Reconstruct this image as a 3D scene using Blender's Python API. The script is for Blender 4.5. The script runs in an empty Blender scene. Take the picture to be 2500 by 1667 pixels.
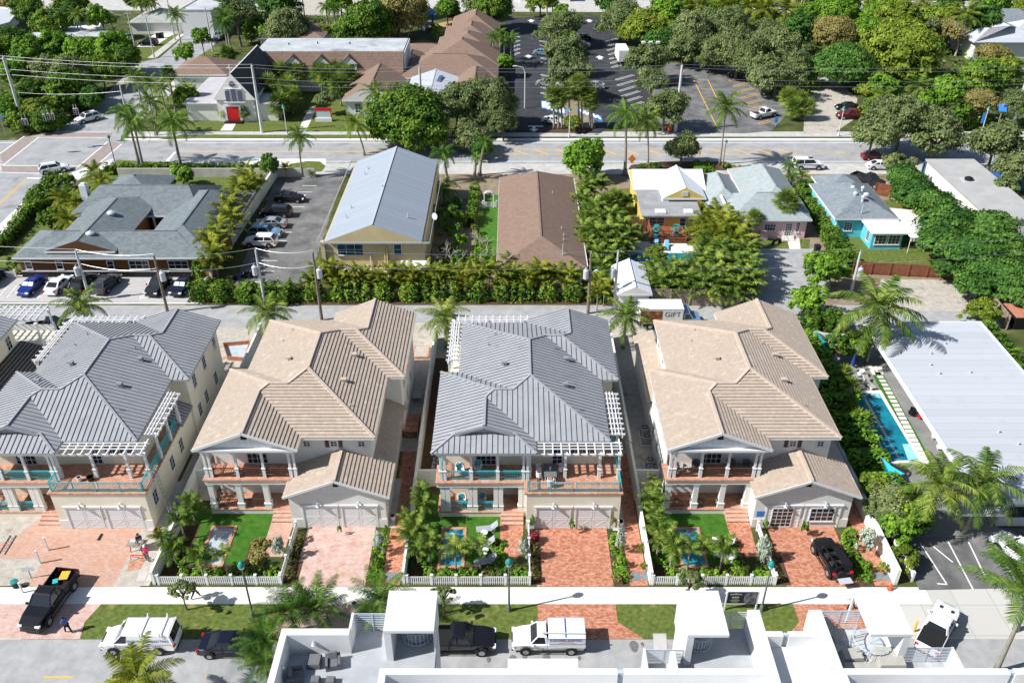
import bpy, bmesh, math, random
from math import sin, cos, pi, radians as R, atan2, sqrt
from mathutils import Vector, Matrix
V = Vector
random.seed(7)
SC = bpy.context.scene
COL = SC.collection
# ---------------- camera
CAMZ, PIT, FPX = 56.0, R(32.65), 2136.0
cam = bpy.data.objects.new('camera', bpy.data.cameras.new('camera')); COL.objects.link(cam)
cam.location = (0, 0, CAMZ); cam.rotation_euler = (pi/2-PIT, 0, 0)
cam.data.lens = 36*FPX/2500; cam.data.sensor_width = 36; cam.data.clip_end = 6000; cam.data.clip_start = 1
SC.camera = cam
# ---------------- sky and sun
SUN_EL, SUN_AZ = R(43), atan2(-.963, -.27)        # azimuth measured from +Y towards +X
w = bpy.data.worlds.new('World'); SC.world = w; w.use_nodes = True
nt = w.node_tree; bg = nt.nodes['Background']
sk = nt.nodes.new('ShaderNodeTexSky'); sk.sky_type = 'NISHITA'; sk.sun_disc = False
sk.sun_elevation = SUN_EL; sk.sun_rotation = SUN_AZ; sk.air_density = 1.0; sk.dust_density = .6
nt.links.new(sk.outputs[0], bg.inputs[0]); bg.inputs[1].default_value = .08
sl = bpy.data.lights.new('sun', 'SUN'); sl.energy = 5.0; sl.angle = R(.5); sl.color = (1, .985, .955)
so = bpy.data.objects.new('sun', sl); COL.objects.link(so)
sd = V((sin(SUN_AZ)*cos(SUN_EL), cos(SUN_AZ)*cos(SUN_EL), sin(SUN_EL)))
so.rotation_euler = sd.to_track_quat('Z', 'Y').to_euler(); so.location = sd*300
vs = SC.view_settings; vs.view_transform = 'Standard'; vs.look = 'None'; vs.gamma = 1; SC.cycles.diffuse_bounces = 3; vs.exposure = .42
# ---------------- survey: photograph pixel + height -> point in the world
SP, CP = sin(PIT), cos(PIT)
def U(px, py, z=0.0):
    v = (py-833.5)/FPX; t = (CAMZ-z)/(SP+v*CP)
    return V(((px-1250)/FPX*t, t*(CP-v*SP), z))
class Tile:
    def __init__(s, ox, oy, k=640/2334): s.o = (ox, oy, k)
    def __call__(s, x, y, z=0.0): return U(s.o[0]+x*s.o[2], s.o[1]+y*s.o[2], z)
    def h(s, g, y):                                # height above ground point g seen at row y
        v = (s.o[1]+y*s.o[2]-833.5)/FPX; return CAMZ-g.y/(CP-v*SP)*(SP+v*CP)
    def m(s, w, x, y, z=0): return (s(x+w/2, y, z)-s(x-w/2, y, z)).length
a0, b0, c0, d0 = [Tile(x, 0) for x in (0, 620, 1240, 1860)]
a1, b1, c1, d1 = [Tile(x, 380) for x in (0, 620, 1240, 1860)]
a2, b2, c2, d2 = [Tile(x, 720) for x in (0, 620, 1240, 1860)]
a3, b3, c3, d3 = [Tile(x, 1070) for x in (0, 620, 1240, 1860)]
a4, b4, c4, d4 = [Tile(x, 1380, 640/2352) for x in (0, 620, 1240, 1860)]
# ---------------- materials
MATS = {}
def mat(name, col, rough=.85, col2=None, scale=1.5, metal=0, bump=0, bscale=30, spec=.3, detail=5, contrast=(.35, .65), spots=None, coat=0):
    if name in MATS: return MATS[name]
    m = bpy.data.materials.new(name); m.use_nodes = True; MATS[name] = m
    n = m.node_tree.nodes; l = m.node_tree.links; p = n['Principled BSDF']
    p.inputs['Roughness'].default_value = rough; p.inputs['Metallic'].default_value = metal
    p.inputs['Specular IOR Level'].default_value = spec; p.inputs['Coat Weight'].default_value = coat
    p.inputs['Base Color'].default_value = (*col, 1)
    g = n.new('ShaderNodeNewGeometry')
    if col2 is not None:
        t = n.new('ShaderNodeTexNoise'); t.inputs['Scale'].default_value = scale; t.inputs['Detail'].default_value = detail
        t.inputs['Roughness'].default_value = .65
        l.new(g.outputs['Position'], t.inputs['Vector'])
        r = n.new('ShaderNodeValToRGB'); e = r.color_ramp.elements
        e[0].position, e[1].position = contrast; e[0].color = (*col, 1); e[1].color = (*col2, 1)
        l.new(t.outputs['Fac'], r.inputs[0]); out = r.outputs[0]
        if spots:                                  # (colour, scale, threshold): stains and worn patches
            t2 = n.new('ShaderNodeTexNoise'); t2.inputs['Scale'].default_value = spots[1]; t2.inputs['Detail'].default_value = 6
            l.new(g.outputs['Position'], t2.inputs['Vector'])
            r2 = n.new('ShaderNodeValToRGB'); e = r2.color_ramp.elements
            e[0].position, e[1].position = spots[2], spots[2]+.14; e[0].color = (0, 0, 0, 1); e[1].color = (1, 1, 1, 1)
            l.new(t2.outputs['Fac'], r2.inputs[0])
            mx = n.new('ShaderNodeMix'); mx.data_type = 'RGBA'
            l.new(r2.outputs[0], mx.inputs[0]); l.new(out, mx.inputs[6]); mx.inputs[7].default_value = (*spots[0], 1)
            out = mx.outputs[2]
        l.new(out, p.inputs['Base Color'])
    if bump:
        t = n.new('ShaderNodeTexNoise'); t.inputs['Scale'].default_value = bscale; t.inputs['Detail'].default_value = 4
        l.new(g.outputs['Position'], t.inputs['Vector'])
        b = n.new('ShaderNodeBump'); b.inputs['Strength'].default_value = bump; b.inputs['Distance'].default_value = .05
        l.new(t.outputs['Fac'], b.inputs['Height']); l.new(b.outputs[0], p.inputs['Normal'])
    return m
def brick(name, c1, c2, mortar, bw, bh, mix=None, rough=.85, msize=.012, offset=.5, wear=None, rot=0):
    m = bpy.data.materials.new(name); m.use_nodes = True; MATS[name] = m
    n = m.node_tree.nodes; l = m.node_tree.links; p = n['Principled BSDF']
    p.inputs['Roughness'].default_value = rough; p.inputs['Specular IOR Level'].default_value = .25
    g = n.new('ShaderNodeNewGeometry'); mp = n.new('ShaderNodeMapping'); mp.inputs['Rotation'].default_value = (0, 0, rot)
    l.new(g.outputs['Position'], mp.inputs[0])
    t = n.new('ShaderNodeTexBrick'); t.inputs['Scale'].default_value = 1; t.offset = offset
    t.inputs['Brick Width'].default_value = bw; t.inputs['Row Height'].default_value = bh; t.inputs['Mortar Size'].default_value = msize
    t.inputs['Color1'].default_value = (*c1, 1); t.inputs['Color2'].default_value = (*c2, 1); t.inputs['Mortar'].default_value = (*mortar, 1)
    l.new(mp.outputs[0], t.inputs['Vector']); out = t.outputs[0]
    if wear:
        t2 = n.new('ShaderNodeTexNoise'); t2.inputs['Scale'].default_value = wear[1]; t2.inputs['Detail'].default_value = 8; t2.inputs['Roughness'].default_value = .75
        l.new(g.outputs['Position'], t2.inputs['Vector'])
        r2 = n.new('ShaderNodeValToRGB'); e = r2.color_ramp.elements
        e[0].position, e[1].position = wear[2]; e[0].color = (0, 0, 0, 1); e[1].color = (1, 1, 1, 1)
        l.new(t2.outputs['Fac'], r2.inputs[0])
        mx = n.new('ShaderNodeMix'); mx.data_type = 'RGBA'
        l.new(r2.outputs[0], mx.inputs[0]); l.new(out, mx.inputs[6]); mx.inputs[7].default_value = (*wear[0], 1); out = mx.outputs[2]
    l.new(out, p.inputs['Base Color']); return m
def leafmat(name, dark, mid, light, trans=.25, nscale=.35):
    m = bpy.data.materials.new(name); m.use_nodes = True; MATS[name] = m
    n = m.node_tree.nodes; l = m.node_tree.links; p = n['Principled BSDF']
    p.inputs['Roughness'].default_value = .6; p.inputs['Specular IOR Level'].default_value = .12
    g = n.new('ShaderNodeNewGeometry'); t = n.new('ShaderNodeTexNoise'); t.inputs['Scale'].default_value = nscale; t.inputs['Detail'].default_value = 4
    l.new(g.outputs['Position'], t.inputs['Vector'])
    oi = n.new('ShaderNodeObjectInfo')
    def mth(op, x, y):
        q = n.new('ShaderNodeMath'); q.operation = op
        for i, k in enumerate((x, y)):
            if isinstance(k, (int, float)): q.inputs[i].default_value = k
            else: l.new(k, q.inputs[i])
        return q.outputs[0]
    s = mth('ADD', mth('MULTIPLY', g.outputs['Random Per Island'], .55), mth('MULTIPLY', mth('SUBTRACT', t.outputs['Fac'], .5), 1.3))
    s = mth('ADD', mth('ADD', s, mth('MULTIPLY', oi.outputs['Random'], .24)), .1)
    r = n.new('ShaderNodeValToRGB'); e = r.color_ramp.elements
    e[0].position, e[1].position = .1, .95; e[0].color = (*dark, 1); e[1].color = (*light, 1)
    k = e.new(.5); k.color = (*mid, 1)
    l.new(s, r.inputs[0]); l.new(r.outputs[0], p.inputs['Base Color'])
    tr = n.new('ShaderNodeBsdfTranslucent'); l.new(r.outputs[0], tr.inputs[0])
    mx = n.new('ShaderNodeMixShader'); mx.inputs[0].default_value = trans
    l.new(p.outputs[0], mx.inputs[1]); l.new(tr.outputs[0], mx.inputs[2])
    l.new(mx.outputs[0], n['Material Output'].inputs[0]); return m
# ---------------- mesh building
class MB:
    def __init__(s): s.v = []; s.f = []; s.mi = []
    def face(s, pts, m=0):
        i = len(s.v); s.v += [tuple(p) for p in pts]; s.f.append(tuple(range(i, i+len(pts)))); s.mi.append(m); return s
    def quads(s, ring0, ring1, m=0, close=True):
        n = len(ring0)
        for k in range(n if close else n-1):
            j = (k+1) % n; s.face((ring0[k], ring0[j], ring1[j], ring1[k]), m)
    def solid(s, verts, faces, m=0):
        i = len(s.v); s.v += [tuple(p) for p in verts]
        for f in faces: s.f.append(tuple(i+k for k in f)); s.mi.append(m)
        return s
    def box(s, x0, y0, z0, x1, y1, z1, m=0):
        v = [(x, y, z) for z in (z0, z1) for x, y in ((x0, y0), (x1, y0), (x1, y1), (x0, y1))]
        return s.solid(v, ((3, 2, 1, 0), (4, 5, 6, 7), (0, 1, 5, 4), (1, 2, 6, 5), (2, 3, 7, 6), (3, 0, 4, 7)), m)
    def cbox(s, c, d, rz=0, m=0):
        q = Matrix.Rotation(rz, 3, 'Z'); c = V(c)
        v = [c+q@V((x*d[0]/2, y*d[1]/2, z*d[2]/2)) for z in (-1, 1) for x, y in ((-1, -1), (1, -1), (1, 1), (-1, 1))]
        return s.solid(v, ((3, 2, 1, 0), (4, 5, 6, 7), (0, 1, 5, 4), (1, 2, 6, 5), (2, 3, 7, 6), (3, 0, 4, 7)), m)
    def prism(s, poly, z0, z1, m=0, mt=None):
        n = len(poly); b = [(p[0], p[1], z0) for p in poly]; t = [(p[0], p[1], z1) for p in poly]
        ar = sum(poly[i][0]*poly[(i+1) % n][1]-poly[(i+1) % n][0]*poly[i][1] for i in range(n))
        if ar < 0: b.reverse(); t.reverse()
        i = len(s.v); s.v += b+t
        s.f.append(tuple(i+k for k in reversed(range(n)))); s.mi.append(m)
        s.f.append(tuple(i+n+k for k in range(n))); s.mi.append(m if mt is None else mt)
        for k in range(n):
            j = (k+1) % n; s.f.append((i+k, i+j, i+n+j, i+n+k)); s.mi.append(m)
        return s
    def bar(s, p, q, w, h, m=0, up=(0, 0, 1)):
        p, q = V(p), V(q); d = (q-p)
        if d.length < 1e-6: return s
        d.normalize(); u = V(up)
        if abs(d.dot(u)) > .98: u = V((0, 1, 0))
        x = d.cross(u).normalized(); u = x.cross(d)
        v = [b+x*i*w/2+u*j*h/2 for b in (p, q) for i, j in ((-1, -1), (1, -1), (1, 1), (-1, 1))]
        return s.solid(v, ((0, 1, 2, 3), (7, 6, 5, 4), (1, 0, 4, 5), (2, 1, 5, 6), (3, 2, 6, 7), (0, 3, 7, 4)), m)
    def tube(s, pts, rr, n=6, m=0, caps=True):
        pts = [V(p) for p in pts]; k = len(pts)
        if isinstance(rr, (int, float)): rr = [rr]*k
        rings = []
        for i, p in enumerate(pts):
            d = (pts[min(i+1, k-1)]-pts[max(i-1, 0)]).normalized()
            u = V((0, 0, 1)) if abs(d.z) < .9 else V((1, 0, 0))
            x = d.cross(u).normalized(); y = x.cross(d)
            rings.append([p+(x*cos(2*pi*j/n)+y*sin(2*pi*j/n))*rr[i] for j in range(n)])
        i0 = len(s.v); s.v += [tuple(q) for r in rings for q in r]
        for i in range(k-1):
            for j in range(n):
                j2 = (j+1) % n; s.f.append((i0+i*n+j, i0+i*n+j2, i0+(i+1)*n+j2, i0+(i+1)*n+j)); s.mi.append(m)
        if caps:
            s.f.append(tuple(i0+j for j in reversed(range(n)))); s.mi.append(m)
            s.f.append(tuple(i0+(k-1)*n+j for j in range(n))); s.mi.append(m)
        return s
    def lathe(s, prof, c=(0, 0, 0), n=12, m=0):
        c = V(c); return s.tube([c+V((0, 0, z)) for r, z in prof], [max(r, .001) for r, z in prof], n, m)
    def build(s, name, mats, parent=None, smooth=False, world=False, bevel=0, link=True):
        if not isinstance(mats, (list, tuple)): mats = [mats]
        vs = s.v
        if world and parent is not None:
            inv = (Matrix.Translation(parent.location) @ Matrix.Rotation(parent.rotation_euler.z, 4, 'Z')).inverted()
            vs = [inv @ V(p) for p in vs]
        me = bpy.data.meshes.new(name); me.from_pydata(vs, [], s.f)
        for m in mats: me.materials.append(MATS[m] if isinstance(m, str) else m)
        if len(mats) > 1: me.polygons.foreach_set('material_index', s.mi)
        if smooth: me.polygons.foreach_set('use_smooth', [True]*len(me.polygons))
        me.update()
        o = bpy.data.objects.new(name, me)
        if link: COL.objects.link(o)
        if parent is not None: o.parent = parent
        if bevel:
            b = o.modifiers.new('bevel', 'BEVEL'); b.width = bevel; b.segments = 2 if bevel < .06 else 3; b.limit_method = 'ANGLE'; b.angle_limit = R(40)
        return o
LABELS = {}
def tag(o, label, cat, group=None, kind=None):
    o['label'] = label; o['category'] = cat
    if group: o['group'] = group
    if kind: o['kind'] = kind
    return o
def thing(name, label, cat, loc=(0, 0, 0), rz=0, group=None):
    o = bpy.data.objects.new(name, None); COL.objects.link(o); o.empty_display_size = .3
    o.location = loc; o.rotation_euler = (0, 0, rz); return tag(o, label, cat, group)
def dup(o, loc=None, rz=None, label=None, group=None, scale=None, parent=None, mats=None):
    c = o.copy(); COL.objects.link(c)
    if parent is not None: c.parent = parent
    if loc is not None: c.location = loc
    if rz is not None: c.rotation_euler = (0, 0, rz)
    if scale is not None: c.scale = (scale,)*3 if isinstance(scale, (int, float)) else scale
    if label: c['label'] = label
    if group: c['group'] = group
    for ch in o.children: dup(ch, parent=c)
    return c
def struct(name, mb, mats, smooth=False):
    o = mb.build(name, mats, smooth=smooth); o['kind'] = 'structure'; return o
NSH = [0]
def sheet(name, pts, m, lay=1, z=None):            # a ground sheet laid 4 mm above the one below
    NSH[0] += 1; zz = lay*.004+NSH[0]*.00002 if z is None else z
    b = MB(); P = [(p[0], p[1], zz) for p in pts]
    ar = sum(P[i][0]*P[(i+1) % len(P)][1]-P[(i+1) % len(P)][0]*P[i][1] for i in range(len(P)))
    if ar < 0: P.reverse()
    b.face(P); return struct(name, b, m)
def rect(x0, y0, x1, y1): return [(x0, y0), (x1, y0), (x1, y1), (x0, y1)]
def clip(poly, n, d):                               # keep the part of a polygon where n.p <= d
    out = []
    for i in range(len(poly)):
        p, q = poly[i], poly[(i+1) % len(poly)]; a, b = n.dot(p)-d, n.dot(q)-d
        if a <= 0: out.append(p)
        if (a < 0 < b) or (b < 0 < a): out.append(p+(q-p)*(a/(a-b)))
    return out
def pnorm(P):
    n = V((0, 0, 0))
    for i in range(len(P)): n += P[i].cross(P[(i+1) % len(P)])
    n.normalize(); return -n if n.z < 0 else n
def tiled(b, P, step, lift, m=0, ms=1):
    """a pitched roof face laid in courses: every course is raised at its lower edge and shows its butt"""
    P = [V(p) for p in P]; n = pnorm(P); h = V((n.x, n.y, 0))
    if h.length < .02: b.face(P, m); return
    dn = (V((0, 0, -1))-n*(V((0, 0, -1)).dot(n))).normalized()          # down the slope
    s0, s1 = min(dn.dot(p) for p in P), max(dn.dot(p) for p in P); k = max(1, round((s1-s0)/step)); st = (s1-s0)/k
    for i in range(k):
        lo, hi = s0+i*st, s0+(i+1)*st
        q = clip(clip(P, dn, hi), -dn, -lo)
        if len(q) < 3: continue
        r = [p+n*lift*((dn.dot(p)-lo)/st) for p in q]
        if (r[1]-r[0]).cross(r[2]-r[0]).dot(n) < 0: r.reverse(); q = q[::-1]
        b.face(r, m)
        for j in range(len(q)):
            p1, p2 = q[j], q[(j+1) % len(q)]
            if abs(dn.dot(p1)-hi) < 1e-4 and abs(dn.dot(p2)-hi) < 1e-4 and (p1-p2).length > .01:
                b.face((p1, p2, r[(j+1) % len(q)], r[j]), ms)
def seamed(b, P, step, w, h, m=0, ms=1):
    """a metal roof face with standing seams running down the slope"""
    P = [V(p) for p in P]; n = pnorm(P)
    b.face(P if (P[1]-P[0]).cross(P[2]-P[0]).dot(n) > 0 else P[::-1], m)
    dn = (V((0, 0, -1))-n*(V((0, 0, -1)).dot(n))).normalized(); e = n.cross(dn).normalized()
    s0, s1 = min(e.dot(p) for p in P), max(e.dot(p) for p in P); k = int((s1-s0)/step)
    for i in range(k+1):
        s = s0+(s1-s0-k*step)/2+i*step; xs = []
        for j in range(len(P)):
            p, q = P[j], P[(j+1) % len(P)]; a, c = e.dot(p)-s, e.dot(q)-s
            if (a < 0 <= c) or (c < 0 <= a): xs.append(p+(q-p)*(a/(a-c)))
        xs.sort(key=lambda p: dn.dot(p))
        for j in range(0, len(xs)-1, 2):
            p, q = xs[j], xs[j+1]
            if (q-p).length > .15: b.bar(p+n*h/2, q+n*h/2, w, h, ms, up=n)
def ridges(b, segs, w, h, m=0):
    for p, q in segs:
        p, q = V(p), V(q); b.bar(p+V((0, 0, h*.35)), q+V((0, 0, h*.35)), w, h, m)
# ---------------- common materials
mat('asphalt_light', (.31, .31, .31), .9, (.41, .405, .40), .8, bump=.1, spots=((.29, .285, .275), .22, .6))
mat('asphalt_road', (.29, .29, .295), .9, (.38, .38, .38), .4, spots=((.22, .22, .225), .25, .58))
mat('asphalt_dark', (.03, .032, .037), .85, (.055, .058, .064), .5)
mat('asphalt_old', (.10, .10, .10), .9, (.21, .205, .2), .35, spots=((.30, .29, .27), .3, .62))
mat('concrete', (.66, .63, .57), .85, (.78, .75, .69), .5, spots=((.55, .52, .47), .3, .66))
mat('concrete_grey', (.42, .41, .385), .85, (.55, .53, .49), .6)
mat('sand', (.38, .34, .285), .95, (.52, .475, .41), 1.6, bump=.6, bscale=5, spots=((.29, .245, .195), .7, .58))
mat('dirt', (.20, .15, .10), .95, (.33, .26, .18), .8, spots=((.10, .12, .03), .4, .55))
mat('mulch', (.06, .035, .02), .95, (.13, .07, .04), 3)
mat('turf', (.030, .11, .006), .95, (.065, .17, .014), 1.6, bump=.6, bscale=25, spots=((.09, .19, .03), .8, .6))
mat('grass', (.06, .10, .016), .95, (.16, .19, .04), 2.6, bump=.7, bscale=14, spots=((.27, .23, .08), 1.1, .6))
mat('grass_rough', (.035, .055, .012), .95, (.10, .11, .03), .35, bump=.4, bscale=8, spots=((.26, .21, .11), .15, .6))
mat('paint_white', (.78, .78, .76), .7); mat('paint_yellow', (.75, .43, .06), .7); mat('paint_blue', (.05, .22, .62), .7)
mat('white', (.66, .66, .655), .6, (.71, .71, .705), .4, spots=((.60, .595, .58), .5, .7))
mat('trim', (.72, .72, .72), .5)
mat('stucco', (.72, .665, .53), .85, (.79, .74, .61), .5, bump=.15, bscale=40)
mat('stucco_white', (.70, .69, .65), .85, (.75, .74, .70), .5, bump=.15, bscale=40)
brick('membrane', (.44, .46, .49), (.49, .51, .54), (.37, .39, .42), 80, 1.1, msize=.03, wear=((.38, .40, .43), .5, (.55, .8)))
mat('glass', (.02, .024, .03), .08, spec=.6); mat('glass_blue', (.05, .13, .19), .08, (.02, .05, .08), .5, spec=.6)
mat('teal', (.05, .42, .46), .5, spec=.4); mat('brown_paint', (.10, .05, .035), .6); mat('black', (.012, .012, .014), .5)
mat('grey_metal', (.31, .315, .325), .5, (.36, .365, .375), .6, spots=((.28, .28, .285), 1.0, .6)); mat('grey_seam', (.10, .11, .14), .5)
mat('metal', (.45, .46, .47), .4, metal=.6); mat('galv', (.58, .60, .63), .5, metal=.2); mat('wood_pole', (.16, .125, .10), .9, (.26, .21, .17), 2)
mat('concrete_pole', (.50, .50, .49), .8, (.60, .60, .58), 1.5); mat('wood', (.17, .075, .04), .8, (.25, .12, .065), 2)
mat('wood_red', (.20, .065, .03), .75, (.28, .10, .05), 2); mat('wood_grey', (.23, .18, .14), .9, (.34, .28, .22), 1.5)
mat('tan_tile', (.38, .30, .235), .85, (.49, .40, .32), 2.6, contrast=(.3, .7), spots=((.54, .455, .375), 1.4, .58)); mat('tan_ridge', (.48, .385, .31), .8, (.55, .45, .37), 2); mat('tan_butt', (.10, .07, .065), .9)
brick('paver', (.40, .125, .06), (.60, .27, .16), (.20, .09, .06), .30, .15, wear=((.64, .40, .31), 2.6, (.48, .72)))
brick('paver_pink', (.50, .29, .23), (.62, .40, .335), (.34, .21, .17), .30, .15, wear=((.64, .50, .44), 1.2, (.4, .68)))
brick('paver_dusty', (.50, .30, .22), (.60, .40, .32), (.34, .21, .16), .30, .15, wear=((.55, .24, .12), .6, (.5, .75)))
brick('deck_tile', (.45, .20, .125), (.58, .32, .22), (.28, .14, .09), .3, .3, wear=((.60, .40, .30), 1.5, (.5, .75)))
brick('panel_walk', (.76, .74, .68), (.79, .77, .715), (.60, .58, .53), 3.4, 50, msize=.02, offset=0, wear=((.68, .65, .58), .35, (.55, .8)))
brick('panel_grey', (.50, .485, .45), (.54, .52, .485), (.36, .35, .33), 3.0, 3.0, msize=.03, offset=0)
brick('paver_lot', (.44, .42, .40), (.52, .50, .475), (.36, .34, .32), .4, .2)
brick('shake', (.24, .115, .045), (.33, .17, .07), (.11, .05, .02), .35, .25)
brick('shingle_grey', (.13, .155, .165), (.19, .215, .225), (.10, .12, .13), .5, .22, wear=((.23, .25, .255), 1.2, (.45, .8)))
brick('shingle_brown', (.20, .13, .095), (.27, .18, .135), (.13, .085, .065), .5, .24, wear=((.24, .17, .13), 2, (.4, .7)))
brick('shingle_pale', (.27, .31, .315), (.34, .38, .38), (.22, .25, .26), .5, .24, wear=((.40, .43, .42), 1.2, (.45, .8)))
brick('shingle_blue', (.16, .19, .215), (.23, .26, .28), (.12, .14, .16), .5, .22, wear=((.27, .29, .30), 1.2, (.45, .8)))
brick('metal_ribbed', (.30, .34, .39), (.36, .40, .45), (.23, .26, .30), 60, .35, msize=.03)
mat('pool_water', (.01, .20, .30), .05, (.04, .36, .46), 1.4, spec=.5)
mat('pool_deep', (.004, .13, .21), .05, (.01, .24, .32), .7, spec=.5); mat('court_grey', (.19, .19, .185), .9, (.27, .265, .255), .5)
leafmat('leaf_hedge', (.035, .075, .012), (.08, .17, .02), (.19, .30, .035))
# ---------------- ground, streets and paths
g = MB(); g.face(((-900, -60, 0), (900, -60, 0), (900, 2600, 0), (-900, 2600, 0))); struct('ground', g, 'grass_rough')
sheet('front_street', rect(-95, 24, 75, 44.65), 'asphalt_light')
for x in (-48, -39.3, -30.6, -21.9, -13.2, -4.5, 4.2): pass
mk = MB()
for x in range(-60, 30, 6): mk.box(x+1.2, 41.2, .006, x+3.4, 41.33, .0085)
struct('centre_line_marks', mk, 'paint_yellow')
sheet('verge', rect(-95, 44.66, 23.5, 48.1), 'grass')
k = MB(); k.box(-95, 44.6, 0, -38, 44.72, .03); struct('kerb', k, 'concrete_grey')
sheet('pavement', rect(-95, 48.1, 34.0, 49.85), 'panel_walk', 3)
sheet('side_apron', rect(34.0, 44.66, 60, 50.3), 'panel_grey', 2)
sheet('side_apron_corner', [(29.3, 44.66), (34, 44.66), (34, 48.1), (30.8, 48.1), (29.6, 46.5)], 'panel_grey', 2)
sheet('side_parking_lot', [d3(1400, 1350), d3(1220, 880), d3(1760, 790), d3(2340, 800), (62, 50.3)], 'asphalt_old', 3)
lot = MB()
for p, q in (((1410, 930), (1650, 1300)), ((1490, 930), (1700, 1100)), ((1660, 920), (1880, 1340)), ((1840, 920), (1990, 1230)), ((2055, 930), (2260, 1260)), ((2135, 930), (2330, 1160))):
    lot.bar(d3(*p, .014), d3(*q, .014), .12, .003)
lot.bar(d3(1560, 1290, .014), d3(1650, 1298, .014), .12, .003)
struct('parking_bay_marks', lot, 'paint_white')
XS = (-48.2, -27.49, -6.94, 13.32); YF = (57.82, 58.2, 57.82, 58.2)
# the four lots (local u to the right, w away from the street)
for i, (x, y) in enumerate(zip(XS, YF)):
    pv = ('paver_dusty', 'paver_pink', 'paver', 'paver')[i]
    dx0 = x+(3.2, 9.3, 9.0, 9.4)[i]
    sheet('driveway', rect(dx0 if i else x+8.2, 49.86, x+15.35, y-1.0), pv, 2)
    sheet('driveway_apron', [(dx0-1.6 if i else x-6, 44.67), (x+17.2 if i else x+14.7, 44.67), (x+15.3 if i else x+14.4, 46.3), (x+15.3 if i else x+15.0, 48.09), (dx0 if i else x-2, 48.09), (dx0 if i else x-4, 46.3)], pv if i else 'paver_pink', 3)
    if i:
        sheet('lawn', rect(x-1.4, 51.6, x+5.9, y+.9), 'turf', 2)
        sheet('planting_bed', [(x-1.6, 50.1), (x+8.3, 50.1), (x+8.3, 52.3), (x-1.6, 52.3)], 'mulch', 3)
        sheet('planting_strip', [(x-1.6, 50.1), (x-.5, 50.1), (x-.3, 57), (x-1.6, 57)], 'mulch', 4)
        sheet('planting_strip', rect(x+4.7, 52.2, x+6.4, 55.3), 'mulch', 4)
        sheet('front_walk', [(x+6.1, 53.2), (x+7.8, 53.2), (x+8.0, y+.5), (x+5.9, y+.5), (x+5.9, 55.3), (x+6.4, 54.6)], 'paver_dusty' if i == 1 else 'paver', 5)
        sheet('driveway_bed', rect(x+8.35, 50.1, dx0+.4, 53.6 if i != 1 else 52.6), 'mulch', 4)
    else:
        sheet('front_walk', [(x+1.2, 53.0), (x+8.3, 53.0), (x+8.3, y-1.0), (x+7.9, y+.5), (x+5.9, y+.5), (x+4.4, 55.3)], pv, 3)
        sheet('building_sand', [(x-22, 49.86), (x+3.2, 49.86), (x+8.2, 50.1), (x+8.2, 57), (x+6, y+1.5), (x-22, y+1.5)], 'sand', 1)
        sheet('sand_strip', rect(x+15.3, 49.86, x+17.5, 57.5), 'sand', 2)
    # side passage on the right
    sheet('side_bed', rect(x+15.36, 50.0, x+16.7, y-2.2), 'mulch' if i else 'sand', 2)
    sheet('side_path', rect(x+16.7, 50.0, x+18.2, y+9), 'paver' if i else 'sand', 3)
    sheet('side_slab', rect(x+15.9, y-1.5, x+17.0, y+5), 'concrete_grey' if i != 3 else 'mulch', 4)
    sheet('side_yard', rect(x+15.3, y+9, x+18.4, y+33), 'sand', 2)
    sheet('rear_yard', rect(x-2.2, y+21, x+18.4, 91), 'sand', 1)
    sheet('left_passage', rect(x-2.2, y+2, x+2.3, y+26), 'sand' if i != 2 else 'mulch', 1)
sheet('turf_corner', rect(-8.9, 57, -6.2, 61), 'turf', 3)
sheet('turf_corner', rect(11.4, 57.4, 13.9, 60.8), 'turf', 3)
# alley and the parking behind it
sheet('alley', rect(-110, 90.6, 80, 95.9), 'asphalt_light', 2)
sheet('sandy_shoulder', rect(-30, 87, 36, 91.6), 'sand', 3)
sheet('rear_parking', [a1(-300, 1300), a1(1790, 1305), a1(1735, 1065), a1(-300, 1065)], 'paver_lot', 3)
mk = MB(); mk.bar(a1(-300, 1312, .02), a1(1800, 1312, .02), .35, .012); mk.bar(a1(1700, 1300, .02), a1(1770, 1190, .02), .12, .012)
for x in (-20, 335, 790, 1240, 1690): mk.bar(a1(x, 1270, .016), a1(x+155, 1075, .016), .11, .004)
for x in (60, 1265): mk.bar(a1(x, 1265, .016), a1(x+90, 1155, .016), .1, .004)
mk.bar(a1(1240, 1270, .0165), a1(1310, 1270, .0165), .1, .004)
struct('rear_parking_marks', mk, 'paint_white')
# car park beside the yellow building
sheet('side_car_park', [b1(200, 190), b1(420, 190), b1(820, 110), b1(600, 780), b1(470, 1150), b1(-170, 1150)], 'asphalt_old', 2)
mk = MB()
for (x, y, l) in ((430, 268, 130), (390, 325, 130), (330, 455, 120), (230, 682, 110), (170, 758, 120), (60, 935, 150), (60, 1030, 120), (-20, 1125, 130)):
    mk.bar(b1(x, y, .014), b1(x+l, y, .014), .14, .004)
struct('car_park_marks', mk, 'paint_white')
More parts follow.
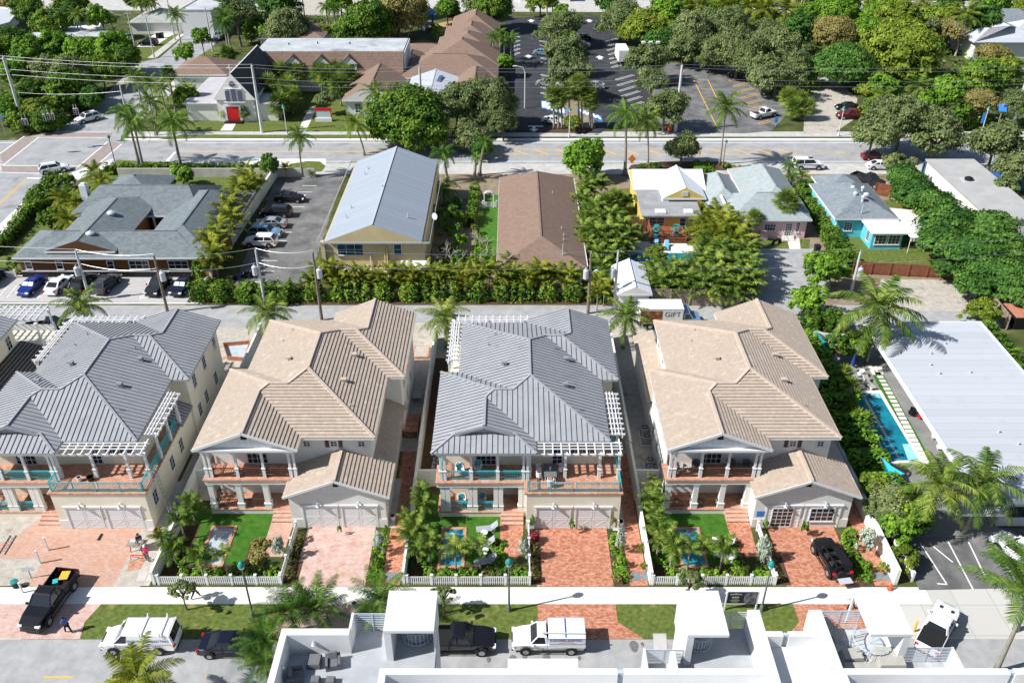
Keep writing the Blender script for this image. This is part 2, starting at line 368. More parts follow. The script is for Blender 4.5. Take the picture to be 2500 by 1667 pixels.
# avenue
sheet('avenue', rect(-330, 144.6, 330, 156.2), 'asphalt_road', 3)
sheet('avenue_shoulder', [(-330, 139.8), (330, 139.8), (330, 144.6), (-330, 144.6)], 'concrete_grey', 2)
sheet('avenue_pavement', rect(-72, 158.2, 330, 161), 'concrete_grey', 2)
sheet('avenue_gutter', rect(-72, 156.2, 330, 157.3), 'concrete', 2)
mk = MB()
for y, m in ((154.9, 0), (145.6, 0)):
    mk.box(-330, y-.09, .014, -86, y+.09, .017, 0); mk.box(-60, y-.09, .014, 330, y+.09, .017, 0)
mk.box(-60, 150.2, .014, -16, 150.35, .017, 1); mk.box(-60, 150.55, .014, -16, 150.7, .017, 1)
mk.box(-330, 150.2, .014, -90, 150.35, .017, 1)
mk.box(-6, 148.9, .014, 52, 149.05, .017, 1); mk.box(-16, 151.5, .014, 52, 151.65, .017, 1)
for x in range(-4, 50, 4): mk.bar((x, 151.5, .0175), (x+2.6, 149.0, .0175), .3, .003, 1)
mk.bar((52, 151.55, .0155), (60, 149.9, .0155), .15, .003, 1); mk.bar((52, 148.95, .0155), (60, 149.9, .0155), .15, .003, 1)
mk.bar((-60.3, 145.8, .0155), (-60.3, 150.2, .0155), .5, .003, 0)
struct('avenue_marks', mk, ['paint_white', 'paint_yellow'])
# diagonal side street and the junction
st = [a0(-500, 2100), a0(-60, 1640), a0(180, 1230), a0(470, 1180), a0(830, 960), a0(950, 830), a0(1240, 560), a0(1420, 520), a0(1560, 400), a0(1800, 150), a0(1900, 60), a0(2150, 60), a0(2000, 200), a0(1960, 330), a0(1850, 480), a0(1680, 640), a0(1480, 830), a0(1250, 1080), a0(1080, 1210), a0(1050, 1420), a0(860, 1540), a0(530, 1680), a0(-40, 2060), a0(-300, 2300)]
sheet('side_street', st, 'asphalt_road', 4)
cw = MB()
for q in (((0, 1370), (215, 1215), (340, 1225), (30, 1470)), ((690, 1490), (960, 1260), (1085, 1280), (880, 1460)), ((330, 1230), (480, 1175), (990, 1175), (1000, 1225)), ((10, 1475), (30, 1535), (620, 1550), (690, 1485))):
    cw.face([a0(x, y, .021) for x, y in q])
struct('brick_crossing', cw, mat('crossing', (.27, .215, .195), .9, (.35, .29, .265), 1.2))
mk = MB()
for p, q in (((0, 1370), (215, 1215)), ((30, 1470), (345, 1222)), ((690, 1490), (960, 1262)), ((880, 1455), (1085, 1282)), ((345, 1225), (990, 1225)), ((470, 1178), (990, 1178)), ((30, 1475), (690, 1480)), ((0, 1535), (620, 1552))):
    mk.bar(a0(*p, .024), a0(*q, .024), .22, .004)
mk.bar(a1(240, 200, .022), a1(500, 208, .022), .5, .004)
struct('crossing_lines', mk, 'paint_white')
mk = MB(); mk.bar(a1(245, 208, .022), a1(-150, 575, .022), .14, .004); mk.bar(a1(230, 206, .022), a1(-165, 573, .022), .14, .004)
struct('side_street_lines', mk, 'paint_yellow')
sheet('corner_pavement', [a1(1010, 30), a1(960, 120), a1(640, 230), a1(300, 450), a1(-60, 800), a1(-160, 760), a1(200, 420), a1(520, 200), a1(830, 80)], 'concrete', 5)
sheet('corner_lawn', [a1(1040, 40), a1(2330, 100), a1(2330, 130), a1(970, 125), a1(1010, 90)], 'grass', 6)
sheet('driveway_concrete', [a1(1640, 30), a1(2900, 30), a1(2900, 105), a1(1700, 96)], 'concrete', 5)
sheet('office_lawn', [a1(880, 130), a1(2330, 120), a1(2150, 400), a1(1700, 800), a1(1000, 1010), a1(0, 1010), a1(-100, 960), a1(150, 760), a1(700, 300)], 'grass', 2)
sheet('tree_island', [b1(290, 120), b1(320, 75), b1(480, 50), b1(590, 55), b1(640, 95), b1(600, 145), b1(330, 145)], 'grass', 6)
# verges along the avenue, church grounds
sheet('church_lawn', [a0(1300, 1060), a0(1480, 900), a0(1760, 640), a0(2330, 640), b0(1000, 700), b0(1100, 1170), a0(2330, 1170), a0(1400, 1165)], 'grass', 1)
sheet('avenue_verge', [a0(1400, 1245), a0(1620, 1205), a0(1920, 1200), a0(2050, 1202), b0(1200, 1202), b0(1230, 1228), a0(2040, 1225)], 'grass', 6)
for q in (([a0(1960, 1165), a0(2065, 1165), a0(2130, 1055), a0(2040, 1055)]), ([b0(390, 1180), b0(450, 1190), b0(545, 1000), b0(550, 940), b0(500, 960), b0(450, 1040)])):
    sheet('church_path', q, 'concrete', 4)
sheet('median', [a0(1540, 640), a0(1900, 420), a0(2050, 420), a0(1980, 560), a0(1500, 900), a0(1330, 1010)], 'grass', 5)
sheet('far_side_path', [a0(1480, 880), a0(1660, 690), a0(1750, 620), a0(1700, 620), a0(1560, 700), a0(1420, 850)], 'concrete_grey', 6)
sheet('corner_yard', [a0(1240, 530), a0(1240, 420), a0(1500, 300), a0(1620, 280), a0(1330, 520)], 'grass', 5)
sheet('far_pavement', [a0(1310, 520), a0(1620, 290), a0(1680, 280), a0(1390, 520)], 'concrete_grey', 6)
sheet('far_yard_drive', [a0(1215, 420), a0(1370, 420), a0(1600, 270), a0(1430, 270)], 'concrete', 6)
sheet('rear_street', [(-330, 268), (330, 258), (330, 274), (-330, 285)], 'concrete_grey', 2)
sheet('rear_yard_sand', [b0(400, 0), b0(1000, 0), b0(1000, 140), b0(380, 140)], 'sand', 3)
# big car park
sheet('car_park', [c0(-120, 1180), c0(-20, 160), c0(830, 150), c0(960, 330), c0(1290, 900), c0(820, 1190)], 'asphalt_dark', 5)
mk = MB()
def bay(x, y, x2, y2, m=0, wid=.32):
    p, q = c0(x, y, .03), c0(x2, y2, .03); d = (q-p).normalized(); s = V((-d.y, d.x, 0))*wid
    for e in (-1, 1): mk.bar(p+s*e, q+s*e, .16, .005, m)
    mk.bar(p-s, p+s, .16, .004, m)
for k in range(7): bay(870+k*10, 375+k*38, 975+k*12, 345+k*36)
for k in range(6): bay(965+k*15, 712+k*50, 1120+k*17, 668+k*48)
for k in range(8): bay(278+k*3, 290+k*38, 345, 300+k*38)
for k in range(7): bay(100, 255+k*36, 20, 275+k*38)
for k in range(4): bay(300, 665+k*54, 370, 690+k*54)
for p, q in (((305, 895), (510, 960)), ((305, 960), (515, 1020)), ((305, 895), (305, 960)), ((510, 960), (515, 1020)), ((600, 960), (825, 1035)), ((610, 985), (835, 1090)), ((825, 1035), (835, 1090))):
    mk.bar(c0(*p, .031), c0(*q, .031), .35, .005, 2)
for k in range(5): mk.bar(c0(320+k*40, 905+k*12, .033), c0(325+k*40, 960+k*12, .033), .9, .005, 0)
for k in range(5): mk.bar(c0(640+k*38, 975+k*13, .033), c0(672+k*38, 1012+k*13, .033), .5, .005, 0)
for x, y in ((725, 190), (820, 518), (183, 510), (208, 190)):
    p = c0(x, y, .03); mk.face([p+V(d) for d in ((-.5, -1.2, 0), (.5, -1.2, 0), (.5, .4, 0), (1.1, .4, 0), (0, 2.2, 0), (-1.1, .4, 0), (-.5, .4, 0))])
mk.bar(c0(180, 1125, .03), c0(315, 1125, .03), .5, .005)
p = c0(232, 1150, .03); mk.face([p+V(d) for d in ((-.3, 1.4, 0), (.3, 1.4, 0), (.3, 0, 0), (.9, 0, 0), (0, -1.6, 0), (-.9, 0, 0), (-.3, 0, 0))])
struct('car_park_lines', mk, ['paint_white', 'paint_yellow', 'paint_blue'])
sheet('planted_island', [c0(345, 1185), c0(370, 1120), c0(640, 1100), c0(740, 1180)], 'mulch', 8)
sheet('planted_island', [c0(330, 380), c0(640, 380), c0(720, 780), c0(780, 1150), c0(520, 1120), c0(400, 760)], 'dirt', 7)
sheet('old_car_park', [c0(1400, 1180), c0(1250, 900), c0(1420, 560), c0(2000, 600), c0(2600, 900), d0(80, 1170), c0(2100, 1190)], 'asphalt_old', 6)
mk = MB()
for p, q in (((1655, 715), (1860, 1130)), ((1780, 712), (1870, 900)), ((1655, 715), (1780, 712)), ((1720, 795), (1810, 795)), ((1760, 880), (1850, 878))):
    mk.bar(c0(*p, .034), c0(*q, .034), .18, .005)
for k in range(7): bay2 = (1940+k*36, 668+k*52); pass
def bayy(x, y, x2, y2):
    p, q = c0(x, y, .034), c0(x2, y2, .034); d = (q-p).normalized(); s = V((-d.y, d.x, 0))*.35
    for e in (-1, 1): mk.bar(p+s*e, q+s*e, .17, .005)
    mk.bar(p-s, p+s, .17, .004)
for k in range(7): bayy(1940+k*36, 668+k*52, 2075+k*36, 628+k*52)
bayy(2240, 1105, 2334, 1075)
struct('old_car_park_lines', mk, 'paint_yellow')
sheet('dirt_drive', [d0(370, 1190), d0(380, 1000), d0(470, 690), d0(640, 690), d0(850, 880), d0(830, 1060), d0(650, 1180)], 'sand', 6)
sheet('roadside_dirt', [b1(1300, 60), b1(2334, 60), b1(2334, 190), b1(1300, 200)], 'mulch', 6) if 0 else None
sheet('street_island', [c0(1070, 1510), c0(1100, 1470), c0(1360, 1440), c0(1940, 1440), c0(2050, 1500), c0(1980, 1520)], 'mulch', 8)
# middle row gardens
sheet('middle_gardens', [b1(1560, 100), (75, 139.7), (75, 96), b1(1600, 1380)], 'dirt', 1)
sheet('side_lawn', [b1(2040, 350), b1(2200, 350), b1(2180, 1000), b1(2030, 1120), b1(1900, 1120)], 'turf', 4)
sheet('cottage_lawn', [c1(960, 300), c1(1130, 290), c1(1230, 760), c1(1000, 760)], 'grass', 4)
sheet('cottage_patio', [c1(1110, 770), c1(1720, 760), c1(1760, 920), c1(1130, 900)], 'concrete', 4)
sheet('pink_house_drive', [c1(2180, 830), d1(520, 830), d1(620, 950), d1(600, 1240), d1(330, 1420), c1(2050, 1310)], 'asphalt_light', 4)
sheet('pink_house_lawn', [c1(2130, 745), d1(430, 745), d1(420, 830), c1(2200, 828)], 'grass', 5)
sheet('pink_house_walk', [d1(220, 720), d1(330, 720), d1(345, 832), d1(245, 834)], 'concrete', 7)
sheet('turquoise_lawn', [d1(620, 720), d1(880, 640), d1(1500, 690), d1(1640, 985), d1(800, 975)], 'grass', 5)
sheet('turquoise_front_lawn', [d1(320, 200), d1(700, 185), d1(740, 215), d1(680, 290), d1(400, 340)], 'grass', 5)
sheet('turquoise_side_lawn', [d1(1080, 400), d1(1200, 400), d1(1300, 500), d1(1160, 505)], 'grass', 5)
sheet('gravel_lot', [d1(1060, 1100), d1(1800, 1110), d1(1920, 1280), d1(1800, 1390), d1(1000, 1380)], 'sand', 6)
# ---------------- building parts
WCACHE = {}
def win(par, p, rz=0, w=.9, h=1.2, nx=2, ny=2, name='window', fr='trim', gl='glass', fw=.08, label=None):
    """a window or glazed door: a frame with glazing bars, its panes a sub-part; it faces -y before turning"""
    key = (w, h, nx, ny, name, fr, gl)
    if key not in WCACHE:
        b = MB(); d = .05
        for x in (-w/2, w/2): b.box(x-fw/2, -d, -h/2-fw/2, x+fw/2, .04, h/2+fw/2)
        for z in (-h/2, h/2): b.box(-w/2+fw/2, -d-.01, z-fw/2, w/2-fw/2, .04, z+fw/2)
        if name == 'window': b.box(-w/2-.1, -.1, -h/2-fw/2-.05, w/2+.1, .04, -h/2-fw/2)
        t = .045
        for i in range(1, nx): x = -w/2+w*i/nx; b.box(x-t/2, -.035, -h/2+fw/2, x+t/2, .0, h/2-fw/2)
        for j in range(1, ny): z = -h/2+h*j/ny; b.box(-w/2+fw/2, -.03, z-t/2, w/2-fw/2, .0, z+t/2)
        o = b.build(name, fr, link=False)
        g = MB(); g.box(-w/2+.02, -.02, -h/2+.02, w/2-.02, .03, h/2-.02); q = g.build('pane', gl, link=False)
        WCACHE[key] = (o, q)
    o, q = WCACHE[key]
    o2 = o.copy(); COL.objects.link(o2); o2.parent = par; o2.location = p; o2.rotation_euler = (0, 0, rz)
    if label: o2['label'] = label
    q2 = q.copy(); COL.objects.link(q2); q2.parent = o2
    return o2
def railing(par, m, runs, z, h=1.0, name='railing', gap=.14, posts=True):
    b = MB()
    for (x0, y0), (x1, y1) in runs:
        p, q = V((x0, y0, z)), V((x1, y1, z)); L = (q-p).length; d = (q-p)/L
        up = lambda a, k: a+V((0, 0, k))
        b.bar(up(p, h), up(q, h), .07, .06); b.bar(up(p, .12), up(q, .12), .05, .05); b.bar(up(p, h-.16), up(q, h-.16), .04, .035)
        n = max(2, int(L/gap))
        for i in range(n+1): c = p+d*(L*i/n); b.bar(up(c, .14), up(c, h-.05), .028, .028)
        if posts:
            k = max(1, round(L/1.8))
            for i in range(k+1): c = p+d*(L*i/k); b.bar(c, up(c, h+.06), .07, .07)
    return b.build(name, m, par)
def column(b, x, y, z0, z1, s=.28, ped=1.0, pw=.42):
    b.box(x-pw/2, y-pw/2, z0, x+pw/2, y+pw/2, z0+ped); b.box(x-pw/2-.04, y-pw/2-.04, z0+ped, x+pw/2+.04, y+pw/2+.04, z0+ped+.08)
    b.box(x-s/2, y-s/2, z0+ped+.08, x+s/2, y+s/2, z1-.14); b.box(x-s/2-.06, y-s/2-.06, z1-.14, x+s/2+.06, y+s/2+.06, z1)
def vent_pipe(b, x, y, z, r=.05, h=.3): b.tube([(x, y, z-.15), (x, y, z+h)], r, 6)
def goose(b, x, y, z):
    b.cbox((x, y, z+.12), (.32, .32, .34)); b.cbox((x-.12, y, z+.34), (.5, .4, .14))
def pergola(par, segs, z, m='trim', name='pergola'):
    """segs: (x0, y0, x1, y1) rectangles of cross-laid beams"""
    b = MB()
    for (x0, y0, x1, y1) in segs:
        lx, ly = x1-x0, y1-y0; longx = lx > ly
        n = int((lx if longx else ly)/.72); c = 5
        for i in range(n+1):
            if longx: x = x0+lx*i/n; b.box(x-.05, y0-.25, z+.16, x+.05, y1+.25, z+.34)
            else: y = y0+ly*i/n; b.box(x0-.25, y-.05, z+.16, x1+.25, y+.05, z+.34)
        for j in range(c):
            if longx: y = y0+ly*j/(c-1); b.box(x0-.2, y-.045, z-(.04 if j in (0, c-1) else -.345), x1+.2, y+.045, z+.16 if j in (0, c-1) else z+.40)
            else: x = x0+lx*j/(c-1); b.box(x-.045, y0-.2, z-(.04 if j in (0, c-1) else -.345), x+.045, y1+.2, z+.16 if j in (0, c-1) else z+.40)
    return b.build(name, m, par)
# ---------------- the four street houses: two models, tan-tiled and grey-metalled
HA, HU1, HW, HWF, HWL, HWR, HR, HF2, HA2 = 4.52, 1.75, 15.5, 1.65, 12.24, 21.4, 17.15, 10.9, 4.33
HE = 7.6
mat('vent_grey', (.25, .27, .30), .5)
def street_house(grey, x, y, label, glazed=False, right_detail=False, left_low=True):
    k = .33 if grey else .40; wR = 21.9 if grey else 23.0
    t = thing('townhouse', label, 'house', (x, y, 0), 0, 'detached houses along the front street')
    a, u1, W, wf, wL, wr, Rr, wF, a2 = HA, HU1, HW, HWF, HWL, HWR, HR, HF2, HA2
    b_, c_, b2, um = (wL-wf)/2, (W-u1)/2, (wr-wF)/2, (u1+W)/2
    P = lambda u, w, h=0: V((u, w, HE+k*h))
    sk = 1.95
    body = 'stucco_white' if not grey else 'stucco'
    # walls
    m = MB(); wx = 2.4 if not grey else 2.6
    fp = [(.6, wx), (15, wx), (15, wF+.5), (Rr-.5, wF+.5), (Rr-.5, wR-.6), (Rr-2*a2+.5, wR-.6), (Rr-2*a2+.5, wr-.5), (u1+.5, wr-.5), (u1+.5, wL-.5), (.6, wL-.5)]
    m.prism(fp, 0, HE-.04)
    if grey: m.prism([(8.2, -1.2), (16.4, -1.2), (16.4, wF+.495), (15.005, wF+.495), (15.005, wx-.005), (8.2, wx-.005)], 0, 4.05)
    else:
        m.prism([(8.0, -1.4), (16.4, -1.4), (16.4, wx-.005), (8.0, wx-.005)], 0, 3.82); m.box(15.005, wx, 0, 16.395, wF+.495, 3.8)
        m.prism([(8.2, -1.39), (16.2, -1.39), (16.2, -1.1), (8.2, -1.1)], 3.82, 3.9)
    m.box(.5, wL-.495, 0, u1+.495, 23.2, 3.9 if not grey else 4.05)
    walls = m.build('wall', body, t)
    # base band and window-less trim lines
    m = MB(); m.box(7.96, -1.46, 0, 9.0, -1.4, 1.0) if not grey else m.box(8.16, -1.26, 0, 9.0, -1.2, 1.0)
    g0 = -1.4 if not grey else -1.2
    for u0, u2 in ((12.08, 12.52), (15.6, 16.44)): m.box(u0, g0-.06, 0, u2, g0, 1.0)
    m.build('plinth', 'stucco_white', t)
    # roof
    faces = dict(
        left=[P(0, 0), P(a, 0, a), P(a, wf+a, a), P(b_, wf+b_, b_), P(0, wL)],
        rearleft=[P(0, wL), P(b_, wf+b_, b_), P(u1+b_, wf+b_, b_), P(u1, wL)],
        gabler=[P(2*a, 0), P(a, 0, a), P(a, wf+a, a), P(2*a, wf)],
        front=[P(2*a, wf), P(W, wf), P(um, wf+c_, c_), P(u1+b_, wf+b_, b_), P(b_, wf+b_, b_), P(a, wf+a, a)],
        mleft=[P(u1, wL), P(u1+b_, wf+b_, b_), P(um, wf+c_, c_), P(um, wr-c_, c_), P(u1, wr)],
        mright=[P(W, wf), P(um, wf+c_, c_), P(um, wr-c_, c_), P(W-b2, wr-b2, b2), P(W, wF)],
        rfront=[P(W, wF), P(W-b2, wr-b2, b2), P(Rr-b2, wr-b2, b2), P(Rr, wF)],
        rright=[P(Rr, wF), P(Rr-b2, wr-b2, b2), P(Rr-a2, wr-a2, a2), P(Rr-a2, wR, a2), P(Rr, wR)],
        rleft=[P(Rr-2*a2, wr), P(Rr-a2, wr-a2, a2), P(Rr-a2, wR, a2), P(Rr-2*a2, wR)],
        back=[P(u1, wr), P(um, wr-c_, c_), P(W-b2, wr-b2, b2), P(Rr-b2, wr-b2, b2), P(Rr-a2, wr-a2, a2), P(Rr-2*a2, wr)])
    if grey:
        faces['left'] = [P(0, 0), P(sk, sk, sk), P(a, sk, a), P(a, wf+a, a), P(b_, wf+b_, b_), P(0, wL)]
        faces['gabler'] = [P(2*a, 0), P(2*a-sk, sk, sk), P(a, sk, a), P(a, wf+a, a), P(2*a, wf)]
        faces['skirt'] = [P(0, 0), P(2*a, 0), P(2*a-sk, sk, sk), P(sk, sk, sk)]
    m = MB()
    for n_, f in faces.items():
        if grey: seamed(m, f, .47, .03, .06, 0, 1)
        else: tiled(m, f, .36, .075, 0, 1)
    roof = m.build('roof', ['grey_metal', 'grey_seam'] if grey else ['tan_tile', 'tan_butt'], t)
    # soffit slab that gives the roof its thickness
    m = MB()
    out = [P(0, 0), P(2*a, 0), P(2*a, wf), P(W, wf), P(W, wF), P(Rr, wF), P(Rr, wR), P(Rr-2*a2, wR), P(Rr-2*a2, wr), P(u1, wr), P(u1, wL), P(0, wL)]
    m.prism([(p.x, p.y) for p in out], HE-.2, HE-.012); m.build('soffit', 'trim' if not grey else 'grey_metal', t)
    m = MB()
    sg = [(P(a, sk if grey else 0, a), P(a, wf+a, a)), (P(a, wf+a, a), P(b_, wf+b_, b_)), (P(b_, wf+b_, b_), P(0, wL)), (P(b_, wf+b_, b_), P(u1+b_, wf+b_, b_)), (P(u1+b_, wf+b_, b_), P(um, wf+c_, c_)), (P(um, wf+c_, c_), P(W, wf)), (P(um, wf+c_, c_), P(um, wr-c_, c_)), (P(um, wr-c_, c_), P(u1, wr)), (P(um, wr-c_, c_), P(W-b2, wr-b2, b2)), (P(W-b2, wr-b2, b2), P(Rr-b2, wr-b2, b2)), (P(Rr-b2, wr-b2, b2), P(Rr, wF)), (P(Rr-b2, wr-b2, b2), P(Rr-a2, wr-a2, a2)), (P(Rr-a2, wr-a2, a2), P(Rr-a2, wR, a2))]
    if grey: sg += [(P(0, 0), P(sk, sk, sk)), (P(2*a, 0), P(2*a-sk, sk, sk))]
    ridges(m, sg, .26 if not grey else .22, .16 if not grey else .09); m.build('ridge_cap', 'tan_ridge' if not grey else 'grey_metal', roof)
    vm = 'vent_grey' if grey else 'tan_ridge'
    for i, (u, w) in enumerate(((3.6, 9.5), (4.6, 15.5), (5.2, 17.2), (6.3, 11.2))):
        m = MB(); z = HE+k*(u-u1); (goose if i % 3 == 0 else vent_pipe)(m, u, w, z); m.build('roof_vent', vm, roof)
    for i, (u, w) in enumerate(((12.3, 12.6), (11.2, 14.2), (12.0, 8.2), (13.0, 5.0))):
        m = MB(); z = HE+k*(W-u); (vent_pipe if i % 2 else goose)(m, u, w, z); m.build('roof_vent', vm, roof)
    # front gable
    m = MB(); gy = .38 if not grey else sk
    if grey:
        m.solid([V((sk, gy, HE+k*sk+.02)), V((2*a-sk, gy, HE+k*sk+.02)), V((a, gy, HE+k*a-.05)), V((sk, gy+.1, HE+k*sk+.02)), V((2*a-sk, gy+.1, HE+k*sk+.02)), V((a, gy+.1, HE+k*a-.05))], ((0, 1, 2), (5, 4, 3), (0, 3, 4, 1)))
    else:
        m.solid([V((.6, gy, HE-.01)), V((2*a-.6, gy, HE-.01)), V((a, gy, HE+k*(a-.3))), V((.6, gy+.1, HE-.01)), V((2*a-.6, gy+.1, HE-.01)), V((a, gy+.1, HE+k*(a-.3)))], ((0, 1, 2), (5, 4, 3), (0, 3, 4, 1)))
        for i in range(1, 15):
            u = .6+i*.56; h = min(u-.6, 2*a-.6-u)*k
            m.box(u-.03, gy-.03, HE-.01, u+.03, gy-.002, HE+h-.08)
    m.build('gable', 'trim' if not grey else 'grey_metal', t)
    m = MB()
    y0 = -.05 if not grey else sk-.28
    s0 = 0 if not grey else sk
    for s in (-1, 1):
        m.bar((a+s*(a-s0+.02), y0, HE+k*s0-.02), (a, y0, HE+k*a-.0), .06, .26)
        m.bar((a+s*(a-s0+.02), y0+.2, HE+k*s0-.16), (a, y0+.2, HE+k*a-.14), .42, .04)
    m.build('bargeboard', 'trim' if not grey else 'grey_metal', roof)
    if not grey:
        m = MB(); m.box(a-.25, gy-.05, HE+k*(a-1.5)-.3, a+.25, gy-.035, HE+k*(a-1.5)+.3); m.build('gable_vent', 'black', t)
        m = MB(); m.box(u1+.2, wL, HE-1.2, u1+.48, wr-.6, HE-.2) if 0 else None
    # porch
    m = MB(); m.box(.3, .25, 0, 8.3, wx, .5); m.build('porch_base', body, t)
    m = MB(); m.box(.25, .2, .5, 8.35, wx-.01, .58); m.build('porch_floor', 'deck_tile', t)
    m = MB()
    for i, z in enumerate((.5, .33, .17)): m.box(5.95, .25-.38*(i+1), 0, 7.95, .25-.38*i, z)
    m.build('front_steps', 'paver_dusty', t)
    m = MB(); m.box(.3, .25, 3.5, 8.3 if grey else 8.0, .75, 3.95); m.box(.35, .75, 3.7, 8.0, wx, 3.95); m.build('balcony_beam', 'stucco_white', t)
    m = MB(); m.box(.2, .15, 3.95, 8.45, wx-.01, 4.12); m.build('balcony_floor', 'deck_tile', t)
    m = MB(); m.box(.4, .42, 6.95, 8.65, .78, HE-.21); m.box(.4, .78, 6.95, .75, wx, HE-.21); m.box(8.3, .78, 6.95, 8.65, wx, HE-.21); m.build('porch_beam', 'trim', t)
    lows = ((.78, 1.22, 3.2, 3.65, 5.5, 5.94, 7.7, 8.14) if grey else (.62, 3.1, 5.5, 7.75))
    for u in lows:
        m = MB(); column(m, u, .56, 0, 3.5, .40 if grey else .46, 1.15, .46 if grey else .58); m.build('porch_column', 'stucco_white', t)
    for u in ((.7, 1.05, 3.37, 5.7, 7.95, 8.3) if grey else (.58, .98, 3.3, 5.65, 8.0, 8.42)):
        m = MB(); column(m, u, .58, 4.12, 6.95, .2, 1.0, .28); m.build('balcony_column', 'trim', t)
    rm = 'teal' if grey else 'brown_paint'
    railing(t, rm, [((1.2, .58), (3.2, .58)), ((3.5, .58), (5.55, .58)), ((5.85, .58), (7.85, .58)), ((.7, .7), (.7, wx-.1))], 4.12, 1.0, 'balcony_railing')
    railing(t, rm, [((1.5, .55), (2.95, .55)), ((3.9, .55), (5.25, .55)), ((.7, .8), (.7, wx-.1))] if grey else [((.9, .55), (2.85, .55)), ((3.35, .55), (5.2, .55)), ((.65, .8), (.65, wx-.1))], .58, .95, 'porch_railing')
    win(t, (4.6, wx, 5.25), 0, 1.8, 2.2, 4, 4, 'french_door'); win(t, (2.0, wx, 6.1), 0, 1.7, .7, 4, 2)
    win(t, (2.1, wx, 2.45), 0, 1.7, 1.5, 4, 2); win(t, (4.6, wx, 2.45), 0, 1.7, 1.5, 4, 2); win(t, (6.9, wx, 1.75), 0, 1.6, 2.3, 2, 1, 'front_door', gl='stucco_white')
    # garage front
    if grey:
        m = MB(); m.prism([(8.0, -1.3), (16.55, -1.3), (16.55, 8.0), (15.06, 8.0), (15.06, wx-.06), (8.0, wx-.06)], 4.05, 4.2); m.build('roof_deck', 'deck_tile', t)
        railing(t, 'teal', [((8.4, -1.05), (12.2, -1.05)), ((12.5, -1.05), (16.2, -1.05)), ((16.3, -1.0), (16.3, 7.8)), ((8.3, -1.0), (8.3, .3))], 4.2, 1.05, 'deck_railing')
        pergola(t, [(9.0, .35, 16.3, 1.95), (15.5, 2.9, 16.7, 8.9)], HE-.5)
        for u, w in [(8.5, .75), (11.6, .75), (14.6, .75), (16.3, .75), (16.35, 3.4), (16.35, 6.0), (16.35, 8.6)]: m = MB(); column(m, u, w, 4.2, HE-.54, .2, 1.0, .28); m.build('pergola_post', 'trim', t)
        pergola(t, [(.6, 14.6, 1.6, 21.6), (1.2, 21.7, 8.6, 22.9)], HE-.45)
        for u, w in ((.65, 14.7), (.65, 18), (.65, 22.7), (4.5, 22.8), (8.4, 22.8)): m = MB(); column(m, u, w, 4.05, HE-.49, .2, 1.0, .28); m.build('pergola_post', 'trim', t)
        m = MB(); m.box(2.2, wr-.49, 0, 8.6, 23.1, 4.05); m.build('rear_deck', body, t)
        m = MB(); f = [V((15.1, 8.1, 4.9)), V((16.75, 8.1, 4.15)), V((16.75, wF+.48, 4.15)), V((15.1, wF+.48, 4.9))]; seamed(m, f, .44, .04, .055, 0, 1); m.face([p+V((0, 0, -.1)) for p in f]); m.build('low_roof', ['grey_metal', 'grey_seam'], t)
        win(t, (11.0, wx, 5.3), 0, .9, 2.1, 2, 4, 'french_door'); win(t, (13.2, wx, 5.9), 0, 2.6, 1.0, 4, 1)
    else:
        gk, gh, ga, gm = .40, 3.9, 4.62, 12.28
        Q = lambda u, w: V((u, w, gh+gk*(ga-abs(u-gm))))
        m = MB(); y0, y1 = -1.85, wx-.02
        tiled(m, [Q(gm-ga, y0), Q(gm, y0), Q(gm, y1), Q(gm-ga, y1)], .36, .075, 0, 1); tiled(m, [Q(gm+ga, y0), Q(gm, y0), Q(gm, y1), Q(gm+ga, y1)], .36, .075, 0, 1)
        gr = m.build('garage_roof', ['tan_tile', 'tan_butt'], t)
        m = MB(); ridges(m, [(Q(gm, y0), Q(gm, y1))], .28, .16); m.build('ridge_cap', 'tan_ridge', gr)
        m = MB()
        for s in (-1, 1): m.bar((gm+s*(ga+.02), y0-.04, gh-.06), (gm, y0-.04, gh+gk*ga-.05), .06, .24); m.bar((gm+s*(ga+.02), y0+.2, gh-.16), (gm, y0+.2, gh+gk*ga-.16), .4, .05)
        m.build('bargeboard', 'trim', gr)
        m = MB(); m.solid([V((8.05, -1.39, gh+.0)), V((16.5, -1.39, gh+.0)), V((gm, -1.39, gh+gk*(ga-.3))), V((8.05, -1.3, gh)), V((16.5, -1.3, gh)), V((gm, -1.3, gh+gk*(ga-.3)))], ((0, 1, 2), (5, 4, 3), (0, 3, 4, 1)))
        for i in range(1, 15):
            u = 8.05+i*.56; h = (min(u-8.05, 16.5-u))*gk
            m.box(u-.03, -1.42, gh, u+.03, -1.392, gh+h-.05)
        m.build('gable', 'trim', t)
        m = MB(); m.box(gm-.22, -1.45, 4.75, gm+.22, -1.43, 5.25); m.build('gable_vent', 'black', t)
        m = MB(); f = [V((15.02, wx+.02, 4.75)), V((16.9, wx+.02, 3.85)), V((16.9, wF+.48, 3.85)), V((15.02, wF+.48, 4.75))]; tiled(m, f, .36, .06, 0, 1); m.face([p+V((0, 0, -.14)) for p in f]); m.build('low_roof', ['tan_tile', 'tan_butt'], t)
        m = MB(); f = [V((.15, wL-.48, 3.9)), V((u1+.52, wL-.48, 4.75)), V((u1+.52, 24.2, 4.75)), V((.15, 24.2, 3.9))]; tiled(m, f, .36, .06, 0, 1); m.face([p+V((0, 0, -.14)) for p in f]); m.build('low_roof', ['tan_tile', 'tan_butt'], t)
        win(t, (9.25, wx, 6.4), 0, .6, .6); win(t, (14.1, wx, 6.4), 0, .6, .6); win(t, (11.65, wx, 6.4), 0, .6, .6)
        for u in (11.05, 12.25): mm = MB(); mm.box(u-.17, wx-.06, 6.02, u+.17, wx-.002, 6.78); mm.build('shutter', 'brown_paint', t)
    gz = g0-.01
    m = MB()
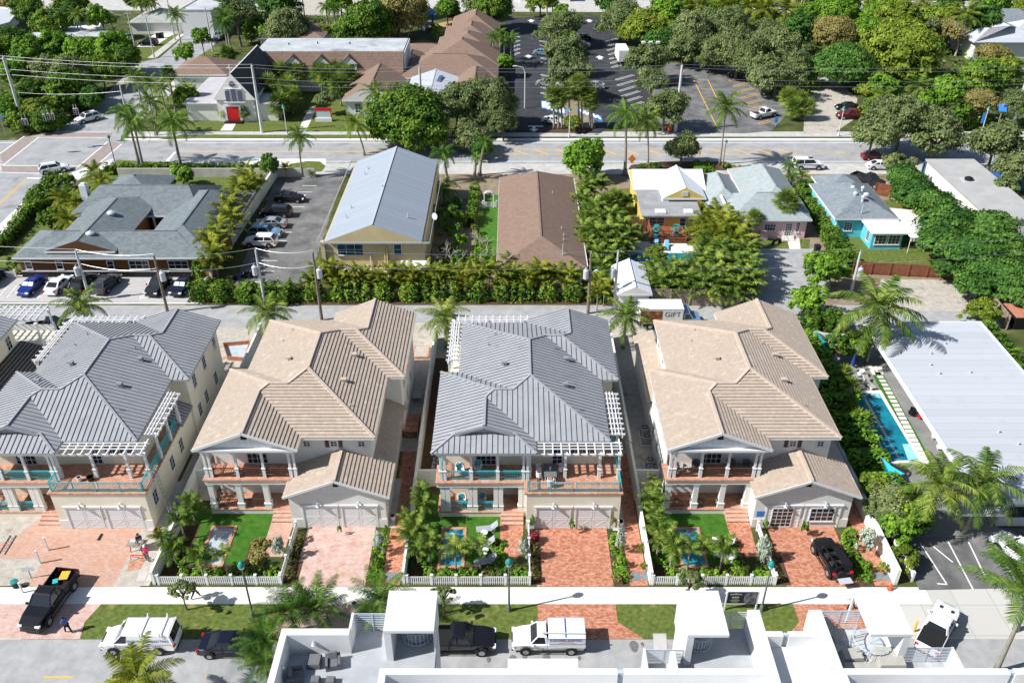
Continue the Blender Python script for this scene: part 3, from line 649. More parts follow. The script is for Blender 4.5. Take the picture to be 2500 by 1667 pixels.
    for u0, u2 in ((9.15, 12.0), (12.6, 15.5)): m.box(u0-.25, gz-.12, 2.5, u2+.25, gz, 2.68); m.box(u0-.14, gz-.07, 0, u0, gz, 2.5); m.box(u2, gz-.07, 0, u2+.14, gz, 2.5)
    m.build('garage_trim', 'trim', t)
    if glazed:
        m = MB()
        for u0, u2 in ((9.15, 12.0), (12.6, 15.5)):
            for j in range(12): m.box(u0, gz-.028-.01*(j % 2), j*.208, u2, gz, j*.208+.2)
        m.build('siding', 'trim', t)
        win(t, (10.5, gz-.06, 1.2), 0, 1.8, 2.2, 4, 5, 'french_door'); win(t, (14.0, gz-.06, 1.55), 0, 2.1, 1.5, 4, 3)
        m = MB(); m.box(8.25, gz-.02, 1.3, 8.95, gz, 1.9); m.build('blue_notice', 'paint_blue', t)
    else:
        for u0, u2 in ((9.15, 12.0), (12.6, 15.5)):
            m = MB(); m.box(u0, gz-.02, 0, u2, gz, 2.5)
            for j in range(2):
                x0, x1 = u0+.1+j*(u2-u0)/2, u0-.1+(j+1)*(u2-u0)/2
                for z in (.08, 1.1, 1.28, 2.42): m.bar((x0, gz-.026, z), (x1, gz-.026, z), .012, .09)
                for x_ in (x0, x1): m.bar((x_, gz-.0255, .1), (x_, gz-.0255, 2.4), .09, .012)
                m.bar((x0, gz-.026, .1), (x1, gz-.026, 1.1), .012, .08); m.bar((x0, gz-.0265, 1.1), (x1, gz-.0265, .1), .012, .08)
            m.build('garage_door', 'trim', t)
    for u in (10.55, 14.05):
        m = MB(); m.box(u-.06, gz-.3, 3.0, u+.06, gz, 3.06); m.tube([(u, gz-.3, 3.1), (u, gz-.3, 2.82), (u, gz-.3, 2.74)], [.03, .1, .19], 8); m.build('coach_lamp', 'galv', t)
    # side windows
    rx = Rr-.5
    for w_, z in ((13.2, 5.9), (16.4, 5.9), (20.0, 5.9), (13.0, 2.5), (15.2, 2.5), (18.5, 2.5)): win(t, (rx, w_, z), pi/2, .9, 1.5, 2, 3)
    for w_ in (.4, 5.0, 7.6): win(t, (16.4, w_, 2.3), pi/2, .9, 1.5, 2, 3)
    for w_ in (13.5, 16.5, 19.5): win(t, (u1+.5, w_, 5.9), -pi/2, .9, 1.3, 2, 3)
    for w_ in (4.5, 7.0, 9.5): win(t, (.6, w_, 5.7), -pi/2, .9, 1.3, 2, 3); win(t, (.6, w_, 2.3), -pi/2, .9, 1.4, 2, 3)
    return t
H1 = street_house(True, XS[0], YF[0], 'cream house with grey metal roof and unfinished sandy yard, nearest the bare building plot')
H2 = street_house(False, XS[1], YF[1], 'tan tiled white house with two garage doors and an empty dry pool in its lawn')
H3 = street_house(True, XS[2], YF[2], 'grey metal roofed house with teal railings, finished front lawn and blue pool')
H4 = street_house(False, XS[3], YF[3], 'tan tiled white house with glazed doors and window in place of garage doors', glazed=True)
H0 = dup(H1, (-69.9, YF[0], 0), label='grey metal roofed cream house cut off by the left edge of the photo')
m = MB(); f = [V((16.7, 9.5, 5.0)), V((20.2, 9.5, 3.9)), V((20.2, 22, 3.9)), V((16.7, 22, 5.0))]; tiled(m, f, .36, .05); m.face([p+V((0, 0, -.15)) for p in f]); m.box(16.7, 9.7, 0, 19.9, 21.9, 3.8, 1); m.build('low_roof', ['shingle_dark' if 'shingle_dark' in MATS else mat('shingle_dark', (.05, .05, .058), .85, (.08, .08, .09), 2), 'stucco'], H0)
m = MB(); m.box(13.5, 21.5, 0, 19.0, 25.4, 4.2); m.build('rear_deck', 'stucco', H0)
pergola(H0, [(11.5, 22.6, 18.8, 25.2)], HE-.5)
for u, w_ in ((13.6, 25.2), (18.8, 25.2), (18.8, 22.2)): m = MB(); column(m, u, w_, 4.2, HE-.54, .2, 1.0, .28); m.build('pergola_post', 'trim', H0)
m = MB(); m.box(13.5, 25.2, 4.2, 19.0, 25.35, 5.0); m.build('low_parapet', 'trim', H0)
# downpipe against garage doors (leaning board by the tan house) and bridge notch
# ---------------- pools, fences and walls of the four lots
def pool(x, y, w, l, water, label, coping='deck_tile'):
    t = thing('swimming_pool', label, 'pool', (x, y, 0), 0, 'garden pools')
    m = MB(); c = .28
    for r in (rect(0, 0, w, c), rect(0, l-c, w, l), rect(0, c, c, l-c), rect(w-c, c, w, l-c)): m.prism(r, .0, .07)
    m.build('coping', coping, t)
    m = MB(); m.box(c, c, .009, w-c, l-c, .012 if water == 'dry' else .03); m.build('water' if water != 'dry' else 'basin_floor', 'pool_water' if water != 'dry' else 'dry_basin', t)
    m = MB()
    for i in range(3): m.box(c+.25+i*.12, l-c-.35-.33*(i+1), .03, w-c-.4-i*.2, l-c-.4-.33*i, .034-.0012*i)
    m.build('pool_steps', 'pool_step' if water != 'dry' else 'concrete', t)
    return t
mat('pool_step', (.25, .62, .70), .3, (.40, .72, .78), 3); mat('dry_basin', (.36, .42, .47), .8, (.50, .55, .58), 1.2)
pool(XS[1]+.7, 52.0, 2.3, 4.9, 'dry', 'empty grey garden pool with brick coping in the bright lawn')
pool(XS[2]+.66, 51.9, 2.25, 4.8, 'w', 'small blue pool with steps, two sun loungers on the lawn beside it')
pool(XS[3]+1.0, 51.9, 2.35, 4.8, 'w', 'small blue pool half hidden by palms in front of the glazed house')
def picket(name, label, p, q, h=1.0, style=0, posts=2.2):
    p, q = V((*p, 0)), V((*q, 0)); t = thing(name, label, 'fence', p, atan2(q.y-p.y, q.x-p.x), 'white garden fences'); L = (q-p).length
    m = MB(); n = int(L/.17)
    for z in (.22, h-.18): m.box(0, -.03, z, L, .03, z+.09)
    for i in range(n+1):
        x = L*i/n; m.box(x-.045, -.055, .05, x+.045, -.031, h)
    m.build('pickets', 'trim', t)
    m = MB(); k = max(1, round(L/posts))
    for i in range(k+1): x = L*i/k; m.box(x-.09, -.09, 0, x+.09, .09, h+.12); m.box(x-.12, -.12, h+.12, x+.12, .12, h+.17)
    m.build('posts', 'trim', t)
for i, nm in ((1, 'empty pool'), (2, 'sun loungers'), (3, 'glazed house')):
    x = XS[i]
    picket('picket_fence', f'white picket fence along the pavement before the garden with the {nm}', (x-1.7, 50.15), (x+8.4, 50.15))
    picket('picket_fence', f'white picket fence between garden and driveway at the house with the {nm}', (x+8.4, 50.35), (x+8.4, 56.3))
def wall(label, segs, th=.22, m='stucco_white', name='garden_wall'):
    b = MB()
    for (x0, y0, h0), (x1, y1, h1) in segs:
        p, q = V((x0, y0, 0)), V((x1, y1, 0)); d = (q-p).normalized(); s = V((-d.y, d.x, 0))*th/2
        v = [p-s, q-s, q+s, p+s]; z = V((0, 0, 1))
        b.solid(v+[v[0]+z*h0, v[1]+z*h1, v[2]+z*h1, v[3]+z*h0], ((3, 2, 1, 0), (4, 5, 6, 7), (0, 1, 5, 4), (1, 2, 6, 5), (2, 3, 7, 6), (3, 0, 4, 7)))
    return tag(b.build(name, m), label, 'wall')
for x, l in ((XS[1]-2.1, 'low white wall between the sandy plot and the empty pool garden'), (XS[2]-2.0, 'white side wall left of the garden with sun loungers'), (XS[3]-1.85, 'white side wall left of the glazed house')):
    wall(l, [((x, 50.1, 1.5), (x, 58.6, 1.5)), ((x+.003, 58.6, 2.0), (x, 66, 2.0)), ((x, 66, 2.25), (x, 88, 2.25)), ((x+.12, 62.2, 1.95), (x+2.35, 62.2, 1.95))])
wall('white wall right of the glazed house running to the pavement', [((31.7, 50.1, 1.7), (31.7, 57.5, 1.7)), ((31.7, 57.5, 1.9), (31.7, 90, 1.9))], .3)
# ---------------- middle row and far buildings
def roofsolid(b, x0, x1, y0, y1, ze, zr, axis='y', h0=None, h1=None, th=.22, m=0, mg=None):
    """hip or gable roof; h0/h1 = run of the hip at the low/high end (0 = gable)"""
    if axis == 'y':
        mx = (x0+x1)/2; hw = (x1-x0)/2; h0 = hw if h0 is None else h0; h1 = hw if h1 is None else h1
        r0, r1 = (mx, y0+h0, zr), (mx, y1-h1, zr)
        A_, B_, C_, D_ = (x0, y0), (x1, y0), (x1, y1), (x0, y1)
        fs = [((0, 1, 4), h0), ((1, 2, 5, 4), 1), ((2, 3, 5), h1), ((3, 0, 4, 5), 1)]
    else:
        my = (y0+y1)/2; hw = (y1-y0)/2; h0 = hw if h0 is None else h0; h1 = hw if h1 is None else h1
        r0, r1 = (x0+h0, my, zr), (x1-h1, my, zr)
        A_, B_, C_, D_ = (x0, y0), (x1, y0), (x1, y1), (x0, y1)
        fs = [((3, 0, 4), h0), ((0, 1, 5, 4), 1), ((1, 2, 5), h1), ((2, 3, 4, 5), 1)]
    v = [(*p, ze) for p in (A_, B_, C_, D_)]+[r0, r1]+[(*p, ze-th) for p in (A_, B_, C_, D_)]
    i = len(b.v); b.v += v
    for f, h in fs: b.f.append(tuple(i+k for k in f)); b.mi.append(m if h else (mg if mg is not None else m))
    for j in range(4): k = (j+1) % 4; b.f.append((i+6+j, i+6+k, i+k, i+j)); b.mi.append(m)
    b.f.append((i+9, i+8, i+7, i+6)); b.mi.append(m)
def hall(name, label, cat, roofs, rm, wm, inset=.5, group=None, gable=None, fascia='trim', cap=None):
    """roofs: (x0, x1, y0, y1, ze, zr, axis, h0, h1); walls stand under every roof"""
    r0 = roofs[0]; t = thing(name, label, cat, ((r0[0]+r0[1])/2, r0[2], 0), 0, group)
    m = MB(); f = MB(); w_ = MB(); rd = MB()
    for i, r in enumerate(roofs):
        x0, x1, y0, y1, ze, zr, ax = r[:7]; h0 = r[7] if len(r) > 7 else None; h1 = r[8] if len(r) > 8 else None
        roofsolid(m, x0, x1, y0, y1, ze, zr, ax, h0, h1, .2, 0, 1)
        e = i*.004
        w_.box(x0+inset+e, y0+inset+e, 0, x1-inset-e, y1-inset-e, ze-.205)
        q = .035+e
        for (xa, ya, xb, yb) in ((x0-q, y0-q, x1+q, y0-.003), (x0-q, y1+.003, x1+q, y1+q), (x0-q, y0, x0-.003, y1), (x1+.003, y0, x1+q, y1)): f.box(xa, ya, ze-.26-e, xb, yb, ze-.02-e)
        if ax == 'y':
            mx = (x0+x1)/2; hw = (x1-x0)/2; rd.bar((mx, y0+(hw if h0 is None else h0), zr+.02), (mx, y1-(hw if h1 is None else h1), zr+.02), .22, .05)
        else:
            my = (y0+y1)/2; hw = (y1-y0)/2; rd.bar((x0+(hw if h0 is None else h0), my, zr+.02), (x1-(hw if h1 is None else h1), my, zr+.02), .22, .05)
    ro = m.build('roof', [rm, gable or wm], t, world=True); w_.build('wall', wm, t, world=True); f.build('fascia', fascia, t, world=True)
    rd.build('ridge_cap', cap or rm, ro, world=False); ro.children[-1].data.transform(Matrix.Translation(-t.location)); return t
def wwin(t, p, rz=0, **k):
    o = win(t, V(p)-t.location, rz, **k); return o
def wpart(t, name, mats, fn, parent=None, **k):
    m = MB(); fn(m); o = m.build(name, mats, None, **k); o.data.transform(Matrix.Translation(-t.location)); o.parent = parent or t; return o
# dark shingled office
t = hall('office_building', 'long low office with dark grey shingle roof, brown shake walls and a small courtyard', 'building', [
    (-65.9, -41, 103, 111.4, 3.1, 5.0, 'x'), (-61.6, -52.4, 103.5, 122, 3.8, 5.35, 'y', 0, None), (-50, -39.4, 103.04, 125.5, 3.12, 5.4, 'y'), (-64, -45, 116.2, 127.5, 3.14, 5.5, 'x', 3, 3), (-62.5, -53.5, 122, 131.5, 3.16, 5.1, 'y')], 'shingle_grey', 'shake')
for x, n in ((-64.3, 1), (-60.2, 1), (-53.4, 1)): wwin(t, (x, 103.48, 1.75), w=.85, h=1.2, nx=1, ny=2)
for x in (-49.6, -44.4): wwin(t, (x, 103.48, 1.8), w=2.6, h=1.2, nx=3, ny=2)
wpart(t, 'sill_band', 'trim', lambda m: m.box(-65.5, 103.42, .78, -41.4, 103.5, .92))
wpart(t, 'base_wall', 'black', lambda m: m.box(-65.5, 103.3, 0, -41.4, 103.44, .78))
wpart(t, 'chimney', 'white', lambda m: (m.prism(rect(-63.9, 120.8, -62.9, 121.8), 3.5, 5.8), m.box(-63.7, 121, 5.8, -63.1, 121.6, 6.0)))
for x, y, z in ((-55.9, 112.4, 4.9), (-56.3, 106, 4.8)): wpart(t, 'roof_turbine', 'galv', lambda m: m.lathe([(.3, z-.3), (.3, z+.25), (.6, z+.3), (.55, z+.5), (.2, z+.7)], (x, y, 0), 12))
wpart(t, 'courtyard_glazing', 'glass', lambda m: m.box(-54.5, 116.62, .5, -47, 116.68, 2.8))
for x in (-54.5, -52, -49.5): wpart(t, 'courtyard_post', 'trim', lambda m: m.box(x-.12, 116.4, 0, x+.12, 116.6, 2.9))
# yellow two-storey building
t = hall('yellow_building', 'two-storey yellow stucco building under a long pale metal gable roof', 'building', [(-25.3, -10.7, 102.4, 131, 5.7, 8.1, 'y', 0, 0)], 'metal_ribbed', mat('stucco_yellow', (.56, .45, .25), .85, (.63, .52, .31), .5), inset=.8, fascia='galv', cap='galv')
t.children[1].data.transform(Matrix.Diagonal((.86, 1, 1, 1)))
wwin(t, (-21.2, 103.18, 4.2), w=3.4, h=1.6, nx=3, ny=2, gl='glass_blue'); wwin(t, (-15.0, 103.18, 4.2), w=1.0, h=1.6, nx=1, ny=2, gl='glass_blue'); wwin(t, (-20.2, 103.18, 1.3), w=2.2, h=1.1, nx=2, ny=1)
wpart(t, 'awning', 'white', lambda m: m.solid([(-14.7, 103.2, 2.6), (-10.9, 103.2, 2.6), (-10.9, 101.2, 1.7), (-14.7, 101.2, 1.7), (-14.7, 103.2, 2.5), (-10.9, 103.2, 2.5), (-10.9, 101.2, 1.6), (-14.7, 101.2, 1.6)], ((3, 2, 1, 0), (4, 5, 6, 7), (0, 4, 7, 3), (1, 2, 6, 5), (3, 7, 6, 2))))
wpart(t, 'porch_roof', mat('canvas', (.62, .50, .40), .9), lambda m: m.solid([(-22.4, 102.9, 1.7), (-15.8, 102.9, 1.7), (-15.8, 100.4, 1.5), (-22.4, 100.4, 1.5), (-22.4, 102.9, 1.62), (-15.8, 102.9, 1.62), (-15.8, 100.4, 1.42), (-22.4, 100.4, 1.42)], ((3, 2, 1, 0), (4, 5, 6, 7), (0, 4, 7, 3), (1, 2, 6, 5), (3, 7, 6, 2))))
for x in (-16.7, -16.4): wpart(t, 'drain_pipe', 'stucco_yellow', lambda m: m.tube([(x, 103, 0), (x, 103, 4.6 if x > -16.5 else 4.9)], .1, 6))
wpart(t, 'service_pipe', 'galv', lambda m: m.tube([(-18.6, 103.05, 0), (-18.6, 103.05, 4)], .09, 6))
wpart(t, 'corner_column', 'stucco_yellow', lambda m: m.box(-25.0, 102.9, 0, -24.5, 103.4, 5.45))
wpart(t, 'outside_stair', 'wood', lambda m: [m.box(-24.4, 104+i*.35, i*.2, -23.3, 104.33+i*.35, i*.2+.08) for i in range(14)])
for i, (x, y) in enumerate(((-22.3, 108), (-22.1, 111), (-21.9, 123), (-14, 108), (-18.2, 115), (-21.7, 125))):
    z = 8.1-abs(x+18)*2.4/7.3; wpart(t, 'roof_vent', 'galv', lambda m: vent_pipe(m, x, y, z, .09, .4))
wpart(t, 'satellite_dish', 'galv', lambda m: (m.tube([(-10.8, 110, 5), (-10.4, 109.8, 6)], .05, 5), m.tube([(-10.4, 109.7, 6), (-10.55, 109.5, 6.05)], [.15, .5], 10)))
# brown-roofed bungalow
t = hall('brown_roof_house', 'long bungalow with plain brown shingle hip roof beside the yellow building', 'house', [(-2.0, 9.7, 100.3, 131, 3.0, 5.4, 'y', 4.6, 3.4)], 'shingle_brown', 'stucco')
for i in range(5): wpart(t, 'shutter_panel', 'white', lambda m: m.box(2.4+i*1.1, 100.62, .3, 3.4+i*1.1, 100.79, 2.4))
wwin(t, (1.0, 100.78, 1.4), w=1.6, h=1.2, nx=2, ny=1)
for x, y in ((6.0, 121), (6.8, 109.5), (7, 107.5), (6.9, 106)): wpart(t, 'roof_vent', 'galv', lambda m: vent_pipe(m, x, y, 5.4-abs(x-3.85)*.41, .07, .35))
wpart(t, 'mast', 'galv', lambda m: vent_pipe(m, 6.6, 102.0, 4, .06, 1.6))
wpart(t, 'rain_gutter', 'trim', lambda m: m.tube([(9.85, 101, 2.9), (9.85, 130.5, 2.9)], .07, 5))
# yellow cottage
t = hall('yellow_cottage', 'yellow cottage with white metal gable roof and flat grey rear roof above a pool deck', 'house', [(18.6, 29.6, 124.8, 133, 3.5, 5.1, 'x', 0, 0), (22.4, 28.9, 121.0, 130, 3.75, 5.4, 'y', 0, 0)], 'white_ribs' if 'white_ribs' in MATS else brick('white_ribs', (.80, .81, .82), (.83, .83, .84), (.55, .57, .60), .55, 60, msize=.03, offset=0).name, mat('cottage_yellow', (.62, .46, .11), .85, (.68, .52, .16), .6))
wpart(t, 'flat_roof', brick('flat_grey', (.26, .265, .27), (.31, .315, .32), (.2, .2, .2), 2.2, 1.1, wear=((.38, .39, .39), .7, (.5, .7))).name, lambda m: m.solid([(18.9, 116.9, 2.75), (27.6, 116.9, 2.75), (27.6, 126, 3.62), (18.9, 126, 3.62), (18.9, 116.9, 2.55), (27.6, 116.9, 2.55), (27.6, 126, 3.4), (18.9, 126, 3.4)], ((0, 1, 2, 3), (7, 6, 5, 4), (0, 4, 5, 1), (1, 5, 6, 2), (2, 6, 7, 3), (3, 7, 4, 0))))
wpart(t, 'skylight', 'white', lambda m: m.box(21.0, 117.4, 2.8, 22.5, 118.8, 3.02)); wpart(t, 'skylight', 'white', lambda m: m.box(25.2, 117.4, 2.8, 26.5, 118.8, 3.02)); wpart(t, 'skylight', 'white', lambda m: m.box(22.4, 121.0, 3.1, 23.4, 122.0, 3.32))
wpart(t, 'rear_wall', 'cottage_yellow', lambda m: m.box(19.2, 117.4, 0, 27.2, 125.4, 2.56))
wwin(t, (21.2, 117.38, 1.3), w=2.2, h=2.0, nx=2, ny=4, name='french_door', gl='glass_blue'); wwin(t, (25.0, 117.38, 1.2), w=.9, h=2.0, nx=1, ny=3, name='door', gl='glass_blue'); wwin(t, (26.3, 117.38, 1.9), w=.7, h=.5, nx=1, ny=1)
wpart(t, 'gable_vent', 'galv', lambda m: m.box(25.2, 120.9, 4.1, 26.1, 121.02, 4.8))
t = thing('pool_deck', 'raised red-brown timber deck with railing and steps behind the yellow cottage', 'deck', (22.5, 114, 0))
wpart(t, 'deck_boards', 'wood_red', lambda m: m.box(19.8, 113.4, .8, 25.0, 117.3, .95))
wpart(t, 'railing', 'wood_red', lambda m: ([m.bar((19.9, 113.5, z), (24.9, 113.5, z), .08, .09) for z in (1.2, 1.5, 1.8, 2.05)], [m.bar((19.9, 113.5, z), (19.9, 117, z), .08, .09) for z in (1.2, 1.5, 1.8, 2.05)], [m.box(x-.08, 113.42, 0, x+.08, 113.58, 2.15) for x in (19.9, 21.6, 23.2, 24.9)]))
wpart(t, 'skirt', 'wood_red', lambda m: [m.bar((19.9, 113.45, z), (24.9, 113.45, z), .05, .12) for z in (.2, .45, .68)])
wpart(t, 'steps', 'wood_red', lambda m: [m.box(25.1, 113.2-.4*i+1, .75-.22*i-.1, 26.8, 113.6-.4*i+1, .75-.22*i) for i in range(4)])
t = thing('swimming_pool', 'narrow turquoise pool between palm clump and white patio behind the yellow cottage', 'pool', (22.5, 108, 0), 0, 'garden pools')
wpart(t, 'coping', 'concrete', lambda m: m.box(16.2, 107.4, .02, 29, 111.0, .05)); wpart(t, 'water', 'pool_deep', lambda m: m.box(16.6, 107.8, .05, 28.5, 110.3, .06))
# pink house
t = hall('pink_house', 'pink stucco house with pale green-grey shingle hip roofs', 'house', [(31.0, 42.9, 114.6, 124, 3.2, 5.4, 'x', 4.7, 4.7), (34.8, 43.2, 117, 134, 3.22, 5.6, 'y'), (28.8, 34.6, 119.5, 131.5, 3.0, 4.9, 'y')], 'shingle_pale', mat('stucco_pink', (.74, .45, .48), .85, (.80, .52, .55), .6))
wwin(t, (34.3, 115.08, 1.7), w=1.1, h=1.2, nx=3, ny=3); wwin(t, (37.2, 115.08, 1.8), w=1.6, h=1.0, nx=4, ny=2); wwin(t, (39.9, 115.08, 1.4), w=.95, h=2.0, nx=3, ny=5, name='door'); wwin(t, (41.2, 115.08, 1.8), w=.5, h=1.5, nx=2, ny=4); wwin(t, (29.28, 123, 1.7), -pi/2, w=1.1, h=1.6, nx=3, ny=3)
wpart(t, 'entry_steps', 'concrete', lambda m: [m.box(39.1, 114.9-.35*i, 0, 40.8, 115.08-.35*i+.17, .5-.16*i) for i in range(3)])
wpart(t, 'step_rail', 'galv', lambda m: [m.tube([(x, 115, .4), (x, 115, 1.3), (x, 113.7, .9), (x, 113.7, 0)], .035, 5) for x in (39.05, 40.85)])
wpart(t, 'utility_box', 'stucco_pink', lambda m: m.prism([(35.8, 114.4), (36.9, 114.4), (36.9, 115.05), (35.8, 115.05)], 0, 1.3))
wpart(t, 'curved_parapet', 'white', lambda m: m.tube([(31.4, 115.5, 0), (31.3, 117.6, 2.6), (31.3, 119.2, 3.6), (31.0, 121, 4.2)], [.3, .28, .25, .2], 6))
# turquoise house
t = hall('turquoise_house', 'turquoise house with blue-grey shingle hip roof and white-roofed sunroom', 'house', [(46.3, 55.4, 115, 128, 3.2, 5.2, 'y'), (47.5, 54.5, 124, 131, 3.22, 5.0, 'y')], 'shingle_blue', mat('stucco_turq', (.10, .47, .55), .85, (.14, .53, .60), .6))
wwin(t, (48.6, 115.48, 1.7), w=1.15, h=1.3, nx=3, ny=4)
for y in (118, 121, 124.5): wwin(t, (46.78, y, 1.8), -pi/2, w=.8, h=1.1, nx=2, ny=2)
wpart(t, 'sunroom', 'stucco_turq', lambda m: m.box(50.7, 111.6, 0, 55.0, 115.49, 2.6))
wpart(t, 'sunroom_roof', mat('patio_roof', (.62, .62, .63), .6, (.76, .76, .77), .6), lambda m: m.solid([(50.4, 111.1, 2.7), (55.5, 111.1, 2.7), (55.4, 115.7, 3.0), (50.1, 115.7, 3.0), (50.4, 111.1, 2.55), (55.5, 111.1, 2.55), (55.3, 115.7, 2.85), (50.1, 115.7, 2.85)], ((0, 1, 2, 3), (7, 6, 5, 4), (0, 4, 5, 1), (1, 5, 6, 2), (2, 6, 7, 3), (3, 7, 4, 0))))
wwin(t, (51.95, 111.58, 1.5), w=1.6, h=1.4, nx=3, ny=3); wwin(t, (53.85, 111.58, 1.5), w=1.6, h=1.4, nx=3, ny=3); wwin(t, (50.68, 113, 1.5), -pi/2, w=.9, h=1.5, nx=2, ny=4)
wpart(t, 'striped_awning', [brick('awning_stripe', (.72, .76, .78), (.70, .52, .40), (.80, .80, .80), .45, 60, msize=.06, offset=0).name, 'trim'], lambda m: (m.solid([(55.42, 110.2, 2.55), (59.6, 110.2, 2.3), (59.6, 119.5, 2.5), (55.42, 119.5, 2.9), (55.42, 110.2, 2.47), (59.6, 110.2, 2.22), (59.6, 119.5, 2.42), (55.42, 119.5, 2.82)], ((0, 1, 2, 3), (7, 6, 5, 4), (0, 4, 5, 1), (1, 5, 6, 2), (2, 6, 7, 3), (3, 7, 4, 0))), [m.box(55.5+i*.36, 110.1, 1.95, 55.7+i*.36, 110.14, 2.5, 1) for i in range(11)]))
for x in (55.6, 59.4): wpart(t, 'awning_post', 'trim', lambda m: m.tube([(x, 110.4, 0), (x, 110.4, 2.3)], .05, 6))
for x, y, r in ((50.6, 121.6, .35), (52, 121.4, .3), (50.2, 119.3, .35), (51.7, 119, .45), (50.9, 118, .3)): wpart(t, 'roof_turbine', 'galv', lambda m: m.lathe([(.2, 4.2), (.2, 5.1), (r, 5.15), (r*.9, 5.35), (.1, 5.5)], (x, y, 0), 10))
wpart(t, 'vent_mast', 'galv', lambda m: vent_pipe(m, 50.2, 115.8, 3.5, .06, 1.5))
wpart(t, 'rain_pipe', 'trim', lambda m: m.tube([(46.7, 115.3, 0), (46.7, 115.3, 3)], .08, 5))
# grey flat building, shed, white flat-roofed building with pool court
t = thing('flat_building', 'flat grey-white roofed low building behind the row of dark trees on the right', 'building', (71, 113, 0))
wpart(t, 'wall', 'stucco_white', lambda m: m.box(67.7, 113.2, 0, 75.0, 135.8, 3.85)); wpart(t, 'flat_roof', mat('roof_gravel', (.36, .355, .34), .9, (.44, .43, .41), .4, spots=((.70, .70, .69), .25, .68)), lambda m: m.box(67.4, 112.9, 3.85, 75.3, 136.1, 4.1))
wpart(t, 'roof_hatch', 'galv', lambda m: m.box(69.4, 126, 4.1, 71.4, 128, 4.16)); wpart(t, 'exhaust_fan', 'black', lambda m: m.lathe([(.6, 4.16), (.65, 4.5), (.3, 4.7)], (70.4, 127, 0), 12))
t = hall('white_shed', 'small shed with white metal gable roof behind the alley', 'shed', [(13.0, 17.3, 94.0, 101.6, 2.7, 3.7, 'y', 0, 0)], 'white_ribs', 'stucco_white', inset=.3)
t = thing('white_building', 'large flat white-roofed building right of the long blue pool', 'building', (45, 56, 0))
wpart(t, 'wall', 'stucco_white', lambda m: m.box(43.2, 56.9, 0, 53.4, 85.3, 3.4))
wpart(t, 'flat_roof', 'membrane', lambda m: m.box(40.5, 56.4, 3.4, 53.7, 85.7, 3.65)); wpart(t, 'parapet', 'trim', lambda m: (m.box(40.3, 56.2, 3.3, 40.498, 85.9, 3.72), m.box(53.702, 56.2, 3.3, 53.9, 85.9, 3.72), m.box(40.5, 85.702, 3.3, 53.7, 85.9, 3.72), m.box(40.5, 56.2, 3.3, 53.7, 56.398, 3.72)))
for x, y in ((46.6, 79), (44.2, 77), (43.6, 73.2), (46.9, 73.4), (45.2, 63.4), (46.2, 61.6), (47.2, 58.9), (47.2, 57.2), (43.3, 74.8)): wpart(t, 'roof_vent', 'galv', lambda m: vent_pipe(m, x+1.2, y+2.2, 3.65, .09, .3))
wwin(t, (45.2, 56.88, 1.75), w=3.2, h=1.4, nx=1, ny=1); wwin(t, (50.5, 56.88, 1.75), w=2.6, h=1.4, nx=2, ny=1)
wpart(t, 'front_canopy', 'trim', lambda m: m.box(38.3, 55.4, 2.6, 42.6, 58, 2.85)); wpart(t, 'drain_pipe', 'trim', lambda m: m.tube([(47.4, 56.7, 3.3), (47.4, 56.7, .6), (48.1, 55.7, .1)], .1, 6))
sheet('pool_court', rect(31.9, 55.5, 43.3, 91), 'court_grey', 3)
t = thing('swimming_pool', 'long blue pool beside the stepping-stone strip and white building', 'pool', (34.5, 60, 0), 0, 'garden pools')
wpart(t, 'coping', 'concrete', lambda m: m.prism([d2(780, 850), d2(1060, 850), d2(1440, 1500), d2(1120, 1500)], .014, .05)); wpart(t, 'water', 'pool_deep', lambda m: m.prism([d2(800, 878), d2(1040, 878), d2(1395, 1470), d2(1140, 1478)], .05, .06))
wpart(t, 'shallow_step', 'pool_step', lambda m: m.prism([d2(965, 882), d2(1035, 882), d2(1060, 920), d2(985, 920)], .06, .066)); wpart(t, 'shallow_end', 'pool_step', lambda m: m.prism([d2(1250, 1330), d2(1310, 1330), d2(1390, 1465), d2(1300, 1468)], .06, .066))
sheet('turf_strip', [d2(960, 640), d2(1070, 690), d2(1560, 1560), d2(1420, 1560), d2(990, 720)], 'turf', 5)
b = MB()
for i in range(22):
    f = i/21; x = 1035+f*415; y = 700+f**1.06*790; w_ = 52+f*26; h_ = 20+f*16
    b.prism([d2(x-w_/2-6, y-h_/2), d2(x+w_/2-8, y-h_/2), d2(x+w_/2+8, y+h_/2), d2(x-w_/2+8, y+h_/2)], .022, .045)
struct('stepping_stones', b, 'concrete')
b = MB()
for i in range(3): b.prism([d2(945+i*45, 640), d2(980+i*45, 635), d2(1030+i*26, 712), d2(985+i*28, 712)], .022, .045)
struct('stepping_slabs', b, 'concrete')
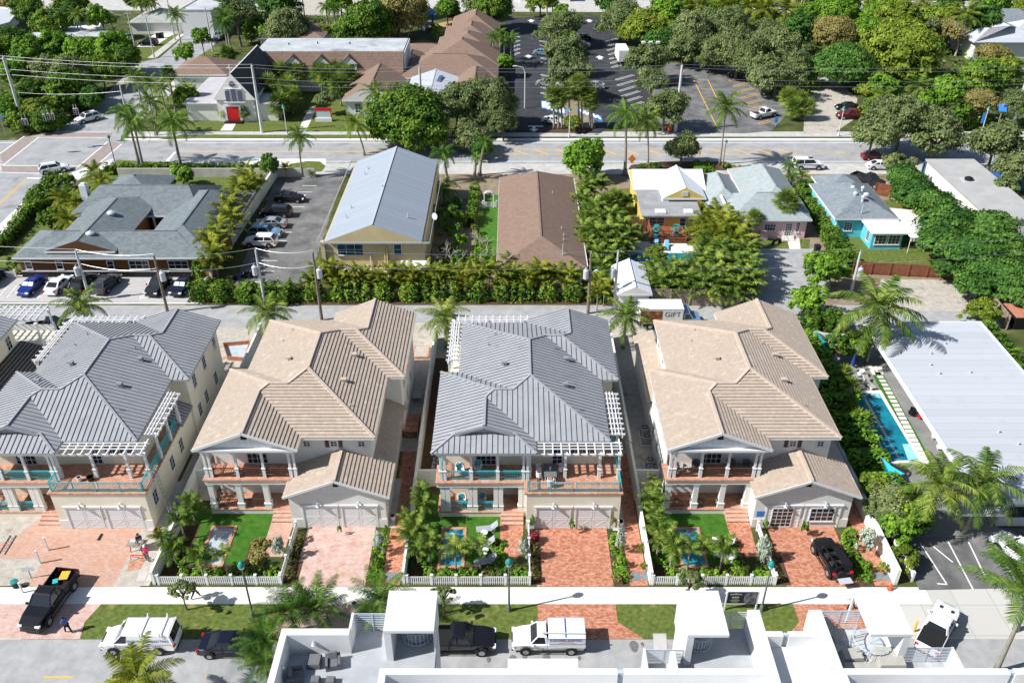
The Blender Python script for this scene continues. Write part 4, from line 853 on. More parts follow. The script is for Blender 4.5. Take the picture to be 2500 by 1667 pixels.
# church
cx = -53.3
t = hall('church', 'steep gabled white church with red door and three narrow windows', 'church', [(cx-3.9, cx+3.9, 166.5, 187.5, 4.6, 9.4, 'y', 0, 0)], mat('roof_black', (.05, .045, .05), .8, (.08, .07, .075), 1), 'stucco_white', inset=.3, gable='stucco_white', fascia='stucco_white', cap='trim')
for x0, x1, x2, x3 in ((-63.2, cx-3.55, -63.7, cx-3.5), (cx+3.55, -45.6, cx+3.5, -45.2)):
    wpart(t, 'aisle', ['stucco_white', mat('aisle_roof', (.44, .42, .44), .8, (.52, .5, .51), .5)], lambda m: (m.box(x0, 167.4, 0, x1, 186, 3.3), m.box(x2, 167, 3.3, x3, 186.4, 3.5, 1)))
wpart(t, 'door', mat('red_paint', (.55, .012, .02), .5), lambda m: m.box(cx-1.9, 166.6, .2, cx+.5, 166.79, 3.0)); wpart(t, 'door_frame', 'trim', lambda m: (m.box(cx-2.3, 166.55, .2, cx-1.92, 166.79, 3.4), m.box(cx+.52, 166.55, .2, cx+.9, 166.79, 3.4), m.box(cx-1.92, 166.55, 3.02, cx+.52, 166.79, 3.4)))
wpart(t, 'door_step', 'black', lambda m: m.box(cx-2.4, 165.4, 0, cx+1, 166.55, .3))
for x in (cx-1.2, cx, cx+1.2): wpart(t, 'lancet_window', mat('church_glass', (.10, .11, .17), .3), lambda m: m.prism([(x-.36, 166.3), (x+.36, 166.3), (x+.36, 166.49), (x-.36, 166.49)], 4.1, 6.4-abs(x-cx)*.25))
wpart(t, 'round_window', 'church_glass', lambda m: m.tube([(cx, 166.49, 7.4), (cx, 166.32, 7.4)], .55, 14)); wpart(t, 'window_sill', 'trim', lambda m: (m.box(cx-2, 166.2, 3.9, cx+2, 166.49, 4.05), m.box(cx-1.7, 166.25, 6.5, cx+1.7, 166.49, 6.6)))
wpart(t, 'cross', 'trim', lambda m: (m.box(cx-.08, 166.7, 9.4, cx+.08, 166.86, 11), m.box(cx-.5, 166.7, 10.3, cx+.5, 166.86, 10.46)))
# mansard hall
t = thing('mansard_hall', 'long hall with flat grey top, brown mansard front and three white dormers', 'building', (-38, 186, 0))
wpart(t, 'wall', 'white', lambda m: m.box(-54, 186.4, 0, -22.8, 199.2, 4.0)); wpart(t, 'gable_end', 'white', lambda m: m.box(-23.2, 187.7, 4, -22.6, 199, 7.95))
wpart(t, 'mansard_roof', 'shingle_brown', lambda m: m.solid([(-54.4, 185.8, 4), (-22.9, 185.8, 4), (-22.9, 199.4, 4), (-54.4, 199.4, 4), (-53.9, 187.6, 8), (-22.9, 187.6, 8), (-22.9, 198.8, 8), (-53.9, 198.8, 8)], ((3, 2, 1, 0), (4, 5, 6, 7), (0, 1, 5, 4), (1, 2, 6, 5), (2, 3, 7, 6), (3, 0, 4, 7))))
wpart(t, 'flat_top', mat('roof_felt', (.36, .38, .40), .9, (.52, .54, .55), .25, spots=((.24, .25, .26), .2, .6)), lambda m: m.box(-53.8, 187.7, 8.0, -22.9, 198.7, 8.12))
for x in (-45.9, -40.0, -34.2):
    o = wpart(t, 'dormer', ['white', 'shingle_brown'], lambda m: (m.box(x-1.5, 185.9, 4.3, x+1.5, 188, 6.1), m.solid([(x-1.8, 185.7, 6.0), (x+1.8, 185.7, 6.0), (x, 185.7, 7.6), (x-1.8, 188.5, 6.0), (x+1.8, 188.5, 6.0), (x, 188.5, 7.6)], ((0, 1, 2), (5, 4, 3), (0, 3, 4, 1))), m.solid([(x-1.9, 185.5, 6.05), (x, 185.5, 7.75), (x, 188.6, 7.75), (x-1.9, 188.6, 6.05), (x+1.9, 185.5, 6.05), (x+1.9, 188.6, 6.05)], ((0, 1, 2, 3), (1, 4, 5, 2)), 1)))
    wpart(t, 'pane', 'glass', lambda m: m.box(x-1.0, 185.84, 4.5, x+1.0, 185.9, 5.8), parent=o)
for y in (189.6, 192, 194.4): wwin(t, (-22.55, y, 6), pi/2, w=.8, h=2.4, nx=1, ny=3)
for x, y in ((-42, 194), (-35, 193.7), (-48, 193)): wpart(t, 'roof_vent', 'black', lambda m: vent_pipe(m, x, y, 8.1, .15, .4))
t = hall('parish_wing', 'brown gabled wing with white end wall between palms and white roofed link', 'building', [(-33.4, -22, 170, 186.5, 3.2, 6.0, 'y', 0, 0)], 'shingle_brown', 'white')
wwin(t, (-30.4, 170.45, 1.5), w=1.2, h=1.9, nx=2, ny=3, gl='glass_blue')
wpart(t, 'porch_roof', 'shingle_brown', lambda m: m.solid([(-29, 170.4, 3.0), (-24, 170.4, 3.0), (-24, 166.8, 2.2), (-29, 166.8, 2.2), (-29, 170.4, 2.8), (-24, 170.4, 2.8), (-24, 166.8, 2.0), (-29, 166.8, 2.0)], ((3, 2, 1, 0), (4, 5, 6, 7), (0, 4, 7, 3), (1, 2, 6, 5), (3, 7, 6, 2))))
for x in (-28.6, -24.4): wpart(t, 'porch_post', 'trim', lambda m: m.box(x-.15, 167, 0, x+.15, 167.3, 2.05))
t = hall('white_roof_link', 'low link building with bright white roof between the brown roofs', 'building', [(-21, -11.2, 171.5, 189, 3.6, 4.6, 'y', 0, 0)], 'membrane', 'stucco_white', inset=.2)
wpart(t, 'skylight', 'glass_blue', lambda m: m.bar((-15.0, 178.5, 4.45), (-14.6, 182.5, 4.5), .8, .1))
t = hall('school_building', 'long brown shingled building with a chain of stepped gables reaching far back', 'building', [(-11.6, -3.4, 174, 190, 3.4, 5.6, 'y', 0, None), (-24, -3.0, 184.5, 199, 3.5, 6.6, 'x', 7, 7), (-19.5, -2.8, 194, 209, 3.52, 7.6, 'y', 6, 7), (-17.5, -3.0, 203, 219, 3.5, 6.8, 'y', 6, 7), (-16.5, -3.2, 212, 229, 3.48, 6.5, 'y', 6, 6), (-15.2, -3.1, 222, 241, 3.46, 6.8, 'y', 6, 6)], 'shingle_brown', 'stucco_white')
t = hall('brown_roof_annex', 'low brown roof tucked behind the mansard hall by the playground', 'building', [(-28, -13, 203, 214, 3.0, 4.6, 'x'), (-26, -19.5, 198.8, 206, 3.02, 4.8, 'y', 0, None)], 'shingle_brown', 'stucco_white')
t = hall('brown_roof_house', 'brown roofed house behind trees left of the mansard hall', 'house', [(-62, -46, 219, 233, 3.2, 5.6, 'x')], 'shingle_brown', 'stucco')
t = hall('brown_roof_house', 'brown shingled roof glimpsed between church and street trees', 'house', [(-72, -60, 185, 196, 4.0, 6.4, 'x')], 'shingle_brown', 'white')
# upper left
t = thing('white_building', 'white flat-roofed building at the top left corner of the photo', 'building', (-125, 200, 0))
wpart(t, 'wall', 'stucco_white', lambda m: m.prism([a0(-300, 330, 0), a0(60, 300, 0), a0(170, 210, 0), a0(-250, 190, 0)], 0, 4.4)); wpart(t, 'flat_roof', 'membrane', lambda m: m.prism([a0(-300, 300, 5), a0(80, 195, 5), a0(165, 100, 5), a0(-200, 40, 5)], 4.4, 4.9))
t = thing('grey_bungalow', 'low bungalow with flat grey roof behind the hedge of trees', 'house', (-88, 205, 0))
wpart(t, 'wall', 'stucco_white', lambda m: m.prism([a0(510, 360, 0), a0(900, 360, 0), a0(930, 300, 0), a0(520, 300, 0)], 0, 2.8)); wpart(t, 'flat_roof', 'roof_felt', lambda m: m.prism([a0(240, 335, 3), a0(930, 328, 3), a0(965, 262, 3), a0(510, 258, 3), a0(470, 295, 3), a0(300, 292, 3)], 2.8, 3.05))
t = thing('grey_bungalow', 'bungalow with lichen grey hip roof by the parked silver car', 'house', (-77, 225, 0))
x0, y0 = a0(1130, 205, 3).x, a0(1130, 205, 3).y
wpart(t, 'wall', 'stucco_white', lambda m: m.box(x0+.6, y0+.6, 0, x0+13, y0+13, 2.8)); wpart(t, 'roof', mat('roof_lichen', (.27, .28, .26), .9, (.38, .39, .36), .4), lambda m: roofsolid(m, x0, x0+14, y0, y0+14, 3, 5.2, 'x'))
t = thing('grey_warehouse', 'tall plain grey-white block with flat dark roof beside the side street', 'building', (-63, 215, 0))
P4 = [a0(1640, 330), a0(1900, 330), a0(1960, 130), a0(1770, 240)]
q0 = a0(1640, 330); q1 = a0(1772, 255)
wpart(t, 'wall', 'white', lambda m: m.prism([(q0.x, q0.y), (q0.x+8, q0.y), (q0.x+12, q0.y+27), (q0.x+2, q0.y+27)], 0, 6.6)); wpart(t, 'flat_roof', 'roof_felt', lambda m: m.prism([(q0.x+.4, q0.y+.4), (q0.x+7.7, q0.y+.4), (q0.x+11.5, q0.y+26.5), (q0.x+2.3, q0.y+26.5)], 6.6, 6.65)); wpart(t, 'parapet', 'trim', lambda m: (m.bar((q0.x, q0.y, 6.75), (q0.x+2, q0.y+27, 6.75), .3, .3), m.bar((q0.x, q0.y, 6.755), (q0.x+8, q0.y, 6.755), .3, .3)))
# upper right
t = thing('white_house', 'white peaked house half hidden by trees at the right edge', 'house', (100, 180, 0))
p = d0(2200, 545, 0)
wpart(t, 'wall', 'white', lambda m: m.box(p.x-9, p.y, 0, p.x+14, p.y+14, 4.5)); wpart(t, 'roof', 'membrane', lambda m: (roofsolid(m, p.x-10, p.x+8, p.y-1, p.y+11, 4.6, 7.6, 'y'), roofsolid(m, p.x+1, p.x+16, p.y+4, p.y+15, 4.7, 7.4, 'x'))); wpart(t, 'low_roof', 'shingle_blue', lambda m: roofsolid(m, p.x-5, p.x+16, p.y+13, p.y+26, 4.0, 7.8, 'x'))
t = thing('white_house', 'white wall and pale roof glimpsed at the very top right behind trees', 'house', (40, 262, 0))
p = d0(330, 90, 0); wpart(t, 'wall', 'white', lambda m: m.box(p.x-9, p.y, 0, p.x+9, p.y+10, 5)); wpart(t, 'roof', 'membrane', lambda m: roofsolid(m, p.x-10, p.x+10, p.y-1, p.y+11, 5, 7, 'x'))
t = hall('grey_house', 'blue-grey house across the rear street behind the car park', 'house', [(2, 18, 276, 288, 4, 6, 'x')], 'shingle_blue', 'stucco_white')
# fences of the middle row
def slatfence(label, p, q, h=1.8, m='wood_red', every=2.4, horiz=True, name='timber_fence', gap=.2):
    p, q = V((p[0], p[1], 0)), V((q[0], q[1], 0)); t = thing(name, label, 'fence', p, atan2(q.y-p.y, q.x-p.x)); L = (q-p).length
    b = MB()
    if horiz:
        n = int(h/gap)
        for i in range(n): b.box(0, -.03, .08+i*gap, L, .03, .08+i*gap+gap*.8)
    else:
        n = int(L/gap)
        for i in range(n): b.box(i*gap, -.03, .03, i*gap+gap*.86, .03, h+random.uniform(-.04, .04))
    b.build('boards', m, t)
    for i in range(int(L/every)+1): b = MB(); b.box(i*every-.07, -.13, 0, i*every+.07, -.031, h+.05); b.build('post', m, t)
    return t
slatfence('dark red-brown slatted fence between turquoise house lawn and gravel lot', d1(800, 1050), d1(1850, 1105))
slatfence('brown slatted fence beside the dark pickup and turquoise house', d1(1000, 345), d1(1260, 400), 2.0)
slatfence('short brown gate fence between hedge and turquoise house', d1(410, 370), d1(475, 385), 1.6)
slatfence('terracotta side fence along the trees right of the turquoise house', d1(1270, 400), d1(1480, 660), 1.6, mat('terracotta', (.42, .16, .07), .85, (.5, .2, .1), 1))
slatfence('weathered upright board fence behind the alley below the palm clump', c1(1270, 1325), c1(2070, 1345), 2.3, 'wood_grey', 2.4, False, gap=.22)
slatfence('dark plank fence left of the yellow cottage', c1(1035, 670), c1(1235, 680), 2.0, 'wood', 2.4, False, gap=.2)
slatfence('low black fence behind the hedge by the shade sail', d2(460, 200), d2(700, 200), 1.2, 'black')
slatfence('dark board fence at the far right behind the gravel lot', d1(1900, 1190), d1(2180, 1560), 2.0, 'wood_grey', 2.4, False)
slatfence('blue screened fence behind the flat grey building', (75.6, 136.5), (92, 128), 2.4, mat('blue_screen', (.04, .13, .42), .8, (.06, .18, .5), 1), 3, False, gap=.4)
slatfence('blue mesh screen under the trees by the avenue', (69, 139.6), (76, 139.2), 2.2, 'blue_screen', 3, False, gap=.4)
slatfence('timber fence along the right side of the flat grey building', (76.5, 113), (76.5, 130), 2.0, 'wood_grey', 3, False, gap=.3)
wall('tall white wall between office hedge and the car park', [((a1(1880, 1090).x, a1(1880, 1090).y, 1.9), (b1(215, 165).x, b1(215, 165).y, 1.9))], .3)
wall('grey wall along the avenue behind the office garden', [((-66, 138.6, 1.5), (-33, 138.6, 1.5))], .25, 'concrete_grey')
wall('white wall behind the palm row along the alley', [((-39, 97.9, .9), (12.5, 97.9, .9))], .2, 'concrete_grey')
wall('low white wall by the parking court of the white building', [((33.2, 50.4, 1.1), (33.0, 54.2, 1.1))], .2)
picket('picket_fence', 'white picket fence with arched gate beside the brown roofed bungalow', (-6.6, 126.0), (-2.4, 126.0))
picket('picket_fence', 'white picket fence under the transformer pole by the alley', (8.6, 97.9), (12.4, 98.1), 1.2)
picket('picket_fence', 'white picket fence at the left of the office car park', (-72, 103.2), (-66.3, 103.2))
def arch(label, x, y):
    t = thing('garden_arch', label, 'arch', (x, y, 0)); m = MB()
    for s in (-.7, .7): m.box(s-.07, -.3, 0, s+.07, -.2, 2.1); m.box(s-.07, .2, 0, s+.07, .3, 2.1)
    m.build('posts', 'trim', t); m = MB()
    for yy in (-.25, .25): m.tube([(.75*cos(pi*i/8), yy, 2.1+.6*sin(pi*i/8)) for i in range(9)], .07, 5)
    for i in range(1, 8): m.bar((.75*cos(pi*i/8), -.4, 2.15+.6*sin(pi*i/8)), (.75*cos(pi*i/8), .4, 2.15+.6*sin(pi*i/8)), .05, .05)
    m.build('arch_top', 'trim', t)
arch('white arched garden gate at the end of the stepping stones', -3.6, 126.0); arch('white garden arch behind the transformer pole', 11.3, 100.2)
# ---------------- vegetation
rnd = random.Random(11)
leafmat('leaf_oak', (0.069, 0.108, 0.035), (0.166, 0.215, 0.074), (0.332, 0.370, 0.156))
leafmat('leaf_ficus', (0.027, 0.078, 0.012), (0.108, 0.205, 0.023), (0.293, 0.410, 0.049))
leafmat('leaf_lime', (.07, .12, .012), (.17, .24, .025), (.36, .42, .06))
leafmat('leaf_dark', (0.019, 0.069, 0.016), (0.069, 0.166, 0.027), (0.176, 0.312, 0.058))
leafmat('leaf_olive', (0.117, 0.108, 0.027), (0.254, 0.225, 0.069), (0.429, 0.370, 0.137))
leafmat('leaf_mid', (0.039, 0.108, 0.014), (0.146, 0.293, 0.027), (0.332, 0.507, 0.058))
leafmat('leaf_silver', (0.240, 0.300, 0.210), (0.435, 0.495, 0.390), (0.660, 0.705, 0.600), .1)
leafmat('leaf_palm', (0.039, 0.098, 0.016), (0.146, 0.225, 0.035), (0.390, 0.448, 0.088), .3, .5)
leafmat('leaf_royal', (0.033, 0.098, 0.016), (0.111, 0.215, 0.033), (0.286, 0.403, 0.065), .3, .5)
leafmat('leaf_yellow', (.06, .10, .012), (.20, .245, .025), (.44, .43, .055), .35, .5)
leafmat('leaf_red', (0.180, 0.015, 0.030), (0.375, 0.045, 0.075), (0.450, 0.090, 0.120), .2)
mat('bark', (.13, .10, .075), .95, (.22, .18, .14), 4); mat('palm_bark', (.25, .22, .18), .9, (.36, .33, .28), 6); mat('crownshaft', (.10, .20, .03), .5, (.16, .27, .05), 2); mat('bare_wood', (.36, .31, .26), .9, (.48, .43, .37), 3)
def rdir(r=rnd):
    z = r.uniform(-1, 1); a = r.uniform(0, 2*pi); q = sqrt(1-z*z); return V((q*cos(a), q*sin(a), z))
def leaf(b, p, n, s, r):
    a = n.orthogonal().normalized(); t = r.uniform(0, 2*pi); u = a*cos(t)+n.cross(a)*sin(t); w_ = n.cross(u)
    i = len(b.v); b.v += [tuple(p-u*s), tuple(p+w_*s*.55), tuple(p+u*s), tuple(p-w_*s*.55)]; b.f.append((i, i+1, i+2, i+3)); b.mi.append(0)
def crown_mesh(seed, rad, asp, clumps, per, ls, cr=.26, flat=.55, lumps=.3, hollow=.4):
    r = random.Random(seed); b = MB(); lob = [(rdir(r), r.uniform(.5, 1)) for _ in range(7)]
    for c in range(clumps):
        d = rdir(r)
        if d.z < -.45: d.z *= -.6
        d.normalize()
        ext = 1-lumps+lumps*max([max(0, d.dot(l))**3*k for l, k in lob])*1.25
        rr = rad*ext*(hollow+(1-hollow)*r.random()**.45)*(1-cr*.55)
        c0_ = V((d.x*rr, d.y*rr, d.z*rr*asp)); q = rad*cr*r.uniform(.6, 1.25)
        for k in range(int(per*r.uniform(.7, 1.3))):
            n = rdir(r); n.z = abs(n.z)*.9+.05 if r.random() < .8 else n.z
            p = c0_+V((n.x*q, n.y*q, n.z*q*flat))*r.uniform(.55, 1.1)
            n2 = (n+rdir(r)*.8+V((0, 0, .5))+d*.4).normalized()
            leaf(b, p, n2, ls*r.uniform(.7, 1.35), r)
    return b
CROWN = {}
KIND = {  # leaf material, asp, clump radius, flat, lumps, leaf scale
 'oak': ('leaf_oak', .62, .15, .8, .55, .72), 'ficus': ('leaf_ficus', .80, .17, .75, .36, .9), 'lime': ('leaf_lime', .68, .15, .55, .42, .85),
 'dark': ('leaf_dark', .75, .16, .65, .42, .9), 'olive': ('leaf_olive', .72, .16, .7, .45, .8), 'mid': ('leaf_mid', .74, .16, .7, .45, .9), 'silver': ('leaf_silver', 1.1, .26, .9, .25, .8), 'layer': ('leaf_dark', .62, .24, .28, .4, 1.0), 'red': ('leaf_red', .8, .3, .8, .3, 1.0)}
SIZES = {'XS': (.8, 30, 36, .10), 'S': (1.8, 80, 46, .14), 'M': (4.0, 230, 58, .20), 'L': (7.0, 430, 78, .26)}
def crown(kind, rad, seed):
    s = min(SIZES, key=lambda k: abs(math.log(SIZES[k][0]/rad))); v = seed % 2; key = (kind, s, v)
    if key not in CROWN:
        R0, cl, per, ls = SIZES[s]; lm, asp, cr, fl, lu, lsc = KIND[kind]
        CROWN[key] = crown_mesh(sum(map(ord, kind))*7+v*31+len(s), R0, asp, cl, per, ls*lsc, cr, fl, lu).build('crown', lm, link=False)
    return CROWN[key], SIZES[s][0]
TR = {}
def trunk_proto(kind):
    if kind in TR: return TR[kind]
    b = MB(); r = random.Random(5)
    b.tube([(0, 0, 0), (.05, .02, .35), (-.03, .05, .7), (.02, 0, 1)], [.16, .12, .10, .07], 7)
    for k in range(5):
        a = k*2*pi/5+r.uniform(-.3, .3); b.tube([(0, 0, .5+.06*k), (cos(a)*.5, sin(a)*.5, .85), (cos(a)*1.15, sin(a)*1.15, 1.12)], [.08, .06, .03], 5)
    TR[kind] = b.build('trunk', 'bark', link=False); return TR[kind]
NT = [0]
def place(name, label, cat, p, group=None): return thing(name, label, cat, p, 0, group)
def tree(kind, T, cx, cy, w_, zc, label, group=None, name='broadleaf_tree', base=0, sq=1.0):
    NT[0] += 1; p = T(cx, cy, zc); rad = T.m(w_, cx, cy, zc)/2; asp = KIND[kind][1]
    t = thing(name, label, 'shrub' if name in ('shrub', 'bush') else 'tree', (p.x, p.y, base), 0, group)
    c, R0 = crown(kind, rad, NT[0]); o = c.copy(); COL.objects.link(o); o.parent = t
    s = rad/R0*1.32; o.location = (0, 0, (zc-base)*.92); o.scale = (s, s, s*sq*1.15); o.rotation_euler = (0, 0, rnd.uniform(0, 6.28))
    if zc-base > .35*rad:
        q = trunk_proto('b').copy(); COL.objects.link(q); q.parent = t; h = max(zc-base, .3); k = max(.5, rad*.42); q.scale = (k, k, h); q.rotation_euler = (0, 0, rnd.uniform(0, 6.28))
    return t
def shrub(kind, p, rad, label, group=None, h=None, name='shrub'):
    NT[0] += 1; c, R0 = crown(kind, rad, NT[0]); h = rad*.55 if h is None else h
    o = c.copy(); COL.objects.link(o); o.name = name; s = rad/R0; o.location = (p[0], p[1], h); o.scale = (s, s, s*(h/(rad*.7) if h > rad*.8 else 1)); o.rotation_euler = (0, 0, rnd.uniform(0, 6.28))
    return tag(o, label, 'shrub', group)
# ---- palms
def frond(b, az, el, L, droop, ll, lw, n, hang, r, twist=0, base=V((0, 0, 0)), m=0):
    p = V(base); steps = n; ds = L/steps; e = el; hd = V((cos(az), sin(az), 0)); sd_ = V((-sin(az), cos(az), 0)); pts = [p.copy()]
    for i in range(steps):
        f = (i+1)/steps; d = hd*cos(e)+V((0, 0, sin(e))); q = p+d*ds
        up = d.cross(sd_)*-1 if True else 0
        if f > .1:
            l_ = ll*(.45+1.1*sin(pi*min(1, f*.86+.1)))*r.uniform(.85, 1.1)*.75
            for s in (-1, 1):
                t = (sd_*s*(.85)+d*(.35+.35*f)+V((0, 0, -hang-.25*f))+rdir(r)*.12).normalized()
                w_ = d*lw*.5
                tip = q+t*l_; mid = q+t*l_*.5+V((0, 0, .06*l_))
                i0 = len(b.v); b.v += [tuple(q-w_), tuple(q+w_), tuple(mid+w_*.9), tuple(tip), tuple(mid-w_*.9)]
                b.f.append((i0, i0+1, i0+2, i0+3, i0+4)); b.mi.append(m)
        p = q; pts.append(p.copy()); e -= droop*ds*(.5+f)
    b.tube(pts[::3]+[pts[-1]], [.035*(1-.8*i/max(1, len(pts[::3]))) for i in range(len(pts[::3])+1)], 3, m, False)
def palm_crown(seed, nf, L, ll, lw, n, e_hi, e_lo, droop, hang, lm, shaft=0):
    r = random.Random(seed); b = MB()
    for k in range(nf):
        f = (k+.5)/nf; el = R(e_hi+(e_lo-e_hi)*f); frond(b, k*2.39996+r.uniform(-.2, .2), el, L*r.uniform(.85, 1.1)*(1 if f > .15 else .8), droop*r.uniform(.8, 1.2), ll, lw, n, hang, r, base=V((0, 0, .15*(1-f))))
    return b.build('crown', lm, link=False)
def fan_crown(seed, nf, pet, fr, lm):
    r = random.Random(seed); b = MB()
    for k in range(nf):
        f = (k+.5)/nf; el = R(80-115*f); az = k*2.39996; d = V((cos(az)*cos(el), sin(az)*cos(el), sin(el))); c = d*pet*r.uniform(.75, 1.1)
        b.tube([(0, 0, 0), c], .02, 3, 0, False); s = d.orthogonal().normalized(); u = V((-sin(az), cos(az), 0)); w_ = d.cross(u)
        for j in range(15):
            a = R(-115+230*j/14); t = (d*cos(a)+u*sin(a)+V((0, 0, -.3))+w_*r.uniform(-.12, .12)).normalized(); q = c+t*fr*r.uniform(.85, 1.05); x = t.cross(w_).normalized()*.06
            b.face((c-x*.3, c+t*fr*.5-x, q, c+t*fr*.5+x))
    return b.build('crown', lm, link=False)
PALM = {}
def pproto(kind, v):
    if (kind, v) in PALM: return PALM[kind, v]
    s = v*17+3
    if kind == 'coconut': o = palm_crown(s, 22, 4.2, .9, .11, 28, 78, -34, .30, .35, 'leaf_palm')
    elif kind == 'near': o = palm_crown(s, 20, 4.0, .85, .06, 44, 84, 18, .20, .25, 'leaf_royal')
    elif kind == 'gold': o = palm_crown(s, 17, 3.6, .85, .13, 24, 82, -20, .30, .3, 'leaf_yellow')
    elif kind == 'royal': o = palm_crown(s, 17, 4.3, 1.1, .10, 28, 70, -32, .36, .55, 'leaf_royal')
    elif kind == 'garden': o = palm_crown(s, 11, 1.25, .40, .09, 11, 78, 18, .8, .25, 'leaf_palm')
    elif kind == 'areca': o = palm_crown(s, 9, 2.3, .50, .15, 13, 84, 40, .68, .3, 'leaf_yellow')
    elif kind == 'green': o = palm_crown(s, 12, 2.7, .62, .17, 14, 85, 18, .50, .3, 'leaf_palm')
    elif kind == 'sabal': o = fan_crown(s, 44, 1.1, 1.0, 'leaf_palm')
    elif kind == 'spiky':
        r = random.Random(s); b = MB()
        for k in range(46):
            el = R(85-90*((k+.5)/46)); az = k*2.39996; d = V((cos(az)*cos(el), sin(az)*cos(el), sin(el))); u = V((-sin(az), cos(az), 0))*.05
            b.face((-u, d*.5-u*1.2, d*1.0+V((0, 0, -.08)), d*.5+u*1.2))
        o = b.build('crown', 'leaf_lime', link=False)
    PALM[kind, v] = o; return o
def palm_trunk(h, lean, r0, r1, shaft, seed=0):
    b = MB(); n = 7
    pts = [(lean[0]*(i/n)**1.6, lean[1]*(i/n)**1.6, h*i/n) for i in range(n+1)]
    b.tube(pts, [r0+(r1-r0)*min(1, (i/n)*1.6)+(r0*.35 if i == 0 else 0) for i in range(n+1)], 8)
    return b
NP = [0]
def palm(kind, p, h, label, group=None, scale=1.0, lean=(0, 0), name=None, crowns=None, sz=1.0):
    """p: ground point; the crown sits at height h"""
    NP[0] += 1; k = NP[0]
    nm = name or {'coconut': 'coconut_palm', 'near': 'coconut_palm', 'gold': 'areca_palm', 'royal': 'royal_palm', 'garden': 'garden_palm', 'areca': 'areca_palm', 'green': 'palm_clump', 'sabal': 'sabal_palm', 'spiky': 'yucca_plant'}[kind]
    t = thing(nm, label, 'palm' if kind != 'spiky' else 'plant', (p[0], p[1], 0), 0, group)
    r0, r1 = {'coconut': (.19, .13), 'near': (.2, .14), 'gold': (.12, .09), 'royal': (.30, .19), 'garden': (.09, .07), 'areca': (.08, .06), 'green': (.10, .08), 'sabal': (.2, .17), 'spiky': (.1, .1)}[kind]
    if h > .6:
        b = palm_trunk(h, lean, r0, r1, 0); b.build('trunk', 'palm_bark', t, smooth=True)
        if kind == 'royal': b = MB(); b.tube([(lean[0], lean[1], h-1.3), (lean[0], lean[1], h-.6), (lean[0], lean[1], h+.2)], [.2, .19, .12], 8); b.build('crownshaft', 'crownshaft', t, smooth=True)
        if kind == 'coconut' and scale > .8:
            b = MB()
            for j in range(6): b.lathe([(.01, -.14), (.11, -.06), (.12, .04), (.01, .15)], (lean[0]+.28*cos(j), lean[1]+.28*sin(j), h-.3-.1*(j % 2)), 6)
            b.build('coconuts', 'leaf_lime', t)
    for (dx, dy, dz, sc) in (crowns or [(0, 0, 0, 1)]):
        o = pproto(kind, k % 2).copy(); COL.objects.link(o); o.parent = t; o.location = (lean[0]+dx, lean[1]+dy, h+dz); s = scale*sc; o.scale = (s, s, s*sz); o.rotation_euler = (0, 0, rnd.uniform(0, 6.28))
    return t
def palmpx(kind, T, bx, by, cx, cy, label, **k):
    """base pixel and crown pixel: height and lean follow"""
    g_ = T(bx, by); h = T.h(g_, cy); c_ = T(cx, cy, h); lean = (c_.x-g_.x, 0)
    return palm(kind, g_, h, label, lean=lean, **k)
def crownpx(kind, T, cx, cy, z, label, **k):
    p = T(cx, cy, z); return palm(kind, p, z, label, **k)
# ---- hedges and ground cover
def hedge(label, pts, wd, h, kind='leaf_hedge', dens=42, ls=.16, name='hedge', rough=.18, cat='hedge'):
    b = MB(); r = random.Random(len(label)*13)
    for (p, q) in zip(pts, pts[1:]):
        p, q = V((p[0], p[1], 0)), V((q[0], q[1], 0)); d = (q-p); L = d.length; d.normalize(); s = V((-d.y, d.x, 0))
        for k in range(int(L*(wd+2*h)*dens)):
            x = r.uniform(0, L); bump = 1+rough*sin(x*2.1+7*sin(x*.6))
            t = r.uniform(0, wd+2*h)
            if t < wd: o = s*((t-wd/2)*bump)+V((0, 0, h*bump)); n = V((0, 0, 1))
            else: sg = 1 if t < wd+h else -1; o = s*(sg*wd/2*bump)+V((0, 0, ((t-wd) % h)*bump)); n = s*sg
            leaf(b, p+d*x+o+rdir(r)*.16, (n+rdir(r)*.8+V((0, 0, .3))).normalized(), ls*r.uniform(.7, 1.4), r)
    c = MB()
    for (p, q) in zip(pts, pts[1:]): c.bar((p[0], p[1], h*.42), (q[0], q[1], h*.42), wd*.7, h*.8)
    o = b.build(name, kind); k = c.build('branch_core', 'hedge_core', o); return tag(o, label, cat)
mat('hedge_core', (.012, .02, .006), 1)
def cover(name, label, poly, n, kind, ls=.12, h=.35, cat='ground cover', qs=1):
    b = MB(); r = random.Random(n); xs = [p[0] for p in poly]; ys = [p[1] for p in poly]
    def inside(x, y):
        c = False; j = len(poly)-1
        for i in range(len(poly)):
            xi, yi, xj, yj = poly[i][0], poly[i][1], poly[j][0], poly[j][1]
            if (yi > y) != (yj > y) and x < (xj-xi)*(y-yi)/(yj-yi)+xi: c = not c
            j = i
        return c
    pl = 0
    while pl < n:
        x, y = r.uniform(min(xs), max(xs)), r.uniform(min(ys), max(ys))
        if not inside(x, y): pl += .2; continue
        pl += 1; hh = h*r.uniform(.4, 1.2); q = r.uniform(.14, .3)*qs
        for k in range(16):
            nn = rdir(r); nn.z = abs(nn.z); leaf(b, V((x, y, .02))+V((nn.x*q, nn.y*q, nn.z*hh)), (nn+V((0, 0, .4))).normalized(), ls*r.uniform(.7, 1.4), r)
    o = b.build(name, kind); o['kind'] = 'stuff'; o['label'] = label; o['category'] = cat; return o
